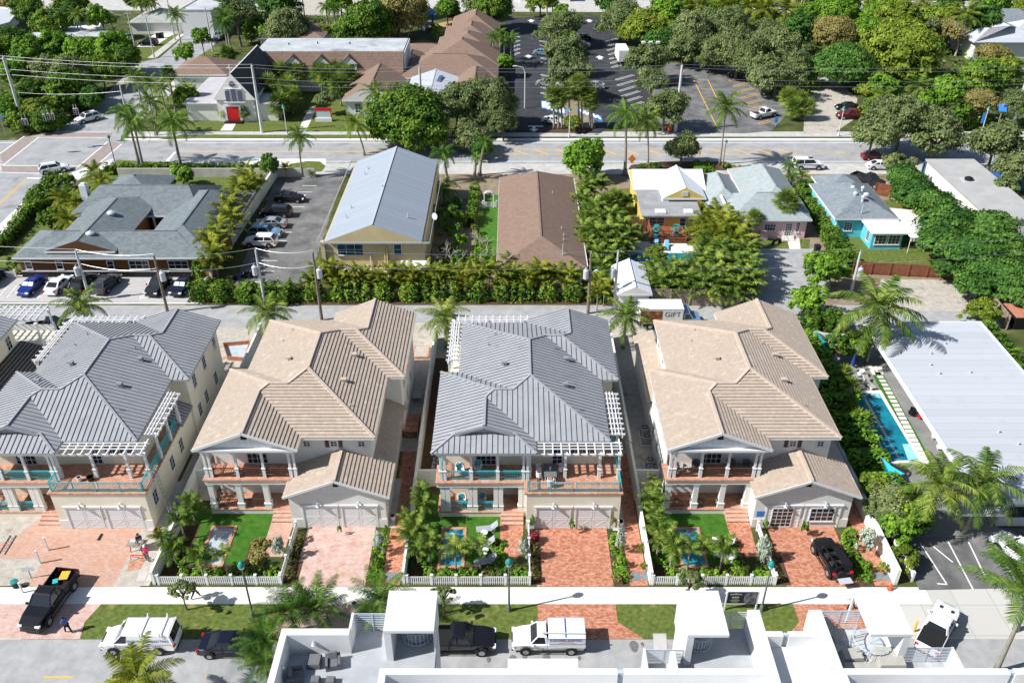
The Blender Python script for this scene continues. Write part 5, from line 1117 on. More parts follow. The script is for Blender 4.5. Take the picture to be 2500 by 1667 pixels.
def bare_tree(label, p, h, seed, spread=1.0, green=0):
    t = thing('bare_tree', label, 'tree', (p[0], p[1], 0)); b = MB(); r = random.Random(seed); tips = []
    def grow(a, d, L, rad, n):
        e = a+d*L; b.tube([a, a+d*L*.5+rdir(r)*L*.06, e], [rad, rad*.8, rad*.62], 5)
        if n == 0: tips.append(e); return
        for k in range(3 if n > 1 else 2): grow(e, (d+rdir(r)*.75*spread+V((0, 0, .12))).normalized(), L*r.uniform(.62, .85), rad*.6, n-1)
    grow(V((0, 0, 0)), V((0, 0, 1)), h*.32, h*.028, 4); b.build('branches', 'bare_wood', t)
    if green:
        c = MB()
        for k in range(green):
            q = tips[k % len(tips)]*r.uniform(.5, .9); q.z *= .8
            for j in range(60): n = rdir(r); leaf(c, q+n*r.uniform(.2, .8), (n+V((0, 0, .4))).normalized(), .15, r)
        c.build('leaves', 'leaf_mid', t)
    return t
# ---------------- planting: trees of the upper half
def rows(fn, items):
    for i in items: fn(*i)
T_ = tree
FAR = 'trees of the wooded blocks beyond the avenue'
rows(T_, [
 # upper left block
 ('ficus', a0, 40, 420, 420, 5, 'dark dense tree at the left edge beyond the tall corner pole', FAR), ('mid', a0, 260, 470, 330, 5, 'bright green tree below the white corner building', FAR), ('mid', a0, 520, 440, 360, 5, 'bright tree in front of the flat grey bungalow', FAR),
 ('mid', a0, 760, 480, 330, 5, 'sunlit tree left of the parked black hatchback', FAR), ('mid', a0, 1000, 450, 360, 5.5, 'broad light green tree beside the white and blue car', FAR), ('ficus', a0, 1120, 520, 260, 4.5, 'dark rounded tree at the bend of the side street', FAR),
 ('oak', a0, 640, 640, 380, 5, 'grey-green tree in the middle of the corner thicket', FAR), ('oak', a0, 420, 620, 300, 5, 'olive tree right of the tall corner pole', FAR), ('ficus', a0, 900, 640, 300, 4, 'shaded tree over the side street kerb', FAR),
 ('mid', a0, 130, 640, 260, 5, 'tree left of the tall corner pole', FAR), ('ficus', a0, 640, 800, 380, 3.5, 'dark spreading tree above the traffic lights', FAR), ('ficus', a0, 300, 830, 280, 3.5, 'leafy tree behind the tall corner pole foot', FAR), ('mid', a0, 80, 980, 260, 3, 'bush with yellowish leaves beside the small blue sign', FAR), ('lime', a0, 330, 980, 300, 2.6, 'yellow-green shrub mass behind the signal heads', FAR), ('mid', a0, 560, 900, 220, 2.6, 'leafy shrub between the signal heads', FAR), ('ficus', a0, 450, 1080, 260, 1.8, 'dark low shrub by the corner pavement', FAR), ('ficus', a0, 200, 1090, 240, 1.6, 'dark low bushes along the left pavement', FAR), ('dark', a0, 800, 880, 240, 2.5, 'shaded shrub by the white car in the junction', FAR),
 ('ficus', a0, 250, 90, 260, 6, 'tree right of the white corner building', FAR), ('ficus', a0, 440, 200, 280, 5, 'tree behind the flat grey bungalow roof', FAR), ('mid', a0, 900, 150, 230, 5.5, 'bright tree between the line of utility poles', FAR), ('dark', a0, 620, 130, 240, 5, 'dark tree behind a coconut palm at the top left', FAR), ('olive', a0, 60, 30, 160, 5, 'olive tree at the very top left corner', FAR), ('mid', a0, 1420, 110, 90, 3, 'small tree at the corner of the lichen roofed bungalow', FAR),
 ('mid', a0, 1640, 470, 190, 4.5, 'small street tree in front of the grey warehouse', 'street trees'), ('mid', a0, 1790, 330, 180, 4.5, 'round street tree touching the grey warehouse wall', 'street trees'),
 ('oak', a0, 2100, 120, 360, 8, 'large grey-green tree above the church', FAR), ('mid', a0, 2280, 190, 160, 5, 'bright tree at the roof of the brown house', FAR), ('dark', a0, 1990, 60, 220, 5, 'dark tree at the top beside the parked truck', FAR),
 ('ficus', a0, 1650, 870, 220, 3, 'dark bush at the aisle of the church', None),
 # behind the mansard hall
 ('oak', b0, 310, 240, 420, 5, 'grey-green round tree behind the mansard hall left end', FAR), ('ficus', b0, 990, 230, 460, 5.5, 'dark green tree behind the middle of the mansard hall', FAR), ('olive', b0, 1280, 110, 520, 6.5, 'big brownish tree beside the blue playground canopy', FAR), ('dark', b0, 240, 50, 300, 6, 'dark tree at the top behind the brown roofed house', FAR), ('mid', b0, 1720, 80, 230, 4.5, 'thin tree beside the white sedan at the top', FAR), ('ficus', b0, 2130, 60, 380, 6, 'dark broad tree at the end of the school roof', FAR), ('ficus', b0, 1630, 275, 130, 2.2, 'round dark bush beside the blue canopy', None), ('lime', b0, 620, 280, 170, 3, 'bright shrub behind the mansard hall', FAR), ('lime', b0, 420, 310, 150, 2, 'low bright bush behind the mansard hall', FAR), ('mid', b0, 760, 260, 140, 3, 'light green tree left of the dark tree behind the hall', FAR),
 # along the avenue
 ('ficus', b0, 1380, 1090, 640, 4.8, 'big dark green ficus tree over the avenue beside the grey roof', None), ('oak', b0, 1800, 930, 500, 5.5, 'grey-green oak between ficus tree and car park', None), ('oak', b0, 2120, 900, 560, 5.5, 'broad oak at the left edge of the car park', None), ('oak', b0, 1330, 870, 330, 5, 'oak behind the ficus tree in front of the white roof', None), ('oak', b0, 2220, 1080, 300, 3.8, 'lower oak by the car park entry', None), ('oak', b0, 640, 880, 200, 3.2, 'small airy tree beside the red framed sign', None), ('oak', b0, 1900, 1230, 360, 2.6, 'dark bush in the oak shade by the avenue', None), ('mid', b0, 2240, 570, 180, 3, 'round shrub beside the school end wall', None),
 ('dark', b0, 2030, 1320, 220, 2.2, 'shrub in shade across the avenue', None),
 # car park
 ('oak', c0, 460, 260, 400, 4.5, 'oak at the far end of the car park island', 'oaks of the car park'), ('oak', c0, 520, 470, 390, 5, 'oak in the middle of the car park island', 'oaks of the car park'), ('oak', c0, 540, 660, 420, 5, 'oak above the sabal palms of the car park island', 'oaks of the car park'), ('oak', c0, 1010, 180, 440, 5.5, 'oak above the white box truck', 'oaks of the car park'), ('oak', c0, 1230, 540, 390, 5, 'oak right of the white box truck', 'oaks of the car park'), ('oak', c0, 1280, 730, 280, 4, 'oak between the two car parks', 'oaks of the car park'), ('oak', c0, 1400, 960, 420, 4.5, 'oak on a bare trunk beside the avenue palms', 'oaks of the car park'), ('mid', c0, 470, 100, 150, 3.5, 'small tree at the gate of the car park', None), ('lime', c0, 590, 1080, 160, 2.0, 'yellowish round bush in the front island of the car park', None),
 # woods right of car park
 ('lime', c0, 1200, 240, 400, 6, 'yellow-green tree behind the lamp with three heads', FAR), ('layer', c0, 1350, 330, 300, 5, 'layered tree right of the lamp with three heads', FAR), ('oak', c0, 1650, 270, 440, 6.5, 'grey-green tree above the old car park', FAR), ('oak', c0, 1560, 440, 340, 4, 'dark grey-green tree at the back of the old car park', FAR), ('oak', c0, 1960, 230, 460, 7, 'tall oak left of the dark round tree', FAR), ('oak', c0, 2060, 460, 480, 6, 'oak overhanging the yellow parking bays', FAR), ('oak', c0, 2290, 640, 420, 5, 'oak above the white pickup', FAR), ('mid', c0, 1420, 90, 300, 6, 'green tree at the top right of the car park', FAR), ('lime', c0, 1560, 60, 200, 5, 'tree with yellow leaves at the top', FAR), ('mid', c0, 1900, 60, 300, 6, 'tree between gold palms at the top', FAR),
 ('dark', d0, 330, 250, 300, 6.5, 'very dark round tree in the wooded block', FAR), ('olive', d0, 620, 270, 420, 6.5, 'brown-olive tree beside the dark round tree', FAR), ('layer', d0, 700, 560, 500, 5.5, 'layered dark green tree above the dirt drive', FAR), ('lime', d0, 1310, 420, 700, 7.5, 'largest yellow-green domed tree in the wooded block', FAR), ('lime', d0, 1240, 170, 420, 8, 'bright green domed tree behind the largest yellow-green one', FAR), ('mid', d0, 960, 300, 330, 6, 'light green tree between the olive and domed trees', FAR), ('mid', d0, 700, 80, 420, 7, 'green tree at the top of the wooded block', FAR), ('oak', d0, 170, 430, 420, 6, 'oak left of the dark round tree', FAR), ('oak', d0, 330, 570, 330, 5, 'oak above the shady drive', FAR), ('oak', d0, 140, 680, 420, 4.5, 'oak over the white pickup nose', FAR), ('mid', d0, 1000, 120, 260, 7, 'mid green tree behind the domed trees', FAR), ('lime', d0, 1620, 170, 380, 7, 'yellow tree at the top by the coconut palm', FAR), ('dark', d0, 1950, 180, 360, 7, 'dark tree behind the white peaked house', FAR), ('mid', d0, 2080, 60, 300, 7, 'green tree at the top right', FAR), ('lime', d0, 2290, 80, 220, 7, 'yellow-green tree in the top right corner', FAR), ('oak', d0, 1520, 220, 200, 7, 'pale grey bush between the domed trees', FAR), ('olive', d0, 1680, 260, 260, 6, 'olive tree left of the white peaked house', FAR),
 ('lime', d0, 930, 800, 200, 3.5, 'yellow bush beside the parked black car', FAR), ('mid', d0, 1080, 800, 300, 3.5, 'green shrub behind the big roadside oak', FAR), ('mid', d0, 1650, 830, 330, 4, 'bright green tree above the roadside oak', FAR), ('ficus', d0, 1960, 680, 360, 5, 'dark tree below the white peaked house', FAR), ('olive', d0, 2050, 480, 300, 4.5, 'olive bush in front of the white peaked house', FAR), ('lime', d0, 2160, 620, 300, 4.5, 'yellow-green tree at the right edge by the power pole', FAR), ('olive', d0, 1960, 900, 320, 4, 'brownish bush behind the solar lamp', FAR), ('oak', d0, 2280, 900, 300, 5, 'grey-green tree right of the solar lamp', FAR), ('oak', d0, 1250, 1090, 620, 6, 'large open oak overhanging the avenue on the right', None), ('oak', d0, 1000, 1180, 440, 5, 'left limb of oak leaning over the avenue', None), ('oak', d0, 1560, 1210, 520, 5, 'open oak over the blue mesh screen', None), ('oak', d0, 2080, 1260, 480, 5.5, 'grey oak at the right edge above the flat grey building', None), ('oak', d0, 2260, 1480, 360, 4.5, 'tree behind the flat grey building corner', None), ('mid', d0, 1480, 900, 200, 3, 'shrub behind the roadside oak', FAR), ('ficus', d0, 1780, 1000, 220, 3, 'dark shrub in the shade by the solar lamp', FAR),
 ('oak', d0, 60, 300, 300, 7, 'oak behind the old car park corner', FAR), ('mid', d0, 430, 120, 240, 6, 'green tree beside the gold palms', FAR), ('mid', d0, 1400, 640, 300, 3.6, 'green foliage under the largest domed tree', FAR), ('oak', c0, 1800, 520, 260, 3.2, 'shaded oak at the back of the old car park bays', FAR),
])
for pol, n_, l, k_ in (([a0(0, 1150), a0(420, 1160), a0(820, 930), a0(1180, 560), a0(1150, 340), a0(0, 330)], 420, 'dense undergrowth of the corner thicket', 'leaf_ficus'), ([c0(1480, 590), c0(2100, 590), d0(60, 900), d0(380, 900), d0(640, 690), d0(860, 700), d0(900, 1150), d0(1700, 1190), d0(2330, 1190), d0(2330, 500), d0(1900, 300), d0(1900, 60), c0(1300, 100), c0(1100, 330)], 1100, 'dense undergrowth beneath the wooded block', 'leaf_ficus'), ([b0(-100, 330), b0(1300, 340), b0(1300, 250), b0(-100, 200)], 160, 'undergrowth behind the mansard hall', 'leaf_mid')): cover('undergrowth', l, pol, n_, k_, .38, 2.6, 'undergrowth', 5.5)
for i in range(15): T_(('mid', 'ficus', 'oak', 'lime', 'dark')[i % 5], (a0, b0, c0, d0)[(i*620//1)//2334 if i*620 < 9336 else 3], (i*620) % 2334, (12, 30, 5)[i % 3], 260, 4.5, f'{["first", "second", "third", "fourth", "fifth", "sixth", "seventh", "eighth", "ninth", "tenth", "eleventh", "twelfth", "thirteenth", "fourteenth", "fifteenth"][i]} tree from the left in the line along the top edge', 'trees along the top edge')
# royal, coconut and sabal palms along the avenue
palmpx('royal', a0, 1285, 1540, 1190, 1080, 'tall royal palm at the street corner, right one of the leaning pair', group='royal palms', scale=1.0)
palmpx('royal', a0, 1240, 1470, 1130, 1000, 'tall royal palm at the street corner, left one of the leaning pair', group='royal palms', scale=.9)
palmpx('royal', a0, 1610, 1480, 1530, 1090, 'single royal palm right of the corner pair', group='royal palms', scale=1.0)
palmpx('sabal', a0, 1570, 1020, 1500, 660, 'sabal palm on a tall bare trunk beside the median')
for x, y, l in ((1210, 690, 'small coconut palm at the left of the median palms'), (1330, 740, 'coconut palm in the middle of the median palms'), (1430, 780, 'dense palm at the right of the median palms'), (1330, 900, 'coconut palm below the median palms')): crownpx('coconut', a0, x, y, 6.5, l, scale=.75)
for x, y in ((1830, 600), (1700, 720), (1900, 600), (1780, 660), (1660, 800), (1620, 850)): crownpx('green', a0, x, y, 2.2, 'palm in the green row along the left side of the church', group='palms along the left side of the church', scale=.9, crowns=[(0, 0, 0, 1), (1, .5, -.8, .8), (-.8, -.6, -.6, .8)])
for x, y, l in ((1990, 200, 'tall drooping palm left of the church by the parked truck'), (2000, 130, 'tall palm crown nearest the top by the parked truck')): crownpx('royal', a0, x, y, 9, l, scale=.9)
for x, y, l in ((690, 130, 'coconut palm behind the first utility pole'), (1240, 20, 'palm at the top above the lichen roof'), (1340, 20, 'palm at the top left of the warehouse'), (1560, 130, 'short palm above the warehouse')): crownpx('coconut', a0, x, y, 7, l, scale=.8)
for x, y, l in ((2030, 490, 'bushy fan palm at the church street corner'), (2230, 310, 'pale fan palm beside the brown house')): crownpx('sabal', a0, x, y, 2.2, l, scale=1.3)
for x, y, l in ((1860, 920, 'fan palm at the front of the church aisle'), (1990, 990, 'small palm left of the red church door'), (2180, 1000, 'small palm right of the red church door')): crownpx('sabal', a0, x, y, 1.8, l, scale=.8)
for i, (x, y) in enumerate(((230, 660), (380, 650), (300, 780), (190, 830), (330, 880), (590, 660), (660, 700), (760, 640), (760, 760), (830, 680), (120, 770), (230, 930))): crownpx('sabal', b0, x, y, 4.2 if y < 800 else 3, 'fan palm in the thick grove before the mansard hall', group='fan palms before the mansard hall', scale=1.5)
crownpx('coconut', b0, 1080, 830, 6.5, 'coconut palm before the brown gabled wing', scale=.85)
palmpx('coconut', b0, 985, 1385, 900, 1110, 'coconut palm between the grey roof and the ficus tree', scale=.8)
palmpx('coconut', b1, 430, 190, 400, -160, 'slender coconut palm on the grass island of the car park', scale=.75)
for x, y, l in ((640, 60, 'feathery palm behind the mansard hall, left crown'), (710, 80, 'feathery palm behind the mansard hall, right crown')): crownpx('royal', b0, x, y, 7, l, scale=.75)
for i, (x, y) in enumerate(((2130, 330), (2230, 350), (2190, 290), (2290, 330))): crownpx('royal', b0, x, y, 6.5, 'palm in the bunch at the school end wall', group='palms at the school end wall', scale=.6)
for x, y, bx, by, l in ((1680, 1360, 1720, 1620, 'feathery palm tallest at the end of the grey metal roof'), (1690, 1680, 1700, 1830, 'feathery palm halfway along the grey metal roof'), (1700, 1900, 1740, 2050, 'feathery palm lowest along the grey metal roof')): palmpx('royal', b0, bx, by, x, y, l, scale=.72)
palmpx('royal', b0, 2010, 1560, 2060, 1260, 'slim palm at the avenue, right of two', scale=.5); palmpx('royal', b0, 1965, 1600, 1985, 1400, 'slim palm at the avenue, left of two', scale=.38)
palmpx('royal', c0, 1040, 1560, 1050, 1010, 'tall palm with white trunk beside the round green tree', scale=.95)
palmpx('coconut', c0, 1245, 1480, 1240, 1080, 'coconut palm on the street island', scale=.85)
palmpx('coconut', c0, 1885, 1470, 1940, 960, 'tall coconut palm leaning beside the street lamp', scale=1.0)
for i, (x, y) in enumerate(((400, 840), (470, 860), (540, 820), (650, 850), (720, 830), (740, 920), (440, 920), (620, 740))): palmpx('sabal', c0, x+10, 1150, x, y, 'sabal palm in the cluster at the front of the car park island', group='sabal palms at the front of the car park island', scale=1.05)
crownpx('royal', c0, 540, 310, 5, 'palm between oaks of the car park island', scale=.6)
for x, l in ((350, 'palm by the car park gate, left'), (400, 'palm by the car park gate, right')): crownpx('sabal', c0, x, 20, 5, l, scale=1.2)
for x, y, l in ((1720, 70, 'gold palm at the top, leftmost'), (1960, 60, 'gold palm at the top, second'), (2150, 60, 'gold palm at the top, third'), (2290, 90, 'gold palm at the top, fourth')): crownpx('gold', c0, x, y, 8, l, scale=1.3, group='gold palms at the top')
for x, y, l in ((60, 60, 'gold palm at the top, fifth'), (220, 90, 'gold palm at the top, rightmost')): crownpx('gold', d0, x, y, 8, l, scale=1.3, group='gold palms at the top')
crownpx('coconut', d0, 1830, 130, 9, 'coconut palm at the top right of the wooded block', scale=1.2); crownpx('coconut', d0, 1440, 40, 9, 'dark palm crown at the top centre of the wooded block', scale=1.0)
crownpx('coconut', d0, 1400, 770, 4.5, 'coconut palm behind the roadside oak', scale=.9); crownpx('coconut', d0, 1080, 860, 4, 'palm beside the parked black car', scale=.8)
for x, y in ((230, 870), (330, 900), (290, 960), (400, 960)): crownpx('sabal', d0, x, y, 2.4, 'shaggy fan palm at the corner of the old car park', group='shaggy palms at the old car park corner', scale=1.25)
crownpx('spiky', d0, 1860, 1100, .8, 'yellow spiky plant below the solar lamp', scale=1.6);
for x, y, z, l in ((250, 1470, 3.5, 'palm left of the white van by the pink house'), (270, 1560, 2.6, 'short palm at the corner of the pink house')): crownpx('royal', d0, x, y, z, l, scale=.5)
crownpx('garden', d1, 360, 190, 2.2, 'small palm on the lawn between pink and turquoise houses', scale=1.2)
crownpx('sabal', d1, 220, 420, 4.6, 'sabal palm on bare trunk before the pink house, taller', scale=1.25); crownpx('sabal', c1, 1840, 540, 3, 'hidden fan palm at the pink house corner', scale=.6) if 0 else None
crownpx('sabal', c1, 2190, 560, 3.3, 'sabal palm before the pink house, shorter', scale=.85)
bare_tree('leafless tree with pale branches left of the white peaked house', d0(1720, 500), 9, 4)
bare_tree('pale leafless tree with green vine between yellow building and bungalow', b1(1780, 1080), 5.5, 9, 1.2, 14); bare_tree('second pale leafless tree nearer the bungalow lawn', b1(2020, 960), 5, 12, 1.3, 5)
T_('mid', c0, 680, 1420, 400, 3.5, 'round bright green tree at the end of the brown roof')
T_('oak', c0, 1550, 1310, 330, 3.2, 'forked tree with coppery crown on the street island')
for x, y, w_ in ((1190, 1490, 90), (1330, 1485, 90), (1270, 1460, 60), (1680, 1460, 90), (1780, 1470, 110), (1940, 1480, 80)): T_('mid', c0, x, y, w_, .5, 'low bush in the mulch of the street island', 'bushes of the street island', 'bush')
# office garden
T_('mid', a1, 1620, 185, 230, 1.8, 'round clipped bush behind the office building', None, 'bush')
for x, y, w_, l in ((400, 370, 240, 'dark shrub at the left of the office garden'), (330, 440, 180, 'olive shrub by the street hedge'), (560, 240, 180, 'shrub at the corner of the office garden'), (620, 330, 160, 'shrub beside the office chimney'), (450, 560, 180, 'shrub by the office side lawn'), (130, 950, 130, 'pale flowering shrub at the office front corner')): T_('ficus', a1, x, y, w_, 1.5, l, None, 'shrub')
for x, y, l in ((840, 150, 'coconut palm at the top corner of the office garden'), (900, 240, 'small palm beside the office gable')): crownpx('gold', a1, x, y, 3, l, scale=.75)
for x, y, l in ((560, 390, 'palm at the left side of the office'), (660, 420, 'palm leaning on the office roof'), (600, 580, 'palm by the office side lawn')): crownpx('gold', a1, x, y, 3, l, scale=.75)
hedge('clipped dark hedge between office garden and side street', [a1(500, 210), a1(340, 390), a1(150, 690), a1(-60, 900)], 1.4, 1.5, 'leaf_ficus', 30, .2)
hedge('dark hedge along the avenue behind the office', [a1(950, 165), a1(1500, 165), a1(2330, 160)], 1.2, 1.6, 'leaf_ficus', 30, .2)
for i, (x, y) in enumerate(((2170, 190), (2130, 290), (2080, 380), (2030, 450), (1980, 540), (1960, 640), (1920, 720), (1870, 800), (1900, 880), (1840, 760), (2060, 560), (1990, 480), (2250, 230))): crownpx('areca', a1, x, y, 3.4, f'yellow palm in the row along the white car park wall, {["first", "second", "third", "fourth", "fifth", "sixth", "seventh", "eighth", "ninth", "tenth", "eleventh", "twelfth", "thirteenth"][i]} planted', group='yellow palms along the car park wall', scale=1.15, crowns=[(0, 0, 0, 1), (.9, .4, -.9, .9), (-.7, -.7, -1.1, .9), (.2, -1, -1.6, .85)])
T_('ficus', a1, 1780, 1020, 130, 1.8, 'tall oval cypress at the corner of the office', None, 'shrub', 0, 1.8)
T_('dark', b1, 120, 90, 170, 2.6, 'dark column tree at the end of the white car park wall', None, 'broadleaf_tree', 0, 1.5)
crownpx('garden', b1, 280, 110, 1.6, 'squat palm by the orange sign at the island', scale=1.0); crownpx('spiky', b1, 505, 165, .5, 'spiky plant on the grass island', scale=1.3)
# ---------------- planting: middle row, lots and street
ORD = ['first', 'second', 'third', 'fourth', 'fifth', 'sixth', 'seventh', 'eighth', 'ninth', 'tenth', 'eleventh', 'twelfth', 'thirteenth', 'fourteenth', 'fifteenth', 'sixteenth', 'seventeenth', 'eighteenth', 'nineteenth', 'twentieth', 'twenty-first', 'twenty-second', 'twenty-third', 'twenty-fourth', 'twenty-fifth']
xs_ = [b1(x, 1180, 2.6).x for x in (440, 540, 640, 715, 860, 960, 1075, 1180, 1270, 1370, 1420, 1510, 1600, 1690, 1760, 1880, 1990, 2090, 2200, 2300)]+[c1(x, 1180, 2.6).x for x in (90, 190, 270, 420, 560)]
for i, x in enumerate(xs_): palm('areca', (x, 98.6+.4*(i % 3), 0), 2.1+.5*((i*7) % 5)/2, f'{ORD[i]} yellow-green palm from the left in the row along the alley', group='palm row along the alley', scale=.78+.34*((i*13) % 7)/6, crowns=[(0, 0, 0, 1), (.8, .3, -.8, .9), (-.75, -.4, -1.0, .85)])
for x, y in ((790, 1130), (860, 1190), (800, 1230)): crownpx('areca', c1, x, y, 2.4, 'yellow-green palm between the transformer poles by the shed', group='palms by the shed', scale=.9)
hedge('leafy dark green hedge under the palm row along the alley', [(-41, 97.4), (12.6, 97.4)], 1.5, 1.7, 'leaf_ficus', 30, .2, rough=.5)
hedge('bright leafy hedge in front of the car park by the alley', [a1(1760, 1260), a1(2334, 1290), b1(330, 1300)], 2.2, 1.6, 'leaf_hedge', 40, .2, rough=.35)
sheet('hedge_bed', rect(-41.5, 95.95, 12.8, 98.6), 'mulch', 5)
G = 'palms massed between bungalow and cottage'
for i, (x, y, z) in enumerate(((690, 290, 3), (780, 250, 3), (660, 400, 3), (760, 470, 3), (880, 420, 3.5), (950, 380, 2.5), (700, 560, 3), (820, 560, 3.5), (930, 560, 3.5), (680, 680, 3), (780, 690, 3.5), (900, 680, 3.5), (1010, 640, 3), (1060, 700, 2.5), (700, 790, 2.5), (850, 800, 2.5), (960, 780, 2.5), (800, 900, 2), (900, 900, 2), (830, 1000, 1.6), (1020, 790, 2))): crownpx('sabal' if i in (4, 5) else 'green', c1, x, y, z, 'arching palm in the thick mass between bungalow and cottage' if i not in (4, 5) else f'fan palm among the mass beside the cottage, {"left" if i == 4 else "right"}', group=G, scale=.95, crowns=[(0, 0, 0, 1), (.9, .5, -.8, .85), (-.8, -.6, -1, .85)])
G = 'palms massed behind the board fence'
for i, (x, y, z) in enumerate(((1850, 560, 4), (1780, 640, 3.5), (1950, 640, 4.5), (1870, 720, 4), (2020, 760, 4), (1760, 800, 3.5), (2100, 850, 4), (1900, 850, 4), (1720, 930, 3.5), (1850, 960, 3.5), (2000, 960, 3.5), (2130, 980, 3.5), (1650, 1010, 3), (1780, 1060, 3), (1920, 1080, 3), (2060, 1080, 3), (2160, 1100, 2.8), (1500, 1020, 2.8), (1400, 1050, 2.5), (1350, 1120, 2.4), (1480, 1120, 2.4), (1600, 1130, 2.4), (1720, 1150, 2.4), (1860, 1170, 2.4), (2000, 1170, 2.4), (2110, 1180, 2.2), (1290, 1060, 2))): crownpx('gold' if y < 780 else 'green', c1, x, y, z, 'golden feathery palm rising over the clump beside the pink house' if y < 780 else 'arching green palm in the clump behind the board fence', group=G if y >= 780 else 'golden palms beside the pink house', scale=.95 if y >= 780 else 1.0, crowns=[(0, 0, 0, 1), (.9, .5, -.8, .85), (-.8, -.6, -1, .85)])
for x, y, w_, z, k, l in ((1300, 880, 220, 2, 'lime', 'lime leafy shrub at the corner of the white shed'), (1250, 990, 180, 2, 'lime', 'lime leafy shrub right of the white shed'), (1700, 150, 160, 2.5, 'mid', 'shrub at the back corner of the yellow cottage'), (1720, 330, 170, 2.2, 'lime', 'bright shrub between yellow and pink houses'), (1740, 420, 160, 1.8, 'lime', 'low bright shrub between yellow and pink houses'), (1780, 160, 140, 2, 'mid', 'leafy bush by the street island and pink house'), (1090, 380, 110, 2, 'mid', 'light shrub on the lawn of the yellow cottage'), (2060, 150, 190, 1.5, 'olive', 'dry bush behind the pink house roof'), (870, 1050, 170, 2, 'ficus', 'dark shrub behind the garden arch')): T_(k, c1, x, y, w_, z, l, None, 'shrub')
for x, y, l in ((1680, 190, 'palm behind the yellow cottage'), (1670, 270, 'small palm at the side of the yellow cottage')): crownpx('green', c1, x, y, 2.5, l, scale=.7)
for x, l in ((60, 'teal potted plant at the left of the pool deck'), (200, 'teal potted plant at the right of the pool deck')): pass
hedge('long clipped lime hedge between pink and turquoise houses', [d1(360, 330), d1(500, 570), d1(650, 860), d1(800, 1050)], 2.0, 1.7, 'leaf_hedge', 45, .2)
for x, y, w_, z, k, l in ((1300, 190, 320, 4, 'layer', 'topmost dark feathery tree in the row beside the turquoise house'), (1400, 330, 380, 4, 'layer', 'dark feathery tree above the brown slat fence'), (1560, 420, 380, 4, 'layer', 'dark feathery tree at the left edge of the flat roof'), (1700, 600, 480, 4.5, 'layer', 'wide dark tree in the middle of the row'), (1950, 620, 480, 4.5, 'layer', 'wide dark tree against the flat grey roof'), (1640, 750, 380, 3.5, 'layer', 'dark tree next to the striped awning'), (1850, 820, 480, 4.5, 'layer', 'wide dark tree over the end of the red-brown fence'), (2120, 800, 460, 4.5, 'layer', 'dark tree near the right edge above the gravel lot'), (2000, 1000, 420, 3.5, 'layer', 'tree hanging over the right of the gravel lot'), (2220, 1020, 400, 4, 'layer', 'tree at the right edge by the chain fence'), (1900, 1130, 320, 2.5, 'layer', 'low branch tree at the gravel lot corner'), (2290, 1200, 320, 3, 'layer', 'lowest tree at the right edge'), (1620, 980, 200, 2.2, 'layer', 'small tree sprig at the red-brown fence'), (2300, 880, 300, 4, 'layer', 'dark tree cut by the right edge'), (1200, 60, 260, 4.5, 'oak', 'oak behind the white parked sedan on the avenue'), (2180, 250, 280, 4, 'oak', 'dark tree at the corner of the flat roof'),
 (520, 1010, 330, 3.6, 'mid', 'small open tree beside the long lime hedge'), (420, 1290, 320, 2.4, 'mid', 'round bush tree at the drive of the pink house'), (700, 1040, 180, 2, 'mid', 'small tree behind the utility pole'), (1950, 1400, 310, 1.5, 'lime', 'round speckled bush at the corner of the white roof'), (570, 900, 160, 3, 'mid', 'top sprig of the small open tree')): T_(k, d1, x, y, w_, z, l, None, 'broadleaf_tree')
hedge('green hedge by the shade sail behind the tan house', [d2(350, 290), d2(560, 300), d2(720, 310)], 2.6, 1.9, 'leaf_hedge', 45, .2)
hedge('tall dark hedge between the glazed house and the long pool', [(33.6, 56.5), (33.5, 88)], 3.0, 2.6, 'leaf_mid', 40, .22)
hedge('clipped hedge along the right side of the white flat roof', [(55.0, 62), (54.8, 88)], 2.4, 2.6, 'leaf_hedge', 40, .22)
cover('yellow_border', 'yellow-leaved border along the terracotta fence', [d1(1190, 400), d1(1260, 400), d1(1480, 660), d1(1440, 700)], 160, 'leaf_yellow', .2, .6)
for i, (x, y) in enumerate(((740, 690), (790, 800), (780, 1010), (850, 1080), (920, 1110), (700, 740), (830, 900))): crownpx('spiky', d2, x, y, 2.3, f'pale spiky rosette plant in the pool hedge, {ORD[i]} planted', group='spiky plants in the pool hedge', scale=1.25)
palmpx('coconut', d2, 930, 600, 1040, 130, 'large coconut palm behind the long pool, its shadow on the white roof', scale=1.4)
T_('ficus', d2, 650, 430, 260, 2.5, 'dark shrub behind the shade sail', None, 'shrub'); T_('ficus', d2, 900, 420, 300, 2.5, 'dark shrub at the foot of the large coconut palm', None, 'shrub')
for i, (x, y, r_, k) in enumerate(((-8.6, 104, 1.5, 'ficus'), (-7.4, 106.5, 1.7, 'mid'), (-9, 109, 1.6, 'dark'), (-7.2, 111.5, 1.4, 'mid'), (-8.5, 115, 1.8, 'dark'), (-8.2, 119.5, 1.8, 'ficus'), (-8.8, 124, 1.7, 'dark'), (-5.2, 105, 1.2, 'lime'), (-4.6, 109, 1.1, 'mid'))): shrub(k, (x, y), r_, f'{ORD[i]} shrub from the alley in the shady strip right of the yellow building', 'shrubs of the shady strip', 1.3)
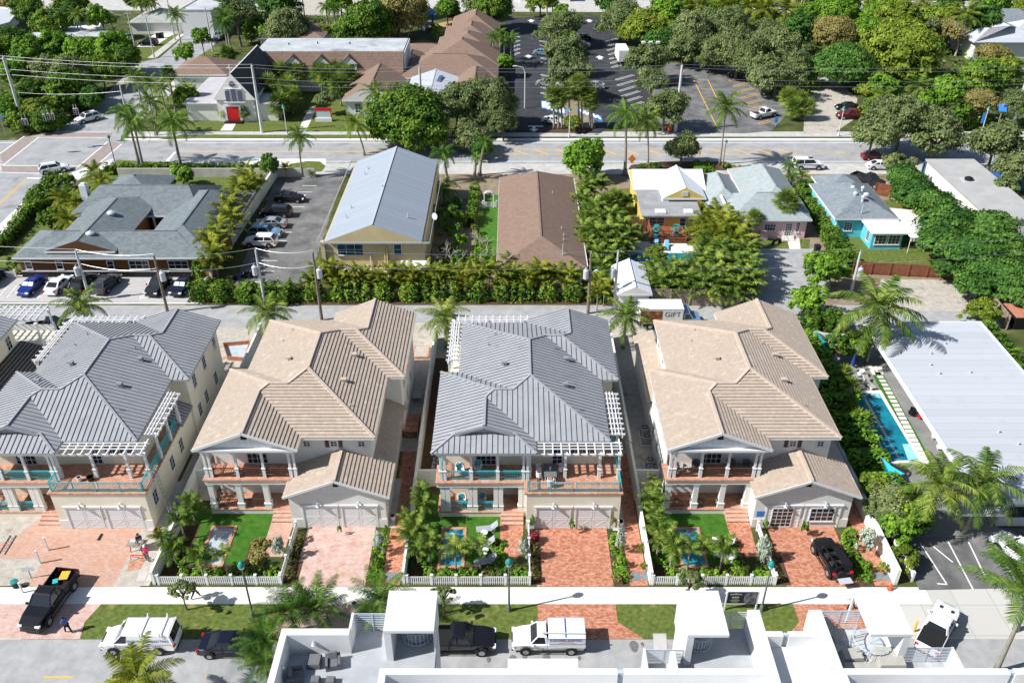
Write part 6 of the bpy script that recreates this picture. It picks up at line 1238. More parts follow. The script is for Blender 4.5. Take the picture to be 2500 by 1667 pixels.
# rear palms beside the alley
for T, x, y, z, l in ((a2, 720, 100, 4, 'coconut palm behind the grey house with sandy yard'), (b2, 130, 160, 4, 'coconut palm behind the tan house with empty pool'), (b2, 1700, 210, 4, 'coconut palm between the second and third houses'), (c2, 1050, 200, 4.2, 'coconut palm left of the tan glazed house')): crownpx('coconut', T, x, y, z, l, scale=.85)
T_('ficus', a2, 1330, 1200, 40, 1, 'x', None) if 0 else None
crownpx('garden', b1, 2270, 960, 2.8, 'small palm at the front corner of the brown roofed bungalow', scale=1.5)
for i, (x, y, w_) in enumerate(((1990, 420, 70), (2010, 520, 80), (1960, 640, 80), (2000, 720, 80), (1900, 930, 100))): T_('lime', b1, x, y, w_, 1.2, 'clipped bright shrub along the side lawn of the bungalow', 'shrubs along the side lawn', 'shrub')
hedge('narrow hedge left of the bungalow side lawn', [b1(1975, 350), b1(1930, 640)], 1.2, 1.6, 'leaf_hedge', 40, .2)
# gardens of the four lots
GP = 'small garden palms of the front gardens'
for T, L in ((a3, ((1690, 570, 2.6), (1600, 720, 2.4), (1440, 900, 2), (1540, 1010, 1.6), (1700, 620, 1.6), (1770, 1060, 2.4), (1990, 1040, 2.4))), (b3, ((1490, 470, 2.8), (1500, 590, 2.2), (1370, 720, 2.2), (1440, 800, 2.2), (1560, 900, 2.8), (1790, 990, 2.5), (2010, 960, 2.8), (1380, 870, 1.8), (1450, 1000, 1.6))), (c3, ((1290, 430, 2.8), (1290, 560, 2.4), (1310, 680, 2.4), (1330, 800, 2.4), (1340, 920, 2.2), (1470, 960, 2.6), (1620, 1000, 2.6), (1920, 980, 2.6), (1720, 950, 1.8), (1400, 870, 2.2)))):
    nm = {a3: 'empty pool', b3: 'sun loungers', c3: 'glazed house'}[T]
    for i, (x, y, z) in enumerate(L): crownpx('garden', T, x, y, z, f'{ORD[i]} small palm counted down the garden with the {nm}', group=GP, scale=.95+.2*(i % 2), crowns=[(0, 0, 0, 1), (.35, .2, -.5, .85)] if i % 3 else None)
for T, x, y, w_, k, l, hh in ((b3, 215, 990, 130, 'silver', 'silvery bush by the gate of the empty pool garden', 1.2), (b3, 1110, 950, 120, 'silver', 'silvery bush right of the pale driveway', 1.1), (c3, 140, 990, 115, 'silver', 'silvery bush left of the red brick driveway', 1.2), (c3, 1000, 930, 115, 'silver', 'silvery bush right of the red brick driveway', 1.2), (c3, 2280, 1000, 150, 'silver', 'silvery bush at the fence of the glazed house', 1.3), (d3, 930, 930, 190, 'silver', 'largest silvery bush beside the open black car', 1.2),
 (c3, 220, 745, 50, 'mid', 'slim cypress left of the garage doors', 1.0), (c3, 570, 770, 60, 'mid', 'slim cypress between the garage doors', 1.0), (c3, 945, 750, 75, 'olive', 'slim brownish cypress right of the garage doors', 1.1), (b3, 765, 810, 45, 'mid', 'small cypress between the garage doors of the empty pool house', .7), (d3, 385, 800, 85, 'mid', 'upright bush between glazed door and window', 1.0), (d3, 785, 850, 140, 'mid', 'upright green bush right of the glazed window', 1.2), (b3, 1180, 830, 70, 'mid', 'green bush at the right corner of the white garage', .9), (d3, 40, 760, 60, 'mid', 'small bush under the blue notice', .8),
 (d3, 930, 1140, 110, 'mid', 'green bush near the doormat slabs', .7), (d3, 1080, 1150, 110, 'lime', 'bright bush beside the white wall end', .7), (c3, 1020, 1100, 90, 'mid', 'green bush below the silvery one by the brick driveway', .7), (c3, 980, 1240, 100, 'olive', 'low bush at the pavement right of the brick driveway', .5), (c3, 1210, 1140, 80, 'lime', 'bright bush beside the brick side path', .6), (c3, 1180, 980, 60, 'lime', 'small bright bush along the brick side path', .6), (c3, 230, 880, 100, 'red', 'dark red leaved plant at the brick driveway', .6), (b3, 420, 880, 110, 'olive', 'purple-grey shrub inside the short white fence', .5), (b3, 1090, 1130, 100, 'mid', 'green shrub right of the pale driveway', .6), (b3, 1080, 1060, 70, 'mid', 'thin shrub below the silvery bush', .8)):
    p = T(x, y, hh); shrub(k, (p.x, p.y), T.m(w_, x, y, hh)/2*1.15, l, None, hh)
for x, y, w_, z, k, l in ((1180, 560, 420, 3, 'oak', 'spreading dark green tree behind the white wall of the glazed house'), (1330, 680, 400, 2.4, 'ficus', 'leafy tree beside the parking court'), (1020, 620, 260, 2.6, 'oak', 'wispy tree right of the glazed house corner'), (1200, 780, 330, 1.8, 'mid', 'low dense bush over the white wall'), (1280, 1050, 270, 1.1, 'lime', 'yellowish round bush by the parking court'), (1000, 380, 260, 2.8, 'lime', 'bright bush at the end of the pool hedge')): T_(k, d3, x, y, w_, z, l, None, 'broadleaf_tree' if z > 1.5 else 'bush')
for i in (1, 2, 3):
    x = XS[i]; nm = ('', 'empty pool', 'sun loungers', 'glazed house')[i]
    cover('ground_cover', f'low planting behind the front fence of the garden with the {nm}', [(x-1.5, 50.3), (x+8.2, 50.3), (x+8.2, 52.1), (x+6.2, 52.0), (x+4.8, 51.8), (x-.2, 51.7), (x-1.5, 57)], 150, 'leaf_mid', .13, .55)
    cover('ground_cover', f'low planting beside the walk of the garden with the {nm}', rect(x+4.8, 52.2, x+6.3, 55.1), 60, 'leaf_olive' if i == 1 else 'leaf_mid', .12, .4)
    cover('ground_cover', f'planting strip beside the driveway of the house with the {nm}', rect(x+15.45, 50.4, x+16.6, 55.6), 60, 'leaf_mid', .12, .5)
    cover('ground_cover', f'planting between fence and driveway of the house with the {nm}', rect(x+8.55, 50.6, x+9.2, 55), 36, 'leaf_olive', .12, .4)
cover('flower_patch', 'red flowers beside the walk of the glazed house', rect(XS[3]+6.2, 53, XS[3]+6.5, 55.4), 16, 'leaf_red', .08, .3)
# street trees, verge palms
T_('oak', a3, 1610, 1340, 250, 2.4, 'thin leafy street tree beside the picket fence of the empty pool garden', 'street trees'); T_('oak', b4, 1700, 240, 220, 2.4, 'thin street tree behind the first rooftop stair cabin', 'street trees'); T_('oak', c4, 1640, 130, 260, 2.4, 'thin street tree behind the second rooftop stair cabin', 'street trees')
for x, y, z, s, l in ((330, 430, 2.0, .7, 'feathery palm at the kerb left of the first roof terrace'), (560, 420, 2.2, .78, 'tall feathery palm behind the first roof terrace'), (1130, 330, 2.2, .72, 'feathery palm behind the first rooftop stair cabin'), (110, 700, 2.5, .65, 'palm at the street corner of the first roof terrace'), (100, 900, 2.0, .6, 'low palm fronds beside the first roof terrace wall')): crownpx('near', b4, x, y, z, l, scale=s)
crownpx('near', d4, 2400, 300, 8, 'big palm reaching in from the right edge over the white pickup', scale=1.15); crownpx('near', d3, 2480, 1230, 6, 'palm crown at the right edge above the big one', scale=1.0)
palmpx('coconut', d3, 1800, 840, 1960, 400, 'coconut palm with bent trunk at the parking court', scale=.98); crownpx('coconut', d3, 1590, 420, 5.5, 'coconut palm left of the bent one at the parking court', scale=.95)
crownpx('gold', a4, 1230, 1010, 4.6, 'yellow-green palm in front of the white electrician van', scale=.85)
# ---------------- vehicles
def paint(name, c, metal=0, rough=.3):
    m = mat(name, c, rough, metal=metal, coat=.6); return m
PC = {k: paint('car_'+k, *v) for k, v in dict(white=((.78, .78, .79),), black=((.008, .008, .010),), blue=((.01, .03, .22), .2), grey=((.09, .10, .105), .4), silver=((.50, .52, .55), .5), darkgrey=((.035, .037, .042), .4), red=((.16, .015, .02),), navy=((.012, .014, .03), .3), sky=((.20, .33, .50), .2)).items()}
mat('tyre', (.012, .012, .012), .8); mat('rim', (.42, .43, .45), .35, metal=.7); mat('lamp_clear', (.80, .82, .85), .15); mat('lamp_red', (.45, .01, .015), .25); mat('plastic', (.03, .03, .032), .6); mat('bed_liner', (.015, .015, .016), .9)
CARS = {}
SPEC = {  # length, width, lower body outline (x from the middle, z), cabin (belt z, roof z, x: cowl, roof front, roof rear, rear base), wheel radius, axles
 'sedan': (4.75, 1.84, [(-2.37, .35), (-2.34, .75), (-2.2, .98), (-1.7, 1.02), (.85, .98), (1.6, .90), (2.2, .74), (2.36, .55), (2.35, .3), (-2.3, .26)], (.97, 1.44, 1.0, .30, -.85, -1.75), .34, (1.42, -1.42)),
 'suv': (4.75, 1.92, [(-2.36, .4), (-2.36, .95), (-2.28, 1.12), (-1.9, 1.14), (.9, 1.10), (1.75, 1.03), (2.25, .86), (2.37, .6), (2.35, .33), (-2.3, .3)], (1.10, 1.70, 1.05, .45, -1.75, -2.28), .37, (1.42, -1.42)),
 'bigsuv': (5.3, 2.02, [(-2.64, .45), (-2.64, 1.1), (-2.58, 1.25), (.9, 1.24), (1.9, 1.18), (2.5, 1.02), (2.64, .7), (2.62, .4), (-2.6, .36)], (1.23, 1.92, 1.15, .6, -2.4, -2.58), .40, (1.55, -1.5)),
 'pickup': (5.8, 2.03, [(-2.9, .5), (-2.9, .82), (-.62, .82), (-.60, 1.28), (1.1, 1.26), (2.1, 1.2), (2.75, 1.05), (2.9, .72), (2.88, .45), (-2.85, .42)], (1.25, 1.93, 1.2, .55, -.35, -.62), .42, (1.85, -1.75)),
 'workpickup': (5.6, 2.0, [(-2.8, .5), (-2.8, .8), (.12, .8), (.14, 1.2), (1.3, 1.18), (2.0, 1.12), (2.65, .98), (2.8, .68), (2.78, .42), (-2.75, .4)], (1.18, 1.83, 1.4, .85, .25, .14), .39, (1.75, -1.7)),
 'jeeptruck': (5.5, 1.9, [(-2.75, .55), (-2.75, .85), (-.9, .85), (-.88, 1.22), (.95, 1.20), (2.1, 1.15), (2.55, 1.05), (2.6, .62), (-2.7, .5)], (1.2, 1.86, .85, .55, -.75, -.88), .43, (1.75, -1.75)),
 'van': (5.75, 2.02, [(-2.86, .45), (-2.88, 1.0), (-2.84, 1.25), (1.35, 1.25), (2.1, 1.15), (2.7, .95), (2.87, .68), (2.85, .4), (-2.8, .38)], (1.22, 2.12, 1.75, .95, -2.62, -2.82), .38, (1.85, -1.6)),
 'jeep': (4.2, 1.86, [(-2.1, .55), (-2.1, 1.05), (.55, 1.08), (.6, 1.15), (1.8, 1.12), (2.0, 1.0), (2.05, .6), (-2.05, .5)], None, .42, (1.35, -1.35)),
}
def car_proto(kind):
    if kind in CARS: return CARS[kind]
    L, W_, prof, cab, wr, ax = SPEC[kind]; parts = []; w_ = W_/2
    cx, cz = sum(p[0] for p in prof)/len(prof), .65
    def ring(y, s): return [(cx+(x-cx)*s, y*(1-.16*(abs(x)/(L/2))**5), cz+(z-cz)*(1-(1-s)*1.6)) for x, z in prof]
    b = MB(); R_ = [ring(-w_, .95), ring(-w_*.9, 1), ring(w_*.9, 1), ring(w_, .95)]
    for r0, r1 in zip(R_, R_[1:]): b.quads(r0, r1, 0)
    b.face(R_[0]); b.face(R_[-1][::-1])
    if kind in ('pickup', 'workpickup', 'jeeptruck'):
        xb = prof[2][0]; x0 = -L/2+.01; zt = 1.27 if kind != 'workpickup' else 1.2
        for s in (-1, 1): b.box(x0, s*w_*.93-.06, .8, xb, s*w_*.93+.06, zt)
        b.box(x0, -w_*.86, .8, x0+.1, w_*.86, zt-.003)
    parts.append(('body', b, 'PAINT', .07))
    b = MB(); fx = max(q[0] for q in prof); zf = prof[-2][1]
    b.box(fx-.06, -w_*.5, zf+.12, fx+.012, w_*.5, zf+.42 if kind not in ('sedan',) else zf+.3)
    for s in (-1, 1):
        for x in ax: b.tube([(x, s*(w_-.06), wr+.02), (x, s*(w_+.006), wr+.02)], wr*1.2, 14)
        b.box(ax[1]+.5, s*(w_-.01)-.02, .26, ax[0]-.5, s*(w_-.01)+.02, .36)
        if cab:
            for x in (cab[2]-.12, (cab[3]+cab[4])/2-.12): b.box(x-.012, s*w_*.985-.012, .42, x+.012, s*w_*.985+.012, cab[0]-.08)
    parts.append(('dark_trim', b, 'plastic', 0))
    if kind in ('pickup', 'workpickup', 'jeeptruck'):
        b = MB(); b.box(-L/2+.12, -w_*.86, .823, prof[2][0]-.01, w_*.86, .85)
        if kind == 'jeeptruck': b.box(-L/2+.05, -w_*.9, 1.272, prof[2][0]+.02, w_*.9, 1.31)
        parts.append(('bed_cover' if kind == 'jeeptruck' else 'bed_floor', b, 'bed_liner', 0))
    if cab:
        bz, rz_, c0_, r0_, r1_, c1_ = cab; wb, wt = w_*.90, w_*(.72 if kind != 'van' else .84)
        lo = [(c0_, -wb, bz-.03), (c0_, wb, bz-.03), (c1_, wb, bz-.03), (c1_, -wb, bz-.03)]; hi = [(r0_, -wt, rz_-.04), (r0_, wt, rz_-.04), (r1_, wt, rz_-.04), (r1_, -wt, rz_-.04)]
        b = MB(); b.solid(lo+hi, ((0, 1, 5, 4), (1, 2, 6, 5), (2, 3, 7, 6), (3, 0, 4, 7), (4, 5, 6, 7))); parts.append(('windows', b, 'glass', 0))
        b = MB(); e = .05
        v = [(r0_+e, -wt-e*.6, rz_-.05), (r0_+e, wt+e*.6, rz_-.05), (r1_-e, wt+e*.6, rz_-.05), (r1_-e, -wt-e*.6, rz_-.05), (r0_-.12, -wt+.1, rz_+.01), (r0_-.12, wt-.1, rz_+.01), (r1_+.12, wt-.1, rz_+.01), (r1_+.12, -wt+.1, rz_+.01)]
        b.solid(v, ((0, 1, 5, 4), (1, 2, 6, 5), (2, 3, 7, 6), (3, 0, 4, 7), (4, 5, 6, 7), (3, 2, 1, 0)))
        for s in (-1, 1):
            b.bar((c0_, s*wb, bz-.02), (r0_, s*wt, rz_-.03), .09, .07); b.bar((c1_, s*wb, bz-.02), (r1_, s*wt, rz_-.03), .16, .09)
            if kind in ('sedan', 'suv', 'bigsuv', 'pickup', 'jeeptruck'):
                xm = (r0_+r1_)/2-.1; b.bar((xm, s*(wb+.005), bz-.02), (xm-.05, s*(wt+.005), rz_-.03), .1, .05)
            if kind == 'van':
                q = [(.75, s*(wb+.012), bz-.03), (c1_+.02, s*(wb+.012), bz-.03), (r1_, s*(wt+.012), rz_-.04), (.55, s*(wt+.012), rz_-.04)]
                b.face(q if s < 0 else q[::-1])
            if kind in ('bigsuv', 'suv'): b.bar((r0_-.2, s*wt*.86, rz_+.04), (r1_+.2, s*wt*.86, rz_+.04), .05, .05)
        parts.append(('roof', b, 'PAINT', 0))
        b = MB()
        for s in (-1, 1): b.box(c0_-.25, s*(w_+.1)-.1, bz-.02, c0_-.08, s*(w_+.1)+.1, bz+.15)
        parts.append(('wing_mirrors', b, 'PAINT', .02))
    b = MB(); f = max(p[0] for p in prof); r_ = min(p[0] for p in prof)
    b.box(f-.14, -w_*.8, .3, f+.03, w_*.8, .48); b.box(r_-.03, -w_*.85, .34, r_+.12, w_*.85, .52); parts.append(('bumpers', b, 'plastic' if kind not in ('sedan', 'suv') else 'PAINT', .02))
    out = []
    for n, b, m, bev in parts:
        o = b.build(n, 'car_white' if m == 'PAINT' else m, link=False, bevel=bev); o['paint'] = m == 'PAINT'; out.append((o, []))
    zl = .72 if kind in ('sedan', 'suv') else .9
    for s in (-1, 1):
        b = MB(); b.box(f-.22, s*w_*.72-.2, zl-.08, f+.015, s*w_*.72+.2, zl+.07); out.append((b.build('headlight', 'lamp_clear', link=False, bevel=.02), []))
        b = MB(); b.box(r_-.012, s*w_*.8-.14, zl-.02, r_+.15, s*w_*.8+.14, zl+.2); out.append((b.build('tail_light', 'lamp_red', link=False, bevel=.02), []))
        for x in ax:
            y = s*(w_-.1)
            b = MB(); b.tube([(x, y-.11, wr), (x, y+.13*1 if s > 0 else y+.11, wr)] if s > 0 else [(x, y-.13, wr), (x, y+.11, wr)], wr, 14)
            q = MB(); yo = y+s*.132; q.tube([(x, yo-s*.02, wr), (x, yo+s*.006, wr)], wr*.6, 10); out.append((b.build('wheel', 'tyre', link=False), [q.build('rim', 'rim', link=False)]))
    CARS[kind] = out; return out
def car(kind, color, p, heading, label, name='parked_car', cat='car', group=None, extra=None):
    t = thing(name, label, cat, (p[0], p[1], .012 if len(p) < 3 or p[2] < 5 else p[2]), R(heading), group)
    for o, ch in car_proto(kind):
        c = o.copy(); COL.objects.link(c); c.parent = t
        if c.get('paint'): c.material_slots[0].link = 'OBJECT'; c.material_slots[0].material = PC[color]
        if 'paint' in c: del c['paint']
        for q in ch: d = q.copy(); COL.objects.link(d); d.parent = c
    if extra: extra(t)
    return t
def text(par, s, size, loc, rot, m, name='lettering'):
    cu = bpy.data.curves.new(name, 'FONT'); cu.body = s; cu.size = size; cu.align_x = 'CENTER'; cu.extrude = .004; cu.materials.append(MATS[m])
    o = bpy.data.objects.new(name, bpy.data.meshes.new_from_object(bpy.data.objects.new('lettering_source', cu))); COL.objects.link(o); o.parent = par; o.location = loc; o.rotation_euler = rot; return o
mat('ink_blue', (.02, .07, .32), .5); mat('ink_orange', (.7, .30, .05), .5); mat('ink_black', (.02, .02, .03), .5); mat('sunshade', (.70, .74, .72), .4)
def shade(t):
    m = MB()
    for s in (-1, 1): m.solid([(.93, s*.38-.34, 1.05), (.93, s*.38+.34, 1.05), (.45, s*.36+.3, 1.38), (.45, s*.36-.3, 1.38)], ((0, 1, 2, 3),))
    m.build('windscreen_shade', 'sunshade', t)
def sunroof(z, x0, x1): return lambda t: MB().box(x0, -.45, z, x1, .45, z+.012).build('sunroof', 'glass', t)
PK = 'cars parked behind the office building'
car('sedan', 'blue', a1(285, 1150, .7), -97, 'deep blue sedan with silver windscreen shade in front of the office', group=PK, extra=shade)
car('sedan', 'white', a1(520, 1140, .7), 84, 'white sedan parked nose in behind the office', group=PK, extra=lambda t: None)
car('suv', 'black', a1(750, 1130, .7), 84, 'black car partly behind the concrete pole at the office', group=PK)
car('suv', 'grey', a1(950, 1135, .7), 82, 'grey-green crossover with roof rails and sunroof behind the office', group=PK, extra=sunroof(1.715, -.5, .3))
car('suv', 'darkgrey', a1(1410, 1150, .7), -97, 'dark grey car left of the black one with the windscreen shade', group=PK)
car('sedan', 'navy', a1(1625, 1150, .7), -97, 'black sedan with silver windscreen shade nearest the oval cypress', group=PK, extra=shade)
car('suv', 'black', a1(-60, 1080, .7), 84, 'dark car cut off by the left edge behind the office', group=PK)
SP_ = 'cars in the car park beside the yellow building'
for (x, y, k, c, h, l) in ((320, 375, 'sedan', 'black', -3, 'black sedan nearest the avenue in the side car park'), (200, 505, 'suv', 'darkgrey', 178, 'dark car with red tail light in the shade of the side car park'), (150, 600, 'sedan', 'silver', 176, 'silver coupe between dark and white cars in the side car park'), (100, 685, 'suv', 'sky', -3, 'white and blue car third from the alley in the side car park'), (60, 765, 'suv', 'white', 177, 'white crossover lowest in the side car park')): car(k, c, b1(x, y, .6), h, l, group=SP_)
car('bigsuv', 'white', d0(415, 1462, .8), 0, 'large white sport utility driving on the avenue', 'car', 'car', extra=sunroof(1.935, -.2, .55))
car('sedan', 'white', d0(1060, 1475, .6), -4, 'white sedan under the trees at the kerb of the avenue', 'car'); car('sedan', 'red', d0(1010, 1392, .6), 0, 'dark red car in tree shade on the avenue', 'car')
car('pickup', 'darkgrey', d1(950, 215, .8), -52, 'dark grey pickup parked beside the turquoise house', 'pickup_truck', 'pickup')
car('pickup', 'white', d0(20, 1010, .8), 28, 'white pickup parked in the old car park', 'pickup_truck', 'pickup')
car('sedan', 'black', d0(760, 950, .6), 180, 'black car on the shady dirt drive', 'parked_car'); car('pickup', 'red', d0(800, 1030, .6), 180, 'red vehicle under the roadside oak', 'pickup_truck', 'pickup')
car('suv', 'white', a1(480, 112, .7), 28, 'white crossover crossing the brick junction', 'car', extra=None)
car('suv', 'white', a0(780, 1050, .7), -130, 'white sport utility with black sunroof waiting at the junction', 'car', extra=sunroof(1.715, -.6, .35))
car('suv', 'white', a0(1110, 330, .7), 150, 'white car beside the utility poles in the far yard', 'parked_car'); car('suv', 'black', a0(1320, 380, .7), 178, 'black car parked across the far driveway', 'parked_car'); car('suv', 'silver', a0(1350, 255, .7), 150, 'silver blue car at the lichen roofed bungalow', 'parked_car'); car('pickup', 'silver', a0(1957, 320, .7), -92, 'grey pickup in front of the warehouse', 'parked_car'); car('van', 'darkgrey', a0(1800, 95, .7), 100, 'dark van at the top beside the warehouse', 'parked_van', 'van')
car('sedan', 'white', b0(1935, 92, .6), 0, 'white sedan on the rear street by the school', 'parked_car')
car('sedan', 'white', c0(410, 1075, .6), -28, 'white sedan in the first bay of the big car park', 'parked_car')
for x, y, c, h, l in ((650, 400, 'silver', 165, 'silver car half under an oak in the big car park'), (665, 330, 'darkgrey', 165, 'dark car under an oak in the big car park'), (345, 745, 'silver', -20, 'pale car under the lowest island oak'), (310, 470, 'sky', -20, 'bluish car at the left of the island oaks'), (770, 760, 'silver', 165, 'car hidden by the island palms'), (1390, 725, 'grey', 150, 'grey car under the oak between the car parks'), (2060, 660, 'grey', 150, 'grey car under the oak at the yellow bays')): car('sedan', c, c0(x, y, .6), h, l, 'parked_car')
def box_truck(p, hd, label, L=6.2, H=3.6, graphics=False, col='white', cabcol='white'):
    t = thing('box_truck', label, 'truck', (p[0], p[1], .012), R(hd)); w_ = 1.2
    m = MB(); m.box(-L+1.2, -w_, .95, 1.2, w_, H); m.build('cargo_box', 'stucco_white', t, bevel=.05)
    m = MB()
    for s in (-1, 1): m.box(-L+1.18, s*w_-.02, H-.12, 1.22, s*w_+.02, H+.02)
    m.box(1.18, -w_, H-.12, 1.23, w_, H+.02); m.build('box_trim', 'galv', t)
    m = MB(); m.box(-L+1.17, -1.05, 1.05, -L+1.195, 1.05, H-.2)
    for z in (1.5, 2.0, 2.5, 3.0): m.box(-L+1.15, -1.05, z, -L+1.169, 1.05, z+.04)
    m.build('rear_shutter', 'trim', t)
    m = MB(); prof = [(1.35, .5), (1.35, 2.3), (2.0, 2.35), (2.55, 1.55), (3.4, 1.4), (3.55, .9), (3.5, .5)]
    m.quads([(x, -1.0, z) for x, z in prof], [(x, 1.0, z) for x, z in prof]); m.face([(x, -1.0, z) for x, z in prof]); m.face([(x, 1.0, z) for x, z in prof][::-1]); m.build('cab', PC[cabcol], t, bevel=.06)
    m = MB(); m.bar((2.06, 0, 2.28), (2.53, 0, 1.62), 1.7, .03, up=(1, 0, .7)); m.build('windscreen', 'glass', t)
    for s in (-1, 1):
        m = MB(); m.solid([(1.5, s*1.012, 1.5), (2.4, s*1.012, 1.5), (2.0, s*1.012, 2.15), (1.5, s*1.012, 2.15)], ((0, 1, 2, 3) if s < 0 else (3, 2, 1, 0),)); m.build('side_window', 'glass', t)
        for x in (-L+2.6, 2.75):
            m = MB(); m.tube([(x, s*.98-.15, .45), (x, s*.98+.15, .45)], .45, 12); o = m.build('wheel', 'tyre', t); q = MB(); q.tube([(x, s*1.12, .45), (x, s*1.14, .45)], .25, 8); q.build('rim', 'rim', o)
    m = MB(); m.box(-L+1.3, -.5, .5, 1.4, .5, .94); m.build('chassis', 'plastic', t)
    if graphics:
        m = MB(); m.box(-L+1.3, -w_-.012, 1.1, -1.3, -w_-.004, 2.75); m.build('picture_panel', mat('rust_graphic', (.22, .05, .02), .6, (.30, .22, .06), 1.2, contrast=(.42, .58)), t)
        text(t, 'GIFT', .95, (-.05, -w_-.01, 1.95), (pi/2, 0, 0), 'ink_black')
    return t
box_truck(c0(1000, 540, 0), 92, 'white box truck seen from behind in the big car park')
box_truck(c2(1444, 272, 0), 0, 'box truck with rusty graphics and lettering parked in the alley', 5.2, 3.0, True, cabcol='sky')
car('pickup', 'black', a4(440, 290, .9), -97, 'black pickup with open bed and yellow board on the sandy driveway', 'pickup_truck', 'pickup', extra=lambda t: (MB().cbox((-2.2, .1, 1.1), (.9, .7, .06), .2).build('yellow_board', 'paint_yellow', t), MB().cbox((-1.5, -.3, 1.0), (.5, .4, .3), .5).build('cargo', 'teal', t)))
def van_extra(t):
    for x in (-.5, -2.0):
        m = MB(); m.bar((x, -.95, 2.24), (x, .95, 2.24), .08, .06)
        for s in (-1, 1): m.box(x-.04, s*.95-.04, 2.0, x+.04, s*.95+.04, 2.42)
        m.build('roof_rack', 'trim', t)
    text(t, 'SNOWDEN ELECTRIC', .33, (-.95, .94, 1.42), (R(86), 0, pi), 'ink_blue'); text(t, '561-83   144', .22, (-.95, 1.02, .93), (pi/2, 0, pi), 'ink_black')
    m = MB()
    for s in (-1, 1): m.solid([(-2.80, s*.45-.33, 1.35), (-2.80, s*.45+.33, 1.35), (-2.70, s*.42+.3, 1.95), (-2.70, s*.42-.3, 1.95)], ((3, 2, 1, 0),))
    m.build('rear_window', 'glass', t)
p = a4(1265, 640, .9); car('van', 'white', p, 180, 'white electrician van with roof racks and blue lettering at the kerb', 'van', 'van', extra=van_extra)
car('sedan', 'navy', a4(2070, 700, .7), 0, 'dark sedan parked behind the white electrician van', 'parked_car')
car('pickup', 'black', b4(1830, 650, .9), 0, 'black pickup parked beyond the first rooftop stair cabin', 'pickup_truck', 'pickup')
def work_extra(t):
    m = MB(); m.box(-2.75, -.98, 1.2, .05, .98, 1.95); m.build('canopy_box', PC['white'], t, bevel=.04)
    m = MB(); m.box(-1.3, -.9, 1.955, -1.2, .9, 1.975); m.box(-2.7, -.998, 1.86, .03, -.984, 1.9); m.box(-2.7, .984, 1.86, .03, .998, 1.9); m.box(-2.7, .984, 1.24, .03, .998, 1.27); m.build('canopy_seams', 'ink_blue', t)
    m = MB(); m.tube([(.6, .55, 2.05), (-2.75, .62, 2.08)], .06, 6); m.build('conduit', 'galv', t)
    text(t, 'SNOWDEN ELECTRIC', .25, (-1.25, .996, 1.62), (pi/2, 0, pi), 'ink_blue')
    m = MB(); pts = [V((-1.9+1.2*i/8, .993, 1.42+.1*sin(pi*i/8))) for i in range(9)]
    for a_, b_ in zip(pts, pts[1:]): m.bar(a_, b_, .02, .05)
    m.build('swoosh_mark', 'ink_orange', t)
car('workpickup', 'white', c4(365, 640, .9), 180, 'white service pickup with canopy box and lettering on the street', 'pickup_truck', 'pickup', extra=work_extra)
car('jeeptruck', 'white', d4(1590, 530, 1.1), 50, 'white off-road pickup with black bed cover turning at the side apron', 'pickup_truck', 'pickup', extra=lambda t: (MB().box(-2.765, -.2, .62, -2.755, .2, .78).build('number_plate', 'paint_yellow', t), MB().solid([(-.915, -.62, 1.36), (-.915, .62, 1.36), (-.80, .55, 1.74), (-.80, -.55, 1.74)], ((3, 2, 1, 0),)).build('rear_window', 'glass', t), MB().box(1.7, -.55, 1.19, 2.0, -.3, 1.2).box(1.7, .3, 1.19, 2.0, .55, 1.2).build('hood_vents', 'plastic', t)))
def jeep_extra(t):
    m = MB()
    for x in (.45, -.6, -1.9):
        for s in (-1, 1): m.tube([(x, s*.72, 1.05), (x-.1, s*.66, 1.8)], .05, 6)
        m.tube([(x-.1, -.66, 1.8), (x-.1, .66, 1.8)], .05, 6)
    for s in (-1, 1): m.tube([(.35, s*.66, 1.8), (-2.0, s*.66, 1.8)], .05, 6)
    m.build('roll_cage', 'black', t)
    m = MB(); m.box(-1.95, -.6, 1.84, .2, .1, 1.87); m.build('soft_top', 'black', t)
    for x in (-.1, -1.0):
        for s in (-.4, .4):
            m = MB(); m.box(x-.25, s-.24, 1.0, x+.25, s+.24, 1.2); m.box(x-.32, s-.22, 1.1, x-.2, s+.22, 1.7); m.build('seat', 'plastic', t, bevel=.04)
    m = MB(); m.bar((.62, -.7, 1.15), (.42, -.66, 1.75), .05, .05); m.bar((.62, .7, 1.15), (.42, .66, 1.75), .05, .05); m.bar((.52, 0, 1.45), (.53, 0, 1.46), 1.3, .5); m.build('windscreen_frame', 'glass', t)
    m = MB(); m.tube([(-2.12, .2, 1.0), (-2.3, .2, 1.0)], .4, 14); m.build('spare_wheel', 'tyre', t)
    m = MB(); m.box(-2.95, -.5, .75, -2.35, .62, .78); m.build('luggage_rack', 'galv', t)
car('jeep', 'black', d3(620, 1045, .9), 99, 'open black off-road car with roll cage on the brick driveway', 'parked_car', 'car', extra=jeep_extra)
car('suv', 'white', d3(2300, 1000, .8), 118, 'white car cut off by the right edge in the parking court', 'parked_car')
car('pickup', 'black', a2(450, 285, .8), 12, 'dark vehicle behind the far left house', 'parked_car')
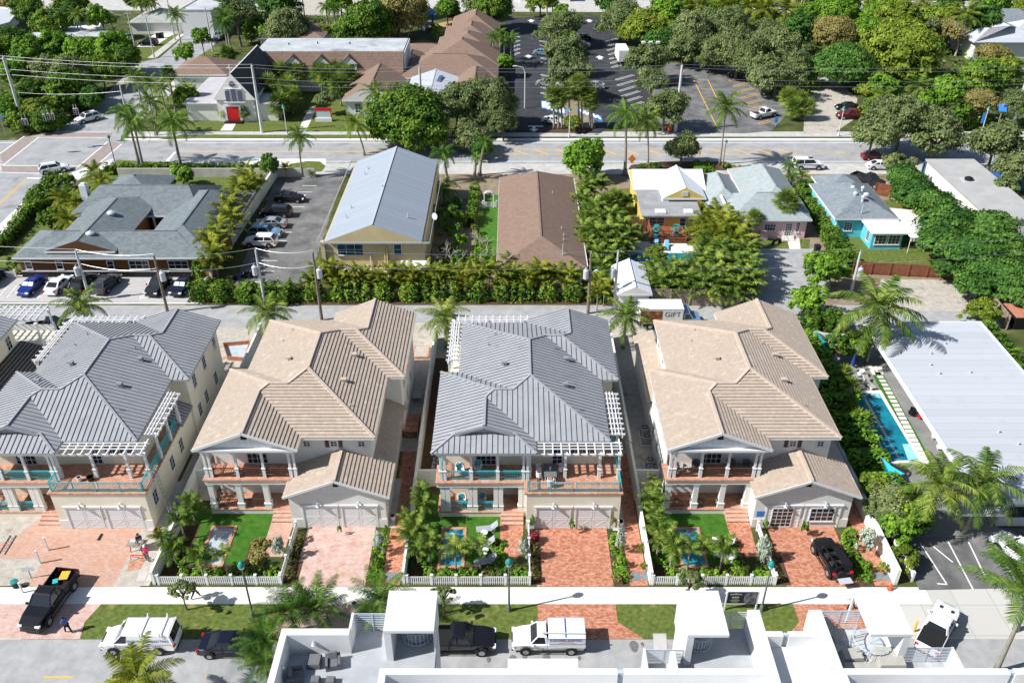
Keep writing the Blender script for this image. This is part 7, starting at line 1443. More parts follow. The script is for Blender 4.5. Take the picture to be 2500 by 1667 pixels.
def motorbike(label, p, hd, seat='black'):
    t = thing('motorbike', label, 'motorbike', (p[0], p[1], .012), R(hd)); m = MB()
    for x in (-.65, .65): m = MB(); m.tube([(x, -.06, .3), (x, .06, .3)], .3, 12); m.build('wheel', 'tyre', t)
    m = MB(); m.tube([(-.6, 0, .45), (0, 0, .6), (.45, 0, .75), (.65, 0, .3)], [.1, .16, .1, .05], 6); m.build('frame', 'car_blue' if seat == 'b' else 'black', t)
    m = MB(); m.tube([(-.7, 0, .8), (0, 0, .75)], [.1, .14], 6); m.build('seat', 'plastic', t); m = MB(); m.tube([(.45, -.35, 1.0), (.5, 0, .95), (.45, .35, 1.0)], .03, 5); m.build('handlebar', 'galv', t)
motorbike('blue motorbike at the alley end of the side car park', a1(2140, 1080, .4), 20, 'b'); motorbike('dark motorbike right of the blue one at the alley end', b1(-60, 1060, .4), 10); motorbike('dark scooter before the pink house', d1(130, 765, .4), 30)
# ---------------- white rooftop building in front
PZ, FZ, BZ = 12.0, 10.25, 13.1
t = thing('rooftop_building', 'white modern townhouse block with roof terraces and three stair cabins along the bottom', 'building', (8, 20, 0))
mat('terrace_floor', (.34, .355, .37), .75, (.43, .445, .46), .6, spots=((.33, .33, .34), .5, .62)); mat('rail_grey', (.48, .52, .57), .5)
brick('terrace_tile', (.52, .53, .54), (.36, .37, .39), (.5, .5, .5), .4, .4, msize=.01)
S_ = MB()
for x0, y0, x1, y1 in ((-14.2, 18, -10.0, 35.9), (-10.0, 18.01, -4.7, 37.2), (-4.7, 18, 8.0, 33.4), (8.0, 18.01, 10.5, 34.8), (10.5, 18, 15.6, 37.4), (15.6, 18.01, 19.2, 35.7), (19.2, 18, 24.0, 37.4), (24.0, 18.01, 26.9, 34.9), (26.9, 18, 30.5, 33.4)): S_.box(x0, y0, 0, x1, y1, FZ-.1)
S_.build('wall', 'white', t); t.children[-1].data.transform(Matrix.Translation(-t.location))
loc = lambda n, m, f, par=None: wpart(t, n, m, f, par)
loc('terrace_floor', 'terrace_floor', lambda m: (m.box(-13.8, 28, FZ-.1, -10.2, 35.4, FZ), m.box(-10.2, 28, FZ-.1, -4.75, 37.1, FZ), m.box(8.05, 33.4, FZ-.1, 10.5, 34.7, FZ), m.box(10.9, 33.4, FZ-.1, 14.9, 37.3, FZ)))
loc('terrace_floor', 'terrace_tile', lambda m: (m.box(19.5, 33.4, FZ-.1, 23.6, 37.3, FZ), m.box(24.0, 33.4, FZ-.1, 26.8, 34.8, FZ)))
loc('court_floor', 'sand' if 0 else 'stucco_white', lambda m: m.box(15.6, 26, FZ-.1, 19.2, 35.3, FZ+.75))
loc('parapet', 'white', lambda m: (m.box(-14.2, 24, FZ-.1, -13.8, 35.9, PZ), m.box(-13.8, 35.4, FZ-.1, -10.0, 35.9, PZ), m.box(-10.1, 35.9, FZ-.1, -9.95, 37.2, PZ-.1), m.box(-7.8, 32.6, FZ-.1, 6.2, 33.03, PZ), m.box(-7.8, 24, FZ-.1, -7.4, 32.6, PZ-.003), m.box(-.25, 33.03, FZ-.1, 3.9, 33.7, PZ+.004), m.box(6.55, 32.6, FZ-.1, 15.6, 33.03, PZ), m.box(6.2, 32.7, FZ-.1, 6.55, 32.95, FZ+.6),
 m.box(14.85, 33.03, FZ-.1, 15.6, 37.35, PZ-.002), m.box(15.6, 35.3, FZ-.1, 16.6, 35.7, PZ), m.box(16.95, 35.3, FZ-.1, 18.7, 35.7, PZ), m.box(18.7, 33.03, FZ-.1, 19.5, 37.35, PZ-.002), m.box(19.2, 32.6, FZ-.1, 29.2, 33.03, PZ), m.box(15.2, 24, FZ-.1, 15.6, 32.6, PZ-.003), m.box(19.2, 24, FZ-.1, 19.6, 32.6, PZ-.003), m.box(8.0, 33.03, FZ-.1, 8.12, 34.8, FZ+1.3), m.box(26.8, 33.03, FZ-.1, 26.92, 34.9, FZ+1.3), m.box(29.5, 32.6, FZ-.1, 33, 33.03, PZ), m.box(9.6, 33.4, FZ, 9.9, 34.6, PZ-.5)))
for gx in (6.375, 16.775, 29.35): loc('louvre_grille', 'rail_grey', lambda m: ([m.box(gx-.16, (32.7 if gx != 16.775 else 35.4), FZ+.7+i*.11, gx+.16, (32.95 if gx != 16.775 else 35.6), FZ+.75+i*.11) for i in range(10)]))
def cabin(x0, x1, y0, y1, left=True, right=True, over=0):
    def f(m):
        if left: m.box(x0, y0, FZ-.05, x0+.42, y1, BZ-.22)
        if right: m.box(x1-.12, y0+.6, FZ-.05, x1, y1, BZ-.22)
        m.box(x0+.42, y1-.15, FZ-.05, x0+.9, y1, BZ-.22)
    o = loc('stair_cabin', 'white', f); loc('cabin_roof', 'white', lambda m: m.box(x0-.02, y0-.03, BZ-.22, x1+.03+over, y1+.02, BZ), o)
cabin(-7.72, -4.72, 34.85, 37.9); cabin(10.5, 12.95, 34.55, 37.9, True, False)
o = loc('stair_cabin', 'white', lambda m: (m.box(23.5, 34.6, FZ-.05, 23.95, 37.85, BZ-.22), m.box(21.5, 37.7, FZ-.05, 21.62, 37.85, BZ-.22))); loc('cabin_roof', 'white', lambda m: m.box(21.45, 34.57, BZ-.22, 23.97, 37.87, BZ), o)
def hrail(p, q, z0, h=1.5, n=10, name='railing'):
    def f(m):
        p_, q_ = V(p), V(q); L = (q_-p_).length
        for i in range(n): z = z0+.15+i*(h-.15)/(n-1); m.bar((*p_, z), (*q_, z), .04, .035 if i < n-1 else .08)
        for i in range(3): c = p_+(q_-p_)*(i/2); m.bar((c.x, c.y, z0), (c.x, c.y, z0+h), .07, .07)
    loc(name, 'rail_grey', f)
hrail((-9.9, 37.1), (-7.75, 37.1), FZ, 1.65); hrail((12.95, 37.25), (14.85, 37.25), FZ, 1.6); hrail((8.1, 34.7), (10.45, 34.7), FZ, 1.25, 9); hrail((19.5, 37.25), (22.0, 37.25), FZ, 1.7); hrail((24.0, 34.8), (26.8, 34.8), FZ, 1.3, 9)
def crail(cx, cy, r, a0_, a1_, name='stair_railing'):
    def f(m):
        pts = [V((cx+r*cos(R(a0_+(a1_-a0_)*i/12)), cy+r*sin(R(a0_+(a1_-a0_)*i/12)), FZ)) for i in range(13)]
        for z in (.1, 1.05): m.tube([p+V((0, 0, z)) for p in pts], .035, 5)
        for p in pts: m.bar(p, p+V((0, 0, 1.05)), .035, .035)
    loc(name, 'rail_grey', f)
crail(-6.0, 36.9, 1.0, 180, 360); crail(11.7, 36.3, .85, 180, 340); crail(22.3, 35.7, 1.15, 120, 330)
for z, (cx, cy) in enumerate(((-6.0, 36.9), (11.7, 36.4), (22.4, 35.9))): loc('spiral_stair', 'rail_grey', lambda m: [m.prism([(cx, cy), (cx+.8*cos(R(a)), cy+.8*sin(R(a))), (cx+.8*cos(R(a+24)), cy+.8*sin(R(a+24)))], FZ-.02+i*.04, FZ+.02+i*.04) for i, a in enumerate(range(150, 390, 26))])
for x, y, z, d in ((-12.2, 35.35, 11.3, 0), (-13.75, 33.6, 11.3, 1)): loc('wall_lamp', 'galv', lambda m: m.tube([(x, y, z-.2), (x, y-.12 if not d else y, z), (x, y, z+.2)], [.05, .14, .05], 8))
mat('wicker', (.10, .11, .12), .8, (.15, .16, .17), 12); mat('cushion', (.13, .135, .14), .95, (.17, .175, .18), 6); mat('cover_cloth', (.36, .35, .31), .9, (.44, .42, .38), 2)
def armchair(label, p, hd, z, low=False):
    t = thing('armchair', label, 'armchair', (p[0], p[1], z), R(hd)); m = MB(); m.box(-.45, -.45, 0, .45, .45, .28); m.box(-.45, -.45, .28, -.3, .45, .62)
    for s in (-1, 1): m.box(-.3, s*.38-.08, .28, .45, s*.38+.08, .56)
    m.build('frame', 'wicker', t); m = MB(); m.box(-.28, -.29, .285, .43, .29, .42); m.build('seat_cushion', 'cushion', t, bevel=.05); m = MB(); m.solid([(-.29, -.29, .42), (-.29, .29, .42), (-.12, .29, .42), (-.12, -.29, .42), (-.4, -.29, .85), (-.4, .29, .85), (-.26, .29, .85), (-.26, -.29, .85)], ((3, 2, 1, 0), (4, 5, 6, 7), (0, 1, 5, 4), (1, 2, 6, 5), (2, 3, 7, 6), (3, 0, 4, 7))); m.build('back_cushion', 'cushion', t, bevel=.04)
p = b4(715, 890, FZ); armchair('grey wicker armchair with its back cushion on the sunny terrace floor', p, -80, FZ)
p = b4(375, 1010, FZ); armchair('grey wicker armchair in the shade of the left parapet', p, 10, FZ)
def ottoman(label, p, z, s=(.7, .7), h=.42, name='ottoman'):
    t = thing(name, label, 'ottoman' if name == 'ottoman' else 'table', (p[0], p[1], z)); m = MB(); m.box(-s[0]/2, -s[1]/2, 0, s[0]/2, s[1]/2, h-.1); m.build('frame', 'wicker', t); m = MB(); m.box(-s[0]/2+.03, -s[1]/2+.03, h-.098, s[0]/2-.03, s[1]/2-.03, h); m.build('seat_cushion' if name == 'ottoman' else 'top', 'cushion', t, bevel=.02)
ottoman('large grey ottoman beside the sunny armchair', b4(545, 880, FZ), FZ, (.85, .85), .45); ottoman('small grey stool at the bottom edge, left of two', b4(555, 1050, FZ), FZ, (.55, .5)); ottoman('small grey stool at the bottom edge, right of two', b4(690, 1055, FZ), FZ, (.55, .5))
def covered(label, p, z, rz, poly, h0, h1):
    t = thing('covered_furniture', label, 'furniture cover', (p[0], p[1], z), R(rz)); m = MB(); n = len(poly); r = random.Random(3)
    lo = [V((x*1.06+r.uniform(-.04, .04), y*1.06+r.uniform(-.04, .04), 0)) for x, y in poly]; mid = [V((x*1.01, y*1.01, (h0 if y < 0 else h1)*.6)) for x, y in poly]; hi = [V((x*.95, y*.95, h0 if y < 0 else h1)) for x, y in poly]
    m.quads(lo, mid); m.quads(mid, hi); m.face(hi); m.build('cloth', 'cover_cloth', t, smooth=False, bevel=.03)
R4 = [(-.5, -.5), (.5, -.5), (.5, .5), (-.5, .5)]
covered('beige covered chaise on the tiled terrace near the railing', d4(590, 560, FZ+.3), FZ, 38, [(x*.8, y*1.7) for x, y in R4], .35, .8)
covered('beige covered low table on the tiled terrace', d4(810, 800, FZ+.3), FZ, 4, [(x*1.2, y*.8) for x, y in R4], .45, .45)
covered('large beige covered sofa under the third stair cabin', d4(1140, 850, FZ+.4), FZ, 0, [(x*1.6, y*1.3) for x, y in R4], .75, .9)
covered('long beige covered bench at the front parapet of the tiled terrace', d4(900, 905, FZ+.4), FZ, 0, [(x*2.2, y*.5) for x, y in R4], .5, .5)
# ---------------- poles, lamps, wires, signals
TOPS = {}
def pole(key, T, bx, by, ty, label, kind='concrete_pole', trans=0, arm=0, r=.17):
    g_ = T(bx, by); h = T.h(g_, ty); t = thing('utility_pole', label, 'utility pole', (g_.x, g_.y, 0), 0, 'utility poles'); m = MB(); m.tube([(0, 0, 0), (0, 0, h)], [r*1.25, r*.75], 8); m.build('post', kind, t)
    m = MB(); m.tube([(0, 0, h), (0, 0, h+.3)], .06, 6); m.build('insulator', 'galv', t)
    if trans: m = MB(); m.lathe([(.2, h-3.4), (.34, h-3.35), (.34, h-2.3), (.3, h-2.2), (.08, h-2.1), (.08, h-1.9)], (trans*.5, -.1, 0), 12); m.build('transformer', 'galv', t)
    if arm: m = MB(); m.bar((-arm, 0, h-.3), (arm, 0, h-.3), .14, .14); m.build('crossarm', 'galv', t)
    TOPS[key] = V((g_.x, g_.y, h)); return t
pole('A', a1, 805, 1290, 850, 'concrete pole with transformer between the parked cars', trans=-1)
pole('B', a1, 1495, 1400, 890, 'brown wooden pole with transformer by the grey crossover space', 'wood_pole', 1)
pole('C', b1, 100, 1330, 840, 'concrete pole with transformer at the corner of the hedge', trans=-1); pole('D', b1, 605, 1465, 860, 'dark wooden pole in front of the yellow building', 'wood_pole', 1)
pole('E', c1, 712, 1405, 870, 'wooden pole with transformer beside the bungalow', 'wood_pole', -1); pole('F', c1, 945, 1370, 860, 'concrete pole with transformer at the white shed', trans=-1); pole('G', d1, 790, 1230, 860, 'weathered pole with transformer behind the coconut palm', 'concrete_pole', 1)
pole('H', a0, 215, 1120, 510, 'tall pole with crossarm at the street corner', arm=1.6, r=.3); pole('I', b0, 75, 1180, 585, 'tall concrete pole before the church lawn', r=.28); pole('J', b0, 1505, 1172, 605, 'concrete pole seen before the white roof', r=.25); pole('K', c0, 1490, 1172, 585, 'concrete pole between the two car parks', r=.28); pole('L', d0, 2225, 1130, 600, 'pole with crossarm at the right edge', arm=1.3, r=.28)
for i, (bx, by, ty, l) in enumerate(((725, 370, 110, 'leftmost pole of the far row, by the flat bungalow'), (1025, 350, 100, 'second pole of the far row'), (1200, 410, 110, 'third pole of the far row with crossarm'), (1375, 515, 150, 'bare pole on the corner verge'), (1560, 360, -20, 'tall pole before the grey warehouse'), (1895, 460, 70, 'pole at the small street trees'))): pole('M%d' % i, a0, bx, by, ty, l, arm=.9 if i in (0, 1, 2) else 0, r=.16)
pole('N', a0, 1160, 1150, 765, 'white pole behind the royal palms', r=.18); pole('O', b0, 450, 140, -30, 'wooden pole on the sandy lot at the top', 'wood_pole')
NW = [0]
def wire(p, q, sag, label, group, r=.016):
    t = MB(); pts = [p+(q-p)*(i/10)-V((0, 0, sag*4*(i/10)*(1-i/10))) for i in range(11)]; t.tube(pts, r, 4, 0, False); tag(t.build('power_line', 'metal'), label, 'power line', group)
Z = V((0, 0, 1)); X = V((1, 0, 0))
ALW = [V((-110, TOPS['A'].y, 11))]+[TOPS[k] for k in 'ABCDEFG']+[V((90, TOPS['G'].y, 11))]
for p, q in zip(ALW, ALW[1:]):
    wire(p+Z*.25, q+Z*.25, .5, 'overhead wire strung along the alley poles', 'wires along the alley'); wire(p-Z*1.7, q-Z*1.7, .6, 'lower overhead wire along the alley poles', 'lower wires along the alley')
AVW = [V((-330, 165, 17)), TOPS['H'], TOPS['I'], TOPS['J'], TOPS['K'], TOPS['L'], V((320, 165, 15))]
for p, q in zip(AVW, AVW[1:]):
    for dz in (.2, -.4, -2.2, -3.2): wire(p+Z*dz, q+Z*dz, .6, 'long overhead wire strung above the avenue', 'wires above the avenue', .02)
for a_, b_ in (('M0', 'M1'), ('M1', 'M2'), ('M2', 'M4'), ('H', 'M2'), ('M3', 'M1')): wire(TOPS[a_], TOPS[b_], .8, 'overhead wire between poles of the far street', 'wires of the far street', .015)
SIGW = (TOPS['H']-Z*6.5, TOPS['N']-Z*1); wire(*SIGW, .5, 'span wire carrying the traffic lights', 'signal wires', .015)
for i, (x, y) in enumerate(((215, 1085), (245, 1085), (400, 1045), (440, 1035), (480, 1035), (672, 990), (695, 990))):
    p = a0(x, y+30, 5.5); t = thing('traffic_light', f'traffic light hanging over the junction, {ORD[i]} from the left', 'traffic light', p, .3, 'traffic lights over the junction')
    m = MB(); m.box(-.2, -.16, 0, .2, .16, 1.1); m.build('housing', 'galv', t); m = MB(); m.tube([(0, 0, 1.1), (0, 0, 1.9)], .03, 4); m.build('hanger', 'galv', t)
    for k in range(3): m = MB(); m.tube([(0, -.165, .92-.36*k), (0, -.3, .92-.36*k)], .14, 8); m.build('lens_hood', 'lamp_red' if k == 0 else 'black', t)
mat('lamp_green', (.02, .24, .20), .5); mat('lamp_globe', (.55, .80, .78), .3); mat('lamp_pole', (.13, .15, .14), .6); mat('white_pole', (.6, .62, .6), .5)
def lamp(T, bx, by, ty, label, pm='lamp_pole', banner=False):
    g_ = T(bx, by); h = T.h(g_, ty); t = thing('street_lamp', label, 'street lamp', (g_.x, g_.y, 0), 0, 'green topped street lamps'); m = MB(); m.tube([(0, 0, 0), (0, 0, .5), (0, 0, .7), (0, 0, h-.75)], [.2, .16, .09, .065], 8); m.build('post', pm, t)
    m = MB(); m.lathe([(.08, h-.8), (.16, h-.7), (.27, h-.45), (.25, h-.35)], (0, 0, 0), 10); m.build('globe', 'lamp_globe', t, smooth=True); m = MB(); m.lathe([(.3, h-.38), (.3, h-.3), (.2, h-.08), (.06, h+.06)], (0, 0, 0), 10); m.build('cap', 'lamp_green', t, smooth=True)
    if banner: m = MB(); m.box(-.7, -.03, h-3.2, -.1, .03, h-1.2); m.build('banner', 'paint_blue', t)
lamp(a3, 2255, 1582, 1100, 'green topped street lamp at the kerb of the empty pool garden'); lamp(c3, 10, 1532, 1075, 'green topped street lamp before the garden with sun loungers'); lamp(c3, 2255, 1530, 1095, 'green topped street lamp beside the dark notice board')
lamp(a0, 1038, 1500, 1205, 'street lamp at the left road corner before the royal palms'); lamp(b0, 295, 1190, 935, 'street lamp on the pavement before the church palms', 'white_pole'); lamp(c0, 545, 1222, 965, 'street lamp at the car park entry', 'white_pole'); lamp(c0, 1910, 1500, 1245, 'street lamp on the street island'); lamp(d0, 680, 1212, 950, 'street lamp at the mouth of the dirt drive', 'white_pole'); lamp(d0, 1960, 1165, 950, 'street lamp with blue banner at the right', 'white_pole', True)
g_ = c0(150, 965); h = c0.h(g_, 590); t = thing('street_lamp', 'tall white lamp with curved arm left of the big car park', 'street lamp', (g_.x, g_.y, 0)); m = MB(); m.tube([(0, 0, 0), (0, 0, h-1.2), (-.4, 0, h-.3), (-1.6, 0, h)], [.14, .11, .09, .07], 7); m.build('post', 'white_pole', t); m = MB(); m.cbox((-2.0, 0, h), (.9, .35, .16)); m.build('lamp_head', 'white_pole', t)
g_ = c0(1245, 700); h = c0.h(g_, 385); t = thing('street_lamp', 'three headed white lamp between oaks of the car park', 'street lamp', (g_.x, g_.y, 0)); m = MB(); m.tube([(0, 0, 0), (0, 0, h)], .12, 7); m.bar((-1.6, 0, h), (1.6, 0, h), .08, .08); m.build('post', 'white_pole', t)
for x in (-1.6, 0, 1.6): m = MB(); m.cbox((x, 0, h+.15), (.8, .7, .4)); m.build('lamp_head', 'trim', t)
g_ = d0(2085, 1165); h = d0.h(g_, 960); t = thing('solar_lamp', 'post with tilted blue solar panel at the right', 'street lamp', (g_.x, g_.y, 0)); m = MB(); m.tube([(0, 0, 0), (0, 0, h+1)], .12, 7); m.build('post', 'wood_grey', t); m = MB(); m.solid([(-.9, -.5, h-.5), (.5, -.7, h-.6), (.7, .3, h+.5), (-.7, .5, h+.6), (-.9, -.45, h-.55), (.5, -.65, h-.65), (.7, .35, h+.45), (-.7, .55, h+.55)], ((0, 1, 2, 3), (7, 6, 5, 4), (0, 4, 5, 1), (1, 5, 6, 2), (2, 6, 7, 3), (3, 7, 4, 0))); m.build('solar_panel', 'paint_blue', t)
# ---------------- signs and small things
t = thing('notice_board', 'dark printed notice board between the second stair cabin and a street lamp', 'sign', c4(2080, 395, 0)); g_ = t.location; g_.z = 0; W_ = 1.25
m = MB(); m.box(-W_, -.03, .75, W_, .03, 2.05); m.build('board', mat('board_dark', (.02, .03, .05), .5), t); m = MB(); m.box(.15, -.04, .8, W_-.02, -.032, 2.0); m.build('picture', mat('board_photo', (.04, .06, .12), .5, (.30, .26, .24), 3, contrast=(.45, .6)), t)
m = MB()
for i, (z, w_) in enumerate(((1.95, .12), (1.78, .95), (1.45, .6), (1.3, .5), (1.1, .75), (.95, .5))): m.box(-.55-w_/2, -.042, z, -.55+w_/2, -.032, z+(.1 if i in (1, 2) else .04))
m.build('text_lines', mat('board_text', (.42, .42, .30), .6), t)
for s in (-1, 1): m = MB(); m.box(s*W_-.05, -.06, 0, s*W_+.05, .06, 2.1); m.build('post', 'trim', t)
t = thing('church_sign', 'red framed church sign on a white base on the lawn', 'sign', b0(625, 1080, 0)); m = MB(); m.box(-1.6, -.4, 0, 1.6, .4, .7); m.build('base', 'white', t); m = MB(); m.box(-1.4, -.1, .7, 1.4, .1, 2.1); m.build('panel', mat('sign_face', (.42, .55, .60), .4), t); m = MB(); m.box(-1.6, -.16, 2.1, 1.6, .16, 2.6); m.box(-1.55, -.14, .7, -1.4, .14, 2.1); m.box(1.4, -.14, .7, 1.55, .14, 2.1); m.build('frame', 'red_paint', t)
def sign(label, p, w_, h, z, m_, post='galv', rz=0, name='road_sign'):
    t = thing(name, label, 'sign', (p[0], p[1], 0), rz); m = MB(); m.tube([(0, .03, 0), (0, .03, z+h)], .04, 5); m.build('post', post, t); m = MB(); m.box(-w_/2, -.03, z, w_/2, -.0, z+h); m.build('panel', m_, t)
mat('sign_orange', (.75, .22, .02), .6)
t = thing('road_sign', 'orange diamond road work sign at the avenue kerb', 'sign', c0(1100, 1485, 0)); m = MB(); m.solid([(0, -.03, .6), (.7, -.03, 1.4), (0, -.03, 2.2), (-.7, -.03, 1.4), (0, 0, .6), (.7, 0, 1.4), (0, 0, 2.2), (-.7, 0, 1.4)], ((0, 1, 2, 3), (7, 6, 5, 4))); m.build('panel', 'sign_orange', t); m = MB(); m.bar((-.5, .3, 0), (.1, .02, 1.6), .05, .05); m.bar((.5, .3, 0), (-.1, .02, 1.6), .05, .05); m.build('stand', 'galv', t)
sign('small blue street name sign at the left edge', a0(55, 1215, 0), 1.6, .4, 3.6, 'paint_blue'); sign('blue disabled parking sign by the white pickup', d0(120, 1130, 0), .6, 1.2, .8, 'paint_blue'); sign('small white blank sign on the sandy yard', a3(280, 1245, 0), 1.0, .5, .9, 'trim', 'wood_grey', .1, 'yard_sign'); sign('orange sign on the grass island by the palm', b1(285, 120, 0), 1.0, .8, .3, 'sign_orange'); sign('white and blue parking sign before the oaks', c0(1665, 590, 0), .8, 1.6, .5, 'sign_face')
for x, y, ty, l in ((430, 995, 885, 'white stake at the edge of the brick walk'), (360, 1110, 1000, 'white stake below the other on the sandy yard'), (203, 1372, 1285, 'white stake beside the green lidded bin')):
    g_ = a3(x, y); m = MB(); h = max(.9, a3.h(g_, ty)); m.box(-.06, -.06, 0, .06, .06, h); m.box(-.08, -.08, h, .08, .08, h+.04); o = m.build('yard_stake', 'trim'); o.location = (g_.x, g_.y, 0); tag(o, l, 'stake')
g_ = d4(1362, 590); m = MB(); m.tube([(0, 0, 0), (0, 0, 1.2), (0, 0, 1.25)], [.09, .09, .03], 8); o = m.build('bollard', 'paint_yellow'); o.location = (g_.x, g_.y, 0); tag(o, 'yellow bollard behind the white off-road pickup', 'bollard')
def pot(name, label, p, r, h, m_, cat, lid=None):
    m = MB(); m.lathe([(r*.8, 0), (r, h*.95), (r*1.08, h), (r*.85, h), (r*.8, h*.6)], (0, 0, 0), 12); o = m.build(name, m_); o.location = (p[0], p[1], p[2] if len(p) > 2 else 0); tag(o, label, cat)
    if lid: m = MB(); m.lathe([(r*1.1, h), (r*1.05, h+.08), (.05, h+.14)], (0, 0, 0), 12); m.build('lid', lid, o)
mat('bucket_orange', (.70, .10, .03), .5)
pot('bucket', 'orange bucket on the dark ground beside the cream wall', a3(1410, 845), .28, .55, 'bucket_orange', 'bucket'); pot('bucket', 'white bucket on the roof deck of the unfinished house', a3(710, 375, 4.21), .22, .4, 'trim', 'bucket'); pot('bucket', 'black tub on the roof deck beside a post', a3(810, 370, 4.21), .3, .4, 'black', 'bucket'); pot('waste_bin', 'dark bin with green lid on the sandy yard', a3(145, 1320), .3, .6, 'black', 'bin', 'lamp_green'); pot('bucket', 'white bucket beside the garage of the empty pool house', b3(1236, 720), .25, .5, 'trim', 'bucket'); pot('bucket', 'grey bucket on the pink apron beside the feathery palm', b4(905, 370), .22, .45, 'galv', 'bucket'); pot('hose_reel', 'white hose drum right of the garage doors', c3(1000, 770), .3, .5, 'trim', 'hose reel')
g_ = d3(1140, 1345); m = MB(); m.lathe([(.18, .03), (.13, .35), (.04, .72)], (0, 0, 0), 10); m.box(-.22, -.22, 0, .22, .22, .03); o = m.build('traffic_cone', 'bucket_orange'); o.location = (g_.x, g_.y, .01); tag(o, 'orange traffic cone at the end of the white wall', 'cone')
g_ = c0(1440, 1170); m = MB(); m.lathe([(.4, 0), (.35, 1.0), (.3, 1.3)], (0, 0, 0), 10); o = m.build('traffic_barrel', 'bucket_orange'); o.location = (g_.x, g_.y, .01); tag(o, 'orange barrel under the oak at the avenue', 'barrel')
for x, y, l in ((1410, 345, 'dark wheeled bin on the far yard, left of two'), (1445, 340, 'dark wheeled bin on the far yard, right of two')):
    g_ = a0(x, y); m = MB(); m.box(-.4, -.4, .1, .4, .4, 1.2); m.box(-.45, -.45, 1.2, .45, .45, 1.3); o = m.build('wheeled_bin', 'black'); o.location = (g_.x, g_.y, 0); tag(o, l, 'bin')
g_ = d1(485, 870); m = MB(); m.box(-.35, -.4, .1, .35, .4, 1.15); m.box(-.4, -.45, 1.15, .4, .45, 1.25); o = m.build('wheeled_bin', 'black'); o.location = (g_.x, g_.y, 0); tag(o, 'black wheeled bin at the end of the lime hedge', 'bin')
def ladder(label, p, q, w_=.42):
    p, q = V(p), V(q); t = MB(); d = (q-p); u = V((0, 1, 0)) if abs(d.normalized().y) < .8 else V((1, 0, 0)); u = (u-d.normalized()*u.dot(d.normalized())).normalized()*w_/2
    for s in (-1, 1): t.bar(p+u*s, q+u*s, .06, .08)
    n = int(d.length/.35)
    for i in range(1, n): c = p+d*(i/n); t.bar(c-u, c+u, .05, .05)
    tag(t.build('ladder', 'metal'), label, 'ladder')
xr = XS[0]+16.45; ladder('aluminium ladder leaning on the cream side wall', (xr+1.4, 57.4, 0), (xr+.08, 59.2, 4.6)); ladder('ladder lying on the sandy yard at the left', a3(10, 1030, .06), a3(115, 860, .06), .5)
# workbench, mats, lids
t = thing('sawhorse_table', 'cluttered work table where the two workers stand', 'work table', a3(1240, 990, 0)); m = MB()
for x in (-.6, .6):
    for s in (-.3, .3): m.bar((x, s, 0), (x, s*.4, .8), .06, .06)
m.build('trestles', 'wood_red', t); m = MB(); m.box(-.8, -.35, .8, .8, .35, .86); m.build('top', 'wood_grey', t); m = MB(); m.cbox((-.3, 0, .98), (.5, .35, .24)); m.cbox((.35, .05, .95), (.4, .3, .18)); m.build('saw', 'galv', t)
t = thing('sawhorse', 'low red sawhorse on the red stained sand', 'sawhorse', a3(1230, 1075, 0)); m = MB(); m.bar((-.55, 0, .5), (.55, 0, .5), .08, .08); [m.bar((s*.5, q, 0), (s*.5, q*.3, .5), .05, .05) for s in (-1, 1) for q in (-.25, .25)]; m.build('beam', 'bucket_orange', t)
for i in (0, 1, 2, 3):
    x = XS[i]
    for k in (0, 1): sheet('meter_lid', rect(x+16.9+k*.85, 50.5, x+17.65+k*.85, 51.5), 'concrete_grey' if i == 0 else mat('lid_grey', (.16, .18, .19), .7, (.22, .24, .25), 2), 7)
sheet('rust_stain', [a3(1150, 1100), a3(1300, 1060), a3(1250, 1160), a3(1130, 1180)], mat('rust', (.40, .14, .06), .95, (.52, .36, .25), 3), 5); sheet('drain_slot', [a3(860, 905), a3(900, 845), a3(922, 850), a3(890, 910)], 'black', 6)
# loungers, tables and chairs
def lounger(label, p, rz, m_='cushion_white', fr='trim'):
    t = thing('sun_lounger', label, 'sun lounger', (p[0], p[1], 0), R(rz), 'sun loungers'); m = MB()
    for s in (-.3, .3):
        m.bar((-.95, s, .32), (.35, s, .32), .05, .05); m.bar((.35, s, .32), (.95, s, .85), .05, .05); m.bar((-.8, s, 0), (-.8, s, .3), .05, .05); m.bar((.5, s, 0), (.3, s, .3), .05, .05); m.bar((.55, s, .1), (.75, s, .62), .04, .04)
    m.build('frame', fr, t); m = MB(); m.box(-.97, -.28, .34, .33, .28, .4); m.build('seat', m_, t); m = MB(); m.bar((.36, 0, .4), (.97, 0, .92), .56, .06); m.build('backrest', m_, t)
mat('cushion_white', (.66, .66, .65), .8, (.72, .72, .71), 5); mat('sling_grey', (.33, .35, .37), .8); mat('sling_blue', (.16, .46, .72), .7)
lounger('white lounger nearest the porch in the garden with three loungers', b3(2075, 800, .3), 8, 'sling_grey'); lounger('middle white lounger beside the small pool', b3(2045, 935, .3), 8, 'sling_grey'); lounger('white lounger nearest the fence, half hidden by a palm', b3(2060, 1090, .3), 20, 'sling_grey'); lounger('white lounger on the lawn of the glazed house', c3(1915, 925, .3), -22); lounger('white lounger under the palm in the glazed house garden', c3(1930, 1050, .3), -24)
lounger('left light blue lounger on the cottage patio', c1(1320, 805, .3), 82, 'sling_blue'); lounger('right light blue lounger on the cottage patio', c1(1412, 810, .3), 82, 'sling_blue'); lounger('grey lounger beside the turf strip at the long pool', d2(955, 790, .3), 105, 'cover_cloth'); lounger('grey lounger in hedge shade at the long pool', d2(860, 790, .3), 105, 'cover_cloth')
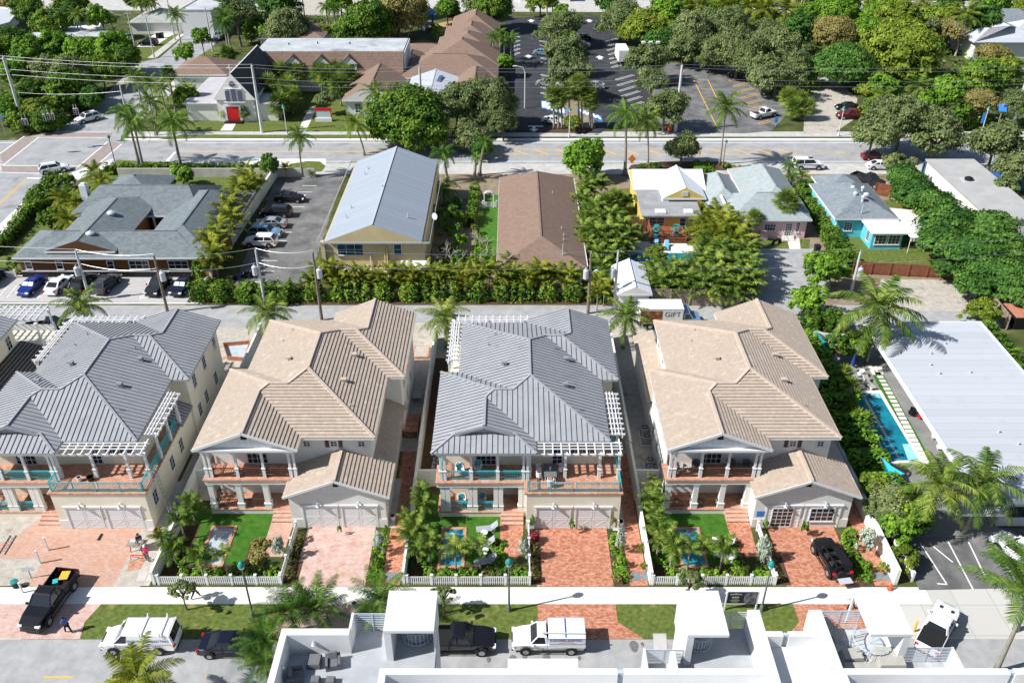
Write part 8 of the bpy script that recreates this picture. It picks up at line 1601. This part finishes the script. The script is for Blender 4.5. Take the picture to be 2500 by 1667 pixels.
def rtable(label, p, r, h, z=0, m_='trim', name='side_table'):
    t = thing(name, label, 'table', (p[0], p[1], z)); m = MB(); m.lathe([(r, h-.04), (r, h)], (0, 0, 0), 14); m.build('top', m_, t); m = MB(); m.tube([(0, 0, 0), (0, 0, h-.04)], .04, 6); m.lathe([(r*.6, 0), (r*.5, .03)], (0, 0, 0), 10); m.build('leg', m_, t)
rtable('round white table between two white loungers', b3(2050, 840, .4), .32, .5); rtable('round white table below the middle lounger', b3(2060, 990, .4), .28, .45)
def chair(label, p, rz, z=0, m_='trim', cush=None, group=None, s=1.0):
    t = thing('garden_chair', label, 'chair', (p[0], p[1], z), R(rz), group); m = MB(); m.box(-.3*s, -.3*s, .3, .3*s, .3*s, .4); m.build('seat', m_, t, bevel=.04); m = MB(); n = 7; pts = [(.34*s*cos(R(60+240*i/n)), .34*s*sin(R(60+240*i/n))) for i in range(n+1)]
    for a_, b_ in zip(pts, pts[1:]): m.bar((a_[0], a_[1], .62), (b_[0], b_[1], .62), .06, .5)
    m.build('backrest', m_, t); m = MB(); [m.bar((x*.24, y*.24, 0), (x*.24, y*.24, .3), .04, .04) for x in (-1, 1) for y in (-1, 1)]; m.build('legs', m_, t)
    if cush: m = MB(); m.bar((-.12, 0, .42), (-.26, 0, .86), .44*s, .12); m.build('cushion', cush, t, bevel=.04)
x, y = XS[2], YF[2]
chair('white egg chair with teal cushion on the upper porch', (x+2.3, y+1.5), -60, 4.13, 'trim', 'teal', s=1.2); chair('shaded chair with teal cushion beside the upper porch door', (x+3.9, y+1.9), -100, 4.13, 'trim', 'teal', s=1.1); chair('white chair with teal cushion on the lower porch', (x+2.4, y+1.4), -70, .59, 'trim', 'teal', s=1.15); chair('shaded chair with teal cushion on the lower porch', (x+4.2, y+1.5), -110, .59, 'trim', 'teal', s=1.15)
t = thing('dining_table', 'grey dining table on the teal railed roof deck', 'table', (x+10.3, y+.9, 4.21)); m = MB(); m.box(-.55, -.9, .7, .55, .9, .75); m.build('top', 'cushion', t); m = MB(); [m.bar((a_*.45, b_*.75, 0), (a_*.45, b_*.75, .7), .06, .06) for a_ in (-1, 1) for b_ in (-1, 1)]; m.build('legs', 'trim', t); m = MB(); m.tube([(0, 0, .75), (0, 0, 1.1)], .07, 8); m.build('closed_parasol_hub', 'trim', t)
for i, (dx, dy, rz, w_) in enumerate(((-.95, .5, 0, 'left of'), (.95, .5, 180, 'right of'), (-.95, -.3, 0, 'front left of'), (0, -1.3, 90, 'in front of'))): chair(f'white chair {w_} the roof deck dining table', (x+10.3+dx, y+.9+dy), rz, 4.21, 'trim', s=.85)
x, y = XS[3], YF[3]
for i, (dx, dy, rz, l, c) in enumerate(((1.5, 1.3, -60, 'sunlit beige balcony chair at the left column', 'cover_cloth'), (3.1, 1.6, -120, 'dark balcony chair left of the french door', 'cushion'), (6.2, 1.7, -60, 'dark balcony chair right of the french door', 'cushion'), (7.6, 1.6, -120, 'dark balcony chair at the right column', 'cushion'))): chair(l, (x+dx, y+dy), rz, 4.13, c, s=1.15)
rtable('beige table between balcony chairs', (x+2.3, y+1.5), .4, .5, 4.13, 'cover_cloth'); rtable('dark fire bowl table on the right of the balcony', (x+6.9, y+1.6), .35, .5, 4.13, 'cushion')
chair('small white slatted chair in the passage behind the pale driveway house', b2(1450, 870, .4), 180); t = thing('work_table', 'beige table in the passage beside the white slatted chair', 'table', b2(1455, 940, 0)); m = MB(); m.box(-.5, -.5, .65, .5, .5, .7); m.build('top', 'cover_cloth', t); m = MB(); [m.bar((a_*.4, b_*.4, 0), (a_*.4, b_*.4, .65), .05, .05) for a_ in (-1, 1) for b_ in (-1, 1)]; m.build('legs', 'cover_cloth', t)
def ac(label, p, rz=0):
    t = thing('air_conditioner', label, 'air conditioner', (p[0], p[1], 0), R(rz), 'air conditioners'); m = MB(); m.box(-.6, -.55, 0, .6, .55, .1); m.build('pad', 'concrete', t); m = MB(); m.box(-.42, -.42, .1, .42, .42, .95); m.build('case', mat('ac_case', (.36, .35, .32), .6), t, bevel=.05); m = MB(); m.tube([(0, 0, .955), (0, 0, .965)], .36, 16); m.build('fan_opening', 'black', t); m = MB(); m.bar((-.3, 0, .975), (.3, 0, .975), .1, .01); m.bar((0, -.3, .975), (0, .3, .975), .1, .01); m.build('fan_blades', 'ac_case', t)
for T, x, y, l in ((c2, 1215, 1200, 'farthest air conditioner in the passage left of the glazed house'), (c2, 1232, 1275, 'second air conditioner in the passage left of the glazed house'), (c3, 1265, 210, 'third air conditioner, on the grass left of the glazed house'), (c3, 1282, 290, 'nearest air conditioner left of the glazed house'), (b3, 1635, 215, 'farther air conditioner left of the house with sun loungers'), (b3, 1630, 290, 'nearer air conditioner left of the house with sun loungers')): ac(l, T(x, y, .6))
t = thing('pool_pump', 'grey pool equipment left of the house with sun loungers', 'pool equipment', b3(1610, 350, 0)); m = MB(); m.lathe([(.3, 0), (.32, .5), (.25, .75), (.08, .85)], (0, 0, 0), 12); m.build('filter_tank', 'plastic', t); m = MB(); m.tube([(.5, -.3, .25), (.5, .4, .25)], .2, 8); m.tube([(.3, 0, .5), (.6, 0, .5), (.6, -.4, .2)], .05, 5); m.build('pump', 'galv', t)
# orange netting round a pit behind the first house
t = thing('safety_netting', 'orange netting around a dug basin behind the unfinished house', 'barrier', a2(2100, 540, 0)); q = [a2(1990, 460, 0), a2(2230, 440, 0), a2(2180, 590, 0), a2(2030, 580, 0)]; m = MB()
for a_, b_ in zip(q, q[1:]+q[:1]): m.bar(a_+Z*.3, b_+Z*.3, .05, .5)
m.build('net', mat('net_orange', (.42, .13, .06), .9, (.5, .25, .16), 4), t, world=True); m = MB(); m.prism(q, .02, .05); m.build('basin', 'dry_basin', t, world=True)
for a_, b_, c_, d_ in ((1440, 470, 1535, 570),): t = thing('brick_planter', 'small brick edged basin in the sandy side yard', 'planter', b2(1490, 520, 0)); m = MB(); m.box(-.9, -1.2, 0, .9, 1.2, .3); m.build('edge', 'deck_tile', t); m = MB(); m.box(-.7, -1.0, .3, .7, 1.0, .305); m.build('bed', 'sand', t)
t = thing('pallet_stack', 'stack of brown pallets of bricks in the side passage', 'bricks', b2(1400, 1190, 0)); m = MB(); m.box(-.8, -1.5, 0, .8, 1.5, .8); m.build('bricks', 'paver', t); m = MB(); [m.box(-.82, y_, .02, .82, y_+.06, .82) for y_ in (-.6, .4)]; m.build('straps', 'wood', t)
# pool court furniture, shade sails
def sail(label, pts, m_):
    c = sum((V(p) for p in pts), V())/len(pts)-Z*.35; m = MB(); n = len(pts); P_ = [V(p) for p in pts]
    for i in range(n):
        a_, b_ = P_[i], P_[(i+1) % n]; mid = (a_+b_)/2+(c-(a_+b_)/2)*.15; m.face((a_, mid, c)); m.face((mid, b_, c));
    m.v += [(x_, y_, z_-.02) for x_, y_, z_ in m.v]; k = len(m.v)//2; m.f += [tuple(i+k for i in reversed(f)) for f in m.f]; m.mi += m.mi
    t = thing('shade_sail', label, 'shade sail', (P_[0].x, P_[0].y, 0)); m.build('cloth', m_, t, world=True)
    m = MB(); [m.tube([(p.x, p.y, 0), p], .05, 5) for p in P_]; m.build('posts', 'galv', t, world=True)
mat('sail_teal', (.02, .42, .55), .7); sail('teal and grey shade sail between hedge and coconut palm', [d2(480, 325, 3.2), d2(780, 370, 2.9), d2(560, 500, 2.6)], 'sail_teal'); sail('grey shade cloth over the teal sail by the coconut palm', [d2(470, 318, 3.5), d2(740, 345, 3.4), d2(690, 410, 3.3), d2(600, 400, 3.3)], 'cover_cloth'); sail('bright teal shade sail at the near end of the long pool', [d3(1065, 165, 3.0), d3(1265, 310, 2.8), d3(1175, 390, 2.6), d3(1110, 330, 2.7)], 'sail_teal')
t = thing('pergola_slats', 'dark slatted pergola edge beside the teal sail', 'pergola', d2(700, 440, 0)); m = MB(); a_, b_ = d2(640, 480, 2.5), d2(790, 370, 2.5); m.bar(a_, b_, .12, .15); [m.bar(a_+(b_-a_)*(i/7), a_+(b_-a_)*(i/7)+V((.5, -.9, 0)), .1, .1) for i in range(8)]; m.build('slats', 'wood', t, world=True); m = MB(); [m.tube([(p.x, p.y, 0), p], .07, 5) for p in (a_, b_)]; m.build('posts', 'wood', t, world=True)
t = thing('parasol', 'closed dark blue parasol by the long pool', 'parasol', d2(790, 690, 0)); m = MB(); m.tube([(0, 0, 0), (0, 0, 2.4)], .04, 6); m.build('pole', 'galv', t); m = MB(); m.lathe([(.08, .9), (.22, 1.0), (.14, 1.8), (.04, 2.5)], (0, 0, 0), 10); m.build('cloth', mat('parasol_blue', (.02, .06, .30), .8), t)
for x, y, c, l in ((1335, 1045, 'black', 'dark chair at the veranda, left of the red one'), (1420, 1075, 'red_paint', 'dark red chair under the white roof edge'), (1400, 1010, 'trim', 'white table chair at the roof edge, topmost'), (1545, 1255, 'trim', 'white chair at the roof edge below the red one'), (1590, 1350, 'trim', 'lowest white chair at the roof edge'), (880, 700, 'trim', 'white chair between loungers at the long pool')): chair(l, d2(x, y, .4), 160, 0, c, s=1.1)
for x, y, l in ((1320, 685, 'left teal planter on the timber deck'), (1495, 680, 'right teal planter on the timber deck')):
    p = c1(x, y, 1.6); pot('planter', l, (p.x, p.y, .95), .45, .6, 'teal', 'planter'); o = MB()
    for k in range(160): n = rdir(); leaf(o, V((n.x*.75, n.y*.75, 1.0+abs(n.z)*.8)), n, .14, rnd)
    COL.objects[-1]; q = o.build('plant', mat('leaf_teal', (.03, .26, .24), .6, (.06, .38, .34), 4)); q.location = (p.x, p.y, .95); tag(q, l.replace('planter', 'leaved plant in the planter'), 'plant')
# playground
t = thing('playground_tower', 'playground tower with pointed blue canopy and blue slide', 'play tower', b0(1545, 270, 0)); m = MB(); [m.box(a_*1.5-.12, b_*1.5-.12, 0, a_*1.5+.12, b_*1.5+.12, 4.4) for a_ in (-1, 1) for b_ in (-1, 1)]; m.build('posts', mat('play_blue', (.02, .05, .35), .5), t); m = MB(); m.solid([(-2.3, -2.3, 4.3), (2.3, -2.3, 4.3), (2.3, 2.3, 4.3), (-2.3, 2.3, 4.3), (-.3, -.3, 6.2), (.3, -.3, 6.2), (.3, .3, 6.2), (-.3, .3, 6.2)], ((0, 1, 5, 4), (1, 2, 6, 5), (2, 3, 7, 6), (3, 0, 4, 7), (4, 5, 6, 7), (3, 2, 1, 0))); m.build('canopy', mat('canopy_blue', (.06, .20, .55), .7), t); m = MB(); m.box(-1.4, -1.4, 1.6, 1.4, 1.4, 1.8); m.build('platform', 'play_blue', t); m = MB(); m.bar((0, -1.4, 1.7), (.3, -4.2, .2), .8, .15); m.build('slide', 'play_blue', t)
t = thing('parasol', 'red parasol on the playground sand', 'parasol', b0(1772, 225, 0)); m = MB(); m.tube([(0, 0, 0), (0, 0, 2.4)], .05, 6); m.build('pole', 'galv', t); m = MB(); m.lathe([(1.8, 2.2), (1.2, 2.6), (.1, 3.0)], (0, 0, 0), 10); m.build('cloth', 'red_paint', t); sheet('playground_sand', [b0(1560, 230), b0(1800, 180), b0(1760, 300), b0(1600, 310)], mat('play_sand', (.40, .24, .11), .95, (.48, .31, .16), .6), 4)
t = thing('skip_container', 'black rubbish container with red stripe at the right edge', 'container', d1(2260, 1480, 0)); m = MB(); m.box(-1.3, -1.8, .1, 1.3, 1.8, 1.6); m.build('body', 'black', t, bevel=.05); m = MB(); m.box(-1.2, -1.7, 1.6, 1.2, 1.7, 1.65); m.build('load', 'net_orange', t)
t = thing('a_frame_sign', 'white sandwich board sign at the gravel lot', 'sign', d1(1905, 1260, 0)); m = MB(); m.solid([(-.5, -.7, 0), (-.5, .7, 0), (0, .7, 1.7), (0, -.7, 1.7)], ((0, 1, 2, 3), (3, 2, 1, 0))); m.solid([(.5, -.7, 0), (.5, .7, 0), (.02, .7, 1.7), (.02, -.7, 1.7)], ((3, 2, 1, 0), (0, 1, 2, 3))); m.build('panels', 'sign_face', t)
for x, y, r_ in ((1130, 725, .55), (345, 835, .45), (45, 840, .4), (150, 820, .3), (1205, 705, .2), (2105, 845, .25), (640, 830, .2)):
    q = c4(x, y) if x < 1900 else b4(x, y); sheet('oil_stain', [(q.x+r_*cos(a)*(.6+.1*sin(3*a)), q.y+r_*sin(a)) for a in [i*pi/7 for i in range(14)]], mat('oil_dark', (.13, .125, .12), .8, (.2, .19, .18), 5), 8)
sheet('road_patch', [c4(1300, 610), c4(1420, 610), c4(1430, 755), c4(1310, 755)], 'concrete_grey', 7); sheet('road_patch', [a4(1880, 830), a4(2400, 830), a4(2400, 1100), a4(1840, 1100)], 'asphalt_road', 7)
# ---------------- people
mat('skin', (.42, .24, .16), .6); mat('skin_dark', (.20, .11, .07), .6); mat('hair', (.03, .02, .015), .7)
for n_, c_ in dict(pink=(.85, .02, .16), navy=(.02, .025, .05), blue=(.03, .14, .60), grey=(.12, .12, .14), white=(.7, .7, .72), black=(.015, .015, .02)).items(): mat('cloth_'+n_, c_, .85)
def skin(name, verts, edges, rad, m, par, root=0):
    me = bpy.data.meshes.new(name); me.from_pydata([tuple(v) for v in verts], edges, []); o = bpy.data.objects.new(name, me); COL.objects.link(o); o.parent = par; me.materials.append(MATS[m])
    o.modifiers.new('skin', 'SKIN'); s = o.modifiers.new('sub', 'SUBSURF'); s.levels = 1; s.render_levels = 1
    d = me.skin_vertices[0].data
    for i, r in enumerate(rad): d[i].radius = (r, r) if not isinstance(r, tuple) else r
    d[root].use_root = True
    o.modifiers['skin'].use_smooth_shade = True
    return o
def person(label, p, hd, top, leg, skin_m='skin', arms=((.05, .24, 1.14, .14, .25, .92), (.05, -.24, 1.14, .14, -.25, .92)), stride=.22, lean=.0, hat=None, extra=None):
    """facing +x; arms: elbow and wrist of the left (+y) and right arm"""
    t = thing('person', label, 'person', (p[0], p[1], .012), R(hd)); L = lean
    P_ = [(0, 0, .95), (.02+L*.4, 0, 1.18), (.02+L, 0, 1.40), (.03+L*1.15, 0, 1.51), (.05+L*1.3, 0, 1.60), (.05+L*1.35, 0, 1.70)]; Rd = [.13, .125, .15, .055, .095, .085]; E_ = [(0, 1), (1, 2), (2, 3), (3, 4), (4, 5)]
    P_.append((.15+L*1.3, 0, 1.61)); Rd.append(.022); E_.append((4, 6))                        # nose
    for s, a in ((1, arms[0]), (-1, arms[1])):
        i = len(P_); el, wr = V((a[0]+L, a[1], a[2])), V((a[3]+L, a[4], a[5])); hd_ = (wr-el).normalized()
        P_ += [(.02+L, s*.18, 1.41), tuple(el), tuple(wr), tuple(wr+hd_*.07)]; Rd += [.062, .045, .032, .034]; E_ += [(2, i), (i, i+1), (i+1, i+2), (i+2, i+3)]
        sd2 = hd_.orthogonal().normalized()
        for k in range(4): P_.append(tuple(wr+hd_*(.15+.015*(k in (1, 2)))+sd2*(.027*(k-1.5)))); Rd.append(.010); E_.append((i+3, len(P_)-1))
        P_.append(tuple(wr+hd_*.08-sd2*.06)); Rd.append(.011); E_.append((i+2, len(P_)-1))
    legs = []
    for s in (1, -1):
        i = len(P_); f = stride*s; P_ += [(0, s*.095, .88), (f*.55+.03, s*.10, .48), (f-.03, s*.10, .08), (f+.13, s*.11, .035)]; Rd += [.095, .06, .042, .04]; E_ += [(0, i), (i, i+1), (i+1, i+2), (i+2, i+3)]; legs.append(i)
    skin('body', P_, E_, Rd, skin_m, t)
    a0_ = 7; sh = [0, 1, 2, a0_, a0_+1, a0_+9, a0_+10]; m_ = {k: i for i, k in enumerate(sh)}
    skin('shirt', [P_[k] for k in sh], [(0, 1), (1, 2), (2, 3), (3, 4), (2, 5), (5, 6)], [.15, .145, .168, .08, .065, .08, .065], top, t)
    tr_ = [0, legs[0], legs[0]+1, legs[0]+2, legs[1], legs[1]+1, legs[1]+2]
    skin('trousers', [P_[k] for k in tr_], [(0, 1), (1, 2), (2, 3), (0, 4), (4, 5), (5, 6)], [.15, .11, .078, .06, .11, .078, .06], leg, t)
    m = MB(); hx = .04+L*1.33; m.lathe([(.106, 1.62), (.108, 1.69), (.085, 1.76), (.03, 1.79)], (hx-.015, 0, 0), 12)
    if hat: m.bar((hx+.02, 0, 1.69), (hx+.2, 0, 1.68), .16, .02)
    m.build('cap' if hat else 'hair', hat or 'hair', t, smooth=True)
    m = MB(); [m.tube([(.13+L*1.3, s, 1.65), (.142+L*1.3, s, 1.65)], .014, 6) for s in (-.035, .035)]; m.build('eyes', 'black', t)
    if extra: extra(t)
    return t
DOWN = (.03, -.25, 1.13, .10, -.26, .88)
person('worker in a pink shirt and white cap with one arm raised', a3(1320, 1092), 108, 'cloth_pink', 'cloth_grey', 'skin_dark', (( .05, .27, 1.15, .14, .27, .92), (.08, -.30, 1.62, .05, -.22, 1.88)), .12, .03, 'trim')
person('worker in dark clothes bending over the work table', a3(1262, 955), -70, 'cloth_navy', 'cloth_black', 'skin', ((.30, .2, 1.1, .5, .15, .95), (.30, -.2, 1.1, .5, -.15, .95)), .1, .22)
person('person in a bright blue shirt walking beside the black pickup', a4(620, 600), 150, 'cloth_blue', 'cloth_black', 'skin_dark', ((.1, .25, 1.15, .25, .2, 1.0), DOWN), .28, .06, 'cloth_navy')
person('person in dark clothes walking on the pavement behind the street tree', a4(1760, 290), 12, 'cloth_black', 'cloth_navy', 'skin', ((.12, .24, 1.16, .3, .2, 1.05), DOWN), .36, .12)
person('person in a white top and dark trousers carrying a white bag', d4(795, 390), 165, 'cloth_white', 'cloth_black', 'skin', ((.2, .24, 1.2, .38, .12, 1.15), (.2, -.24, 1.2, .38, -.12, 1.15)), .32, .05)
m = MB(); g_ = d4(800, 385, 0); m.lathe([(.1, 0), (.2, .08), (.2, .3), (.12, .36)], (g_.x-.35, g_.y+.1, 1.05), 10); tag(m.build('bag', 'cloth_white'), 'white round bag held by the person crossing the brick apron', 'bag')
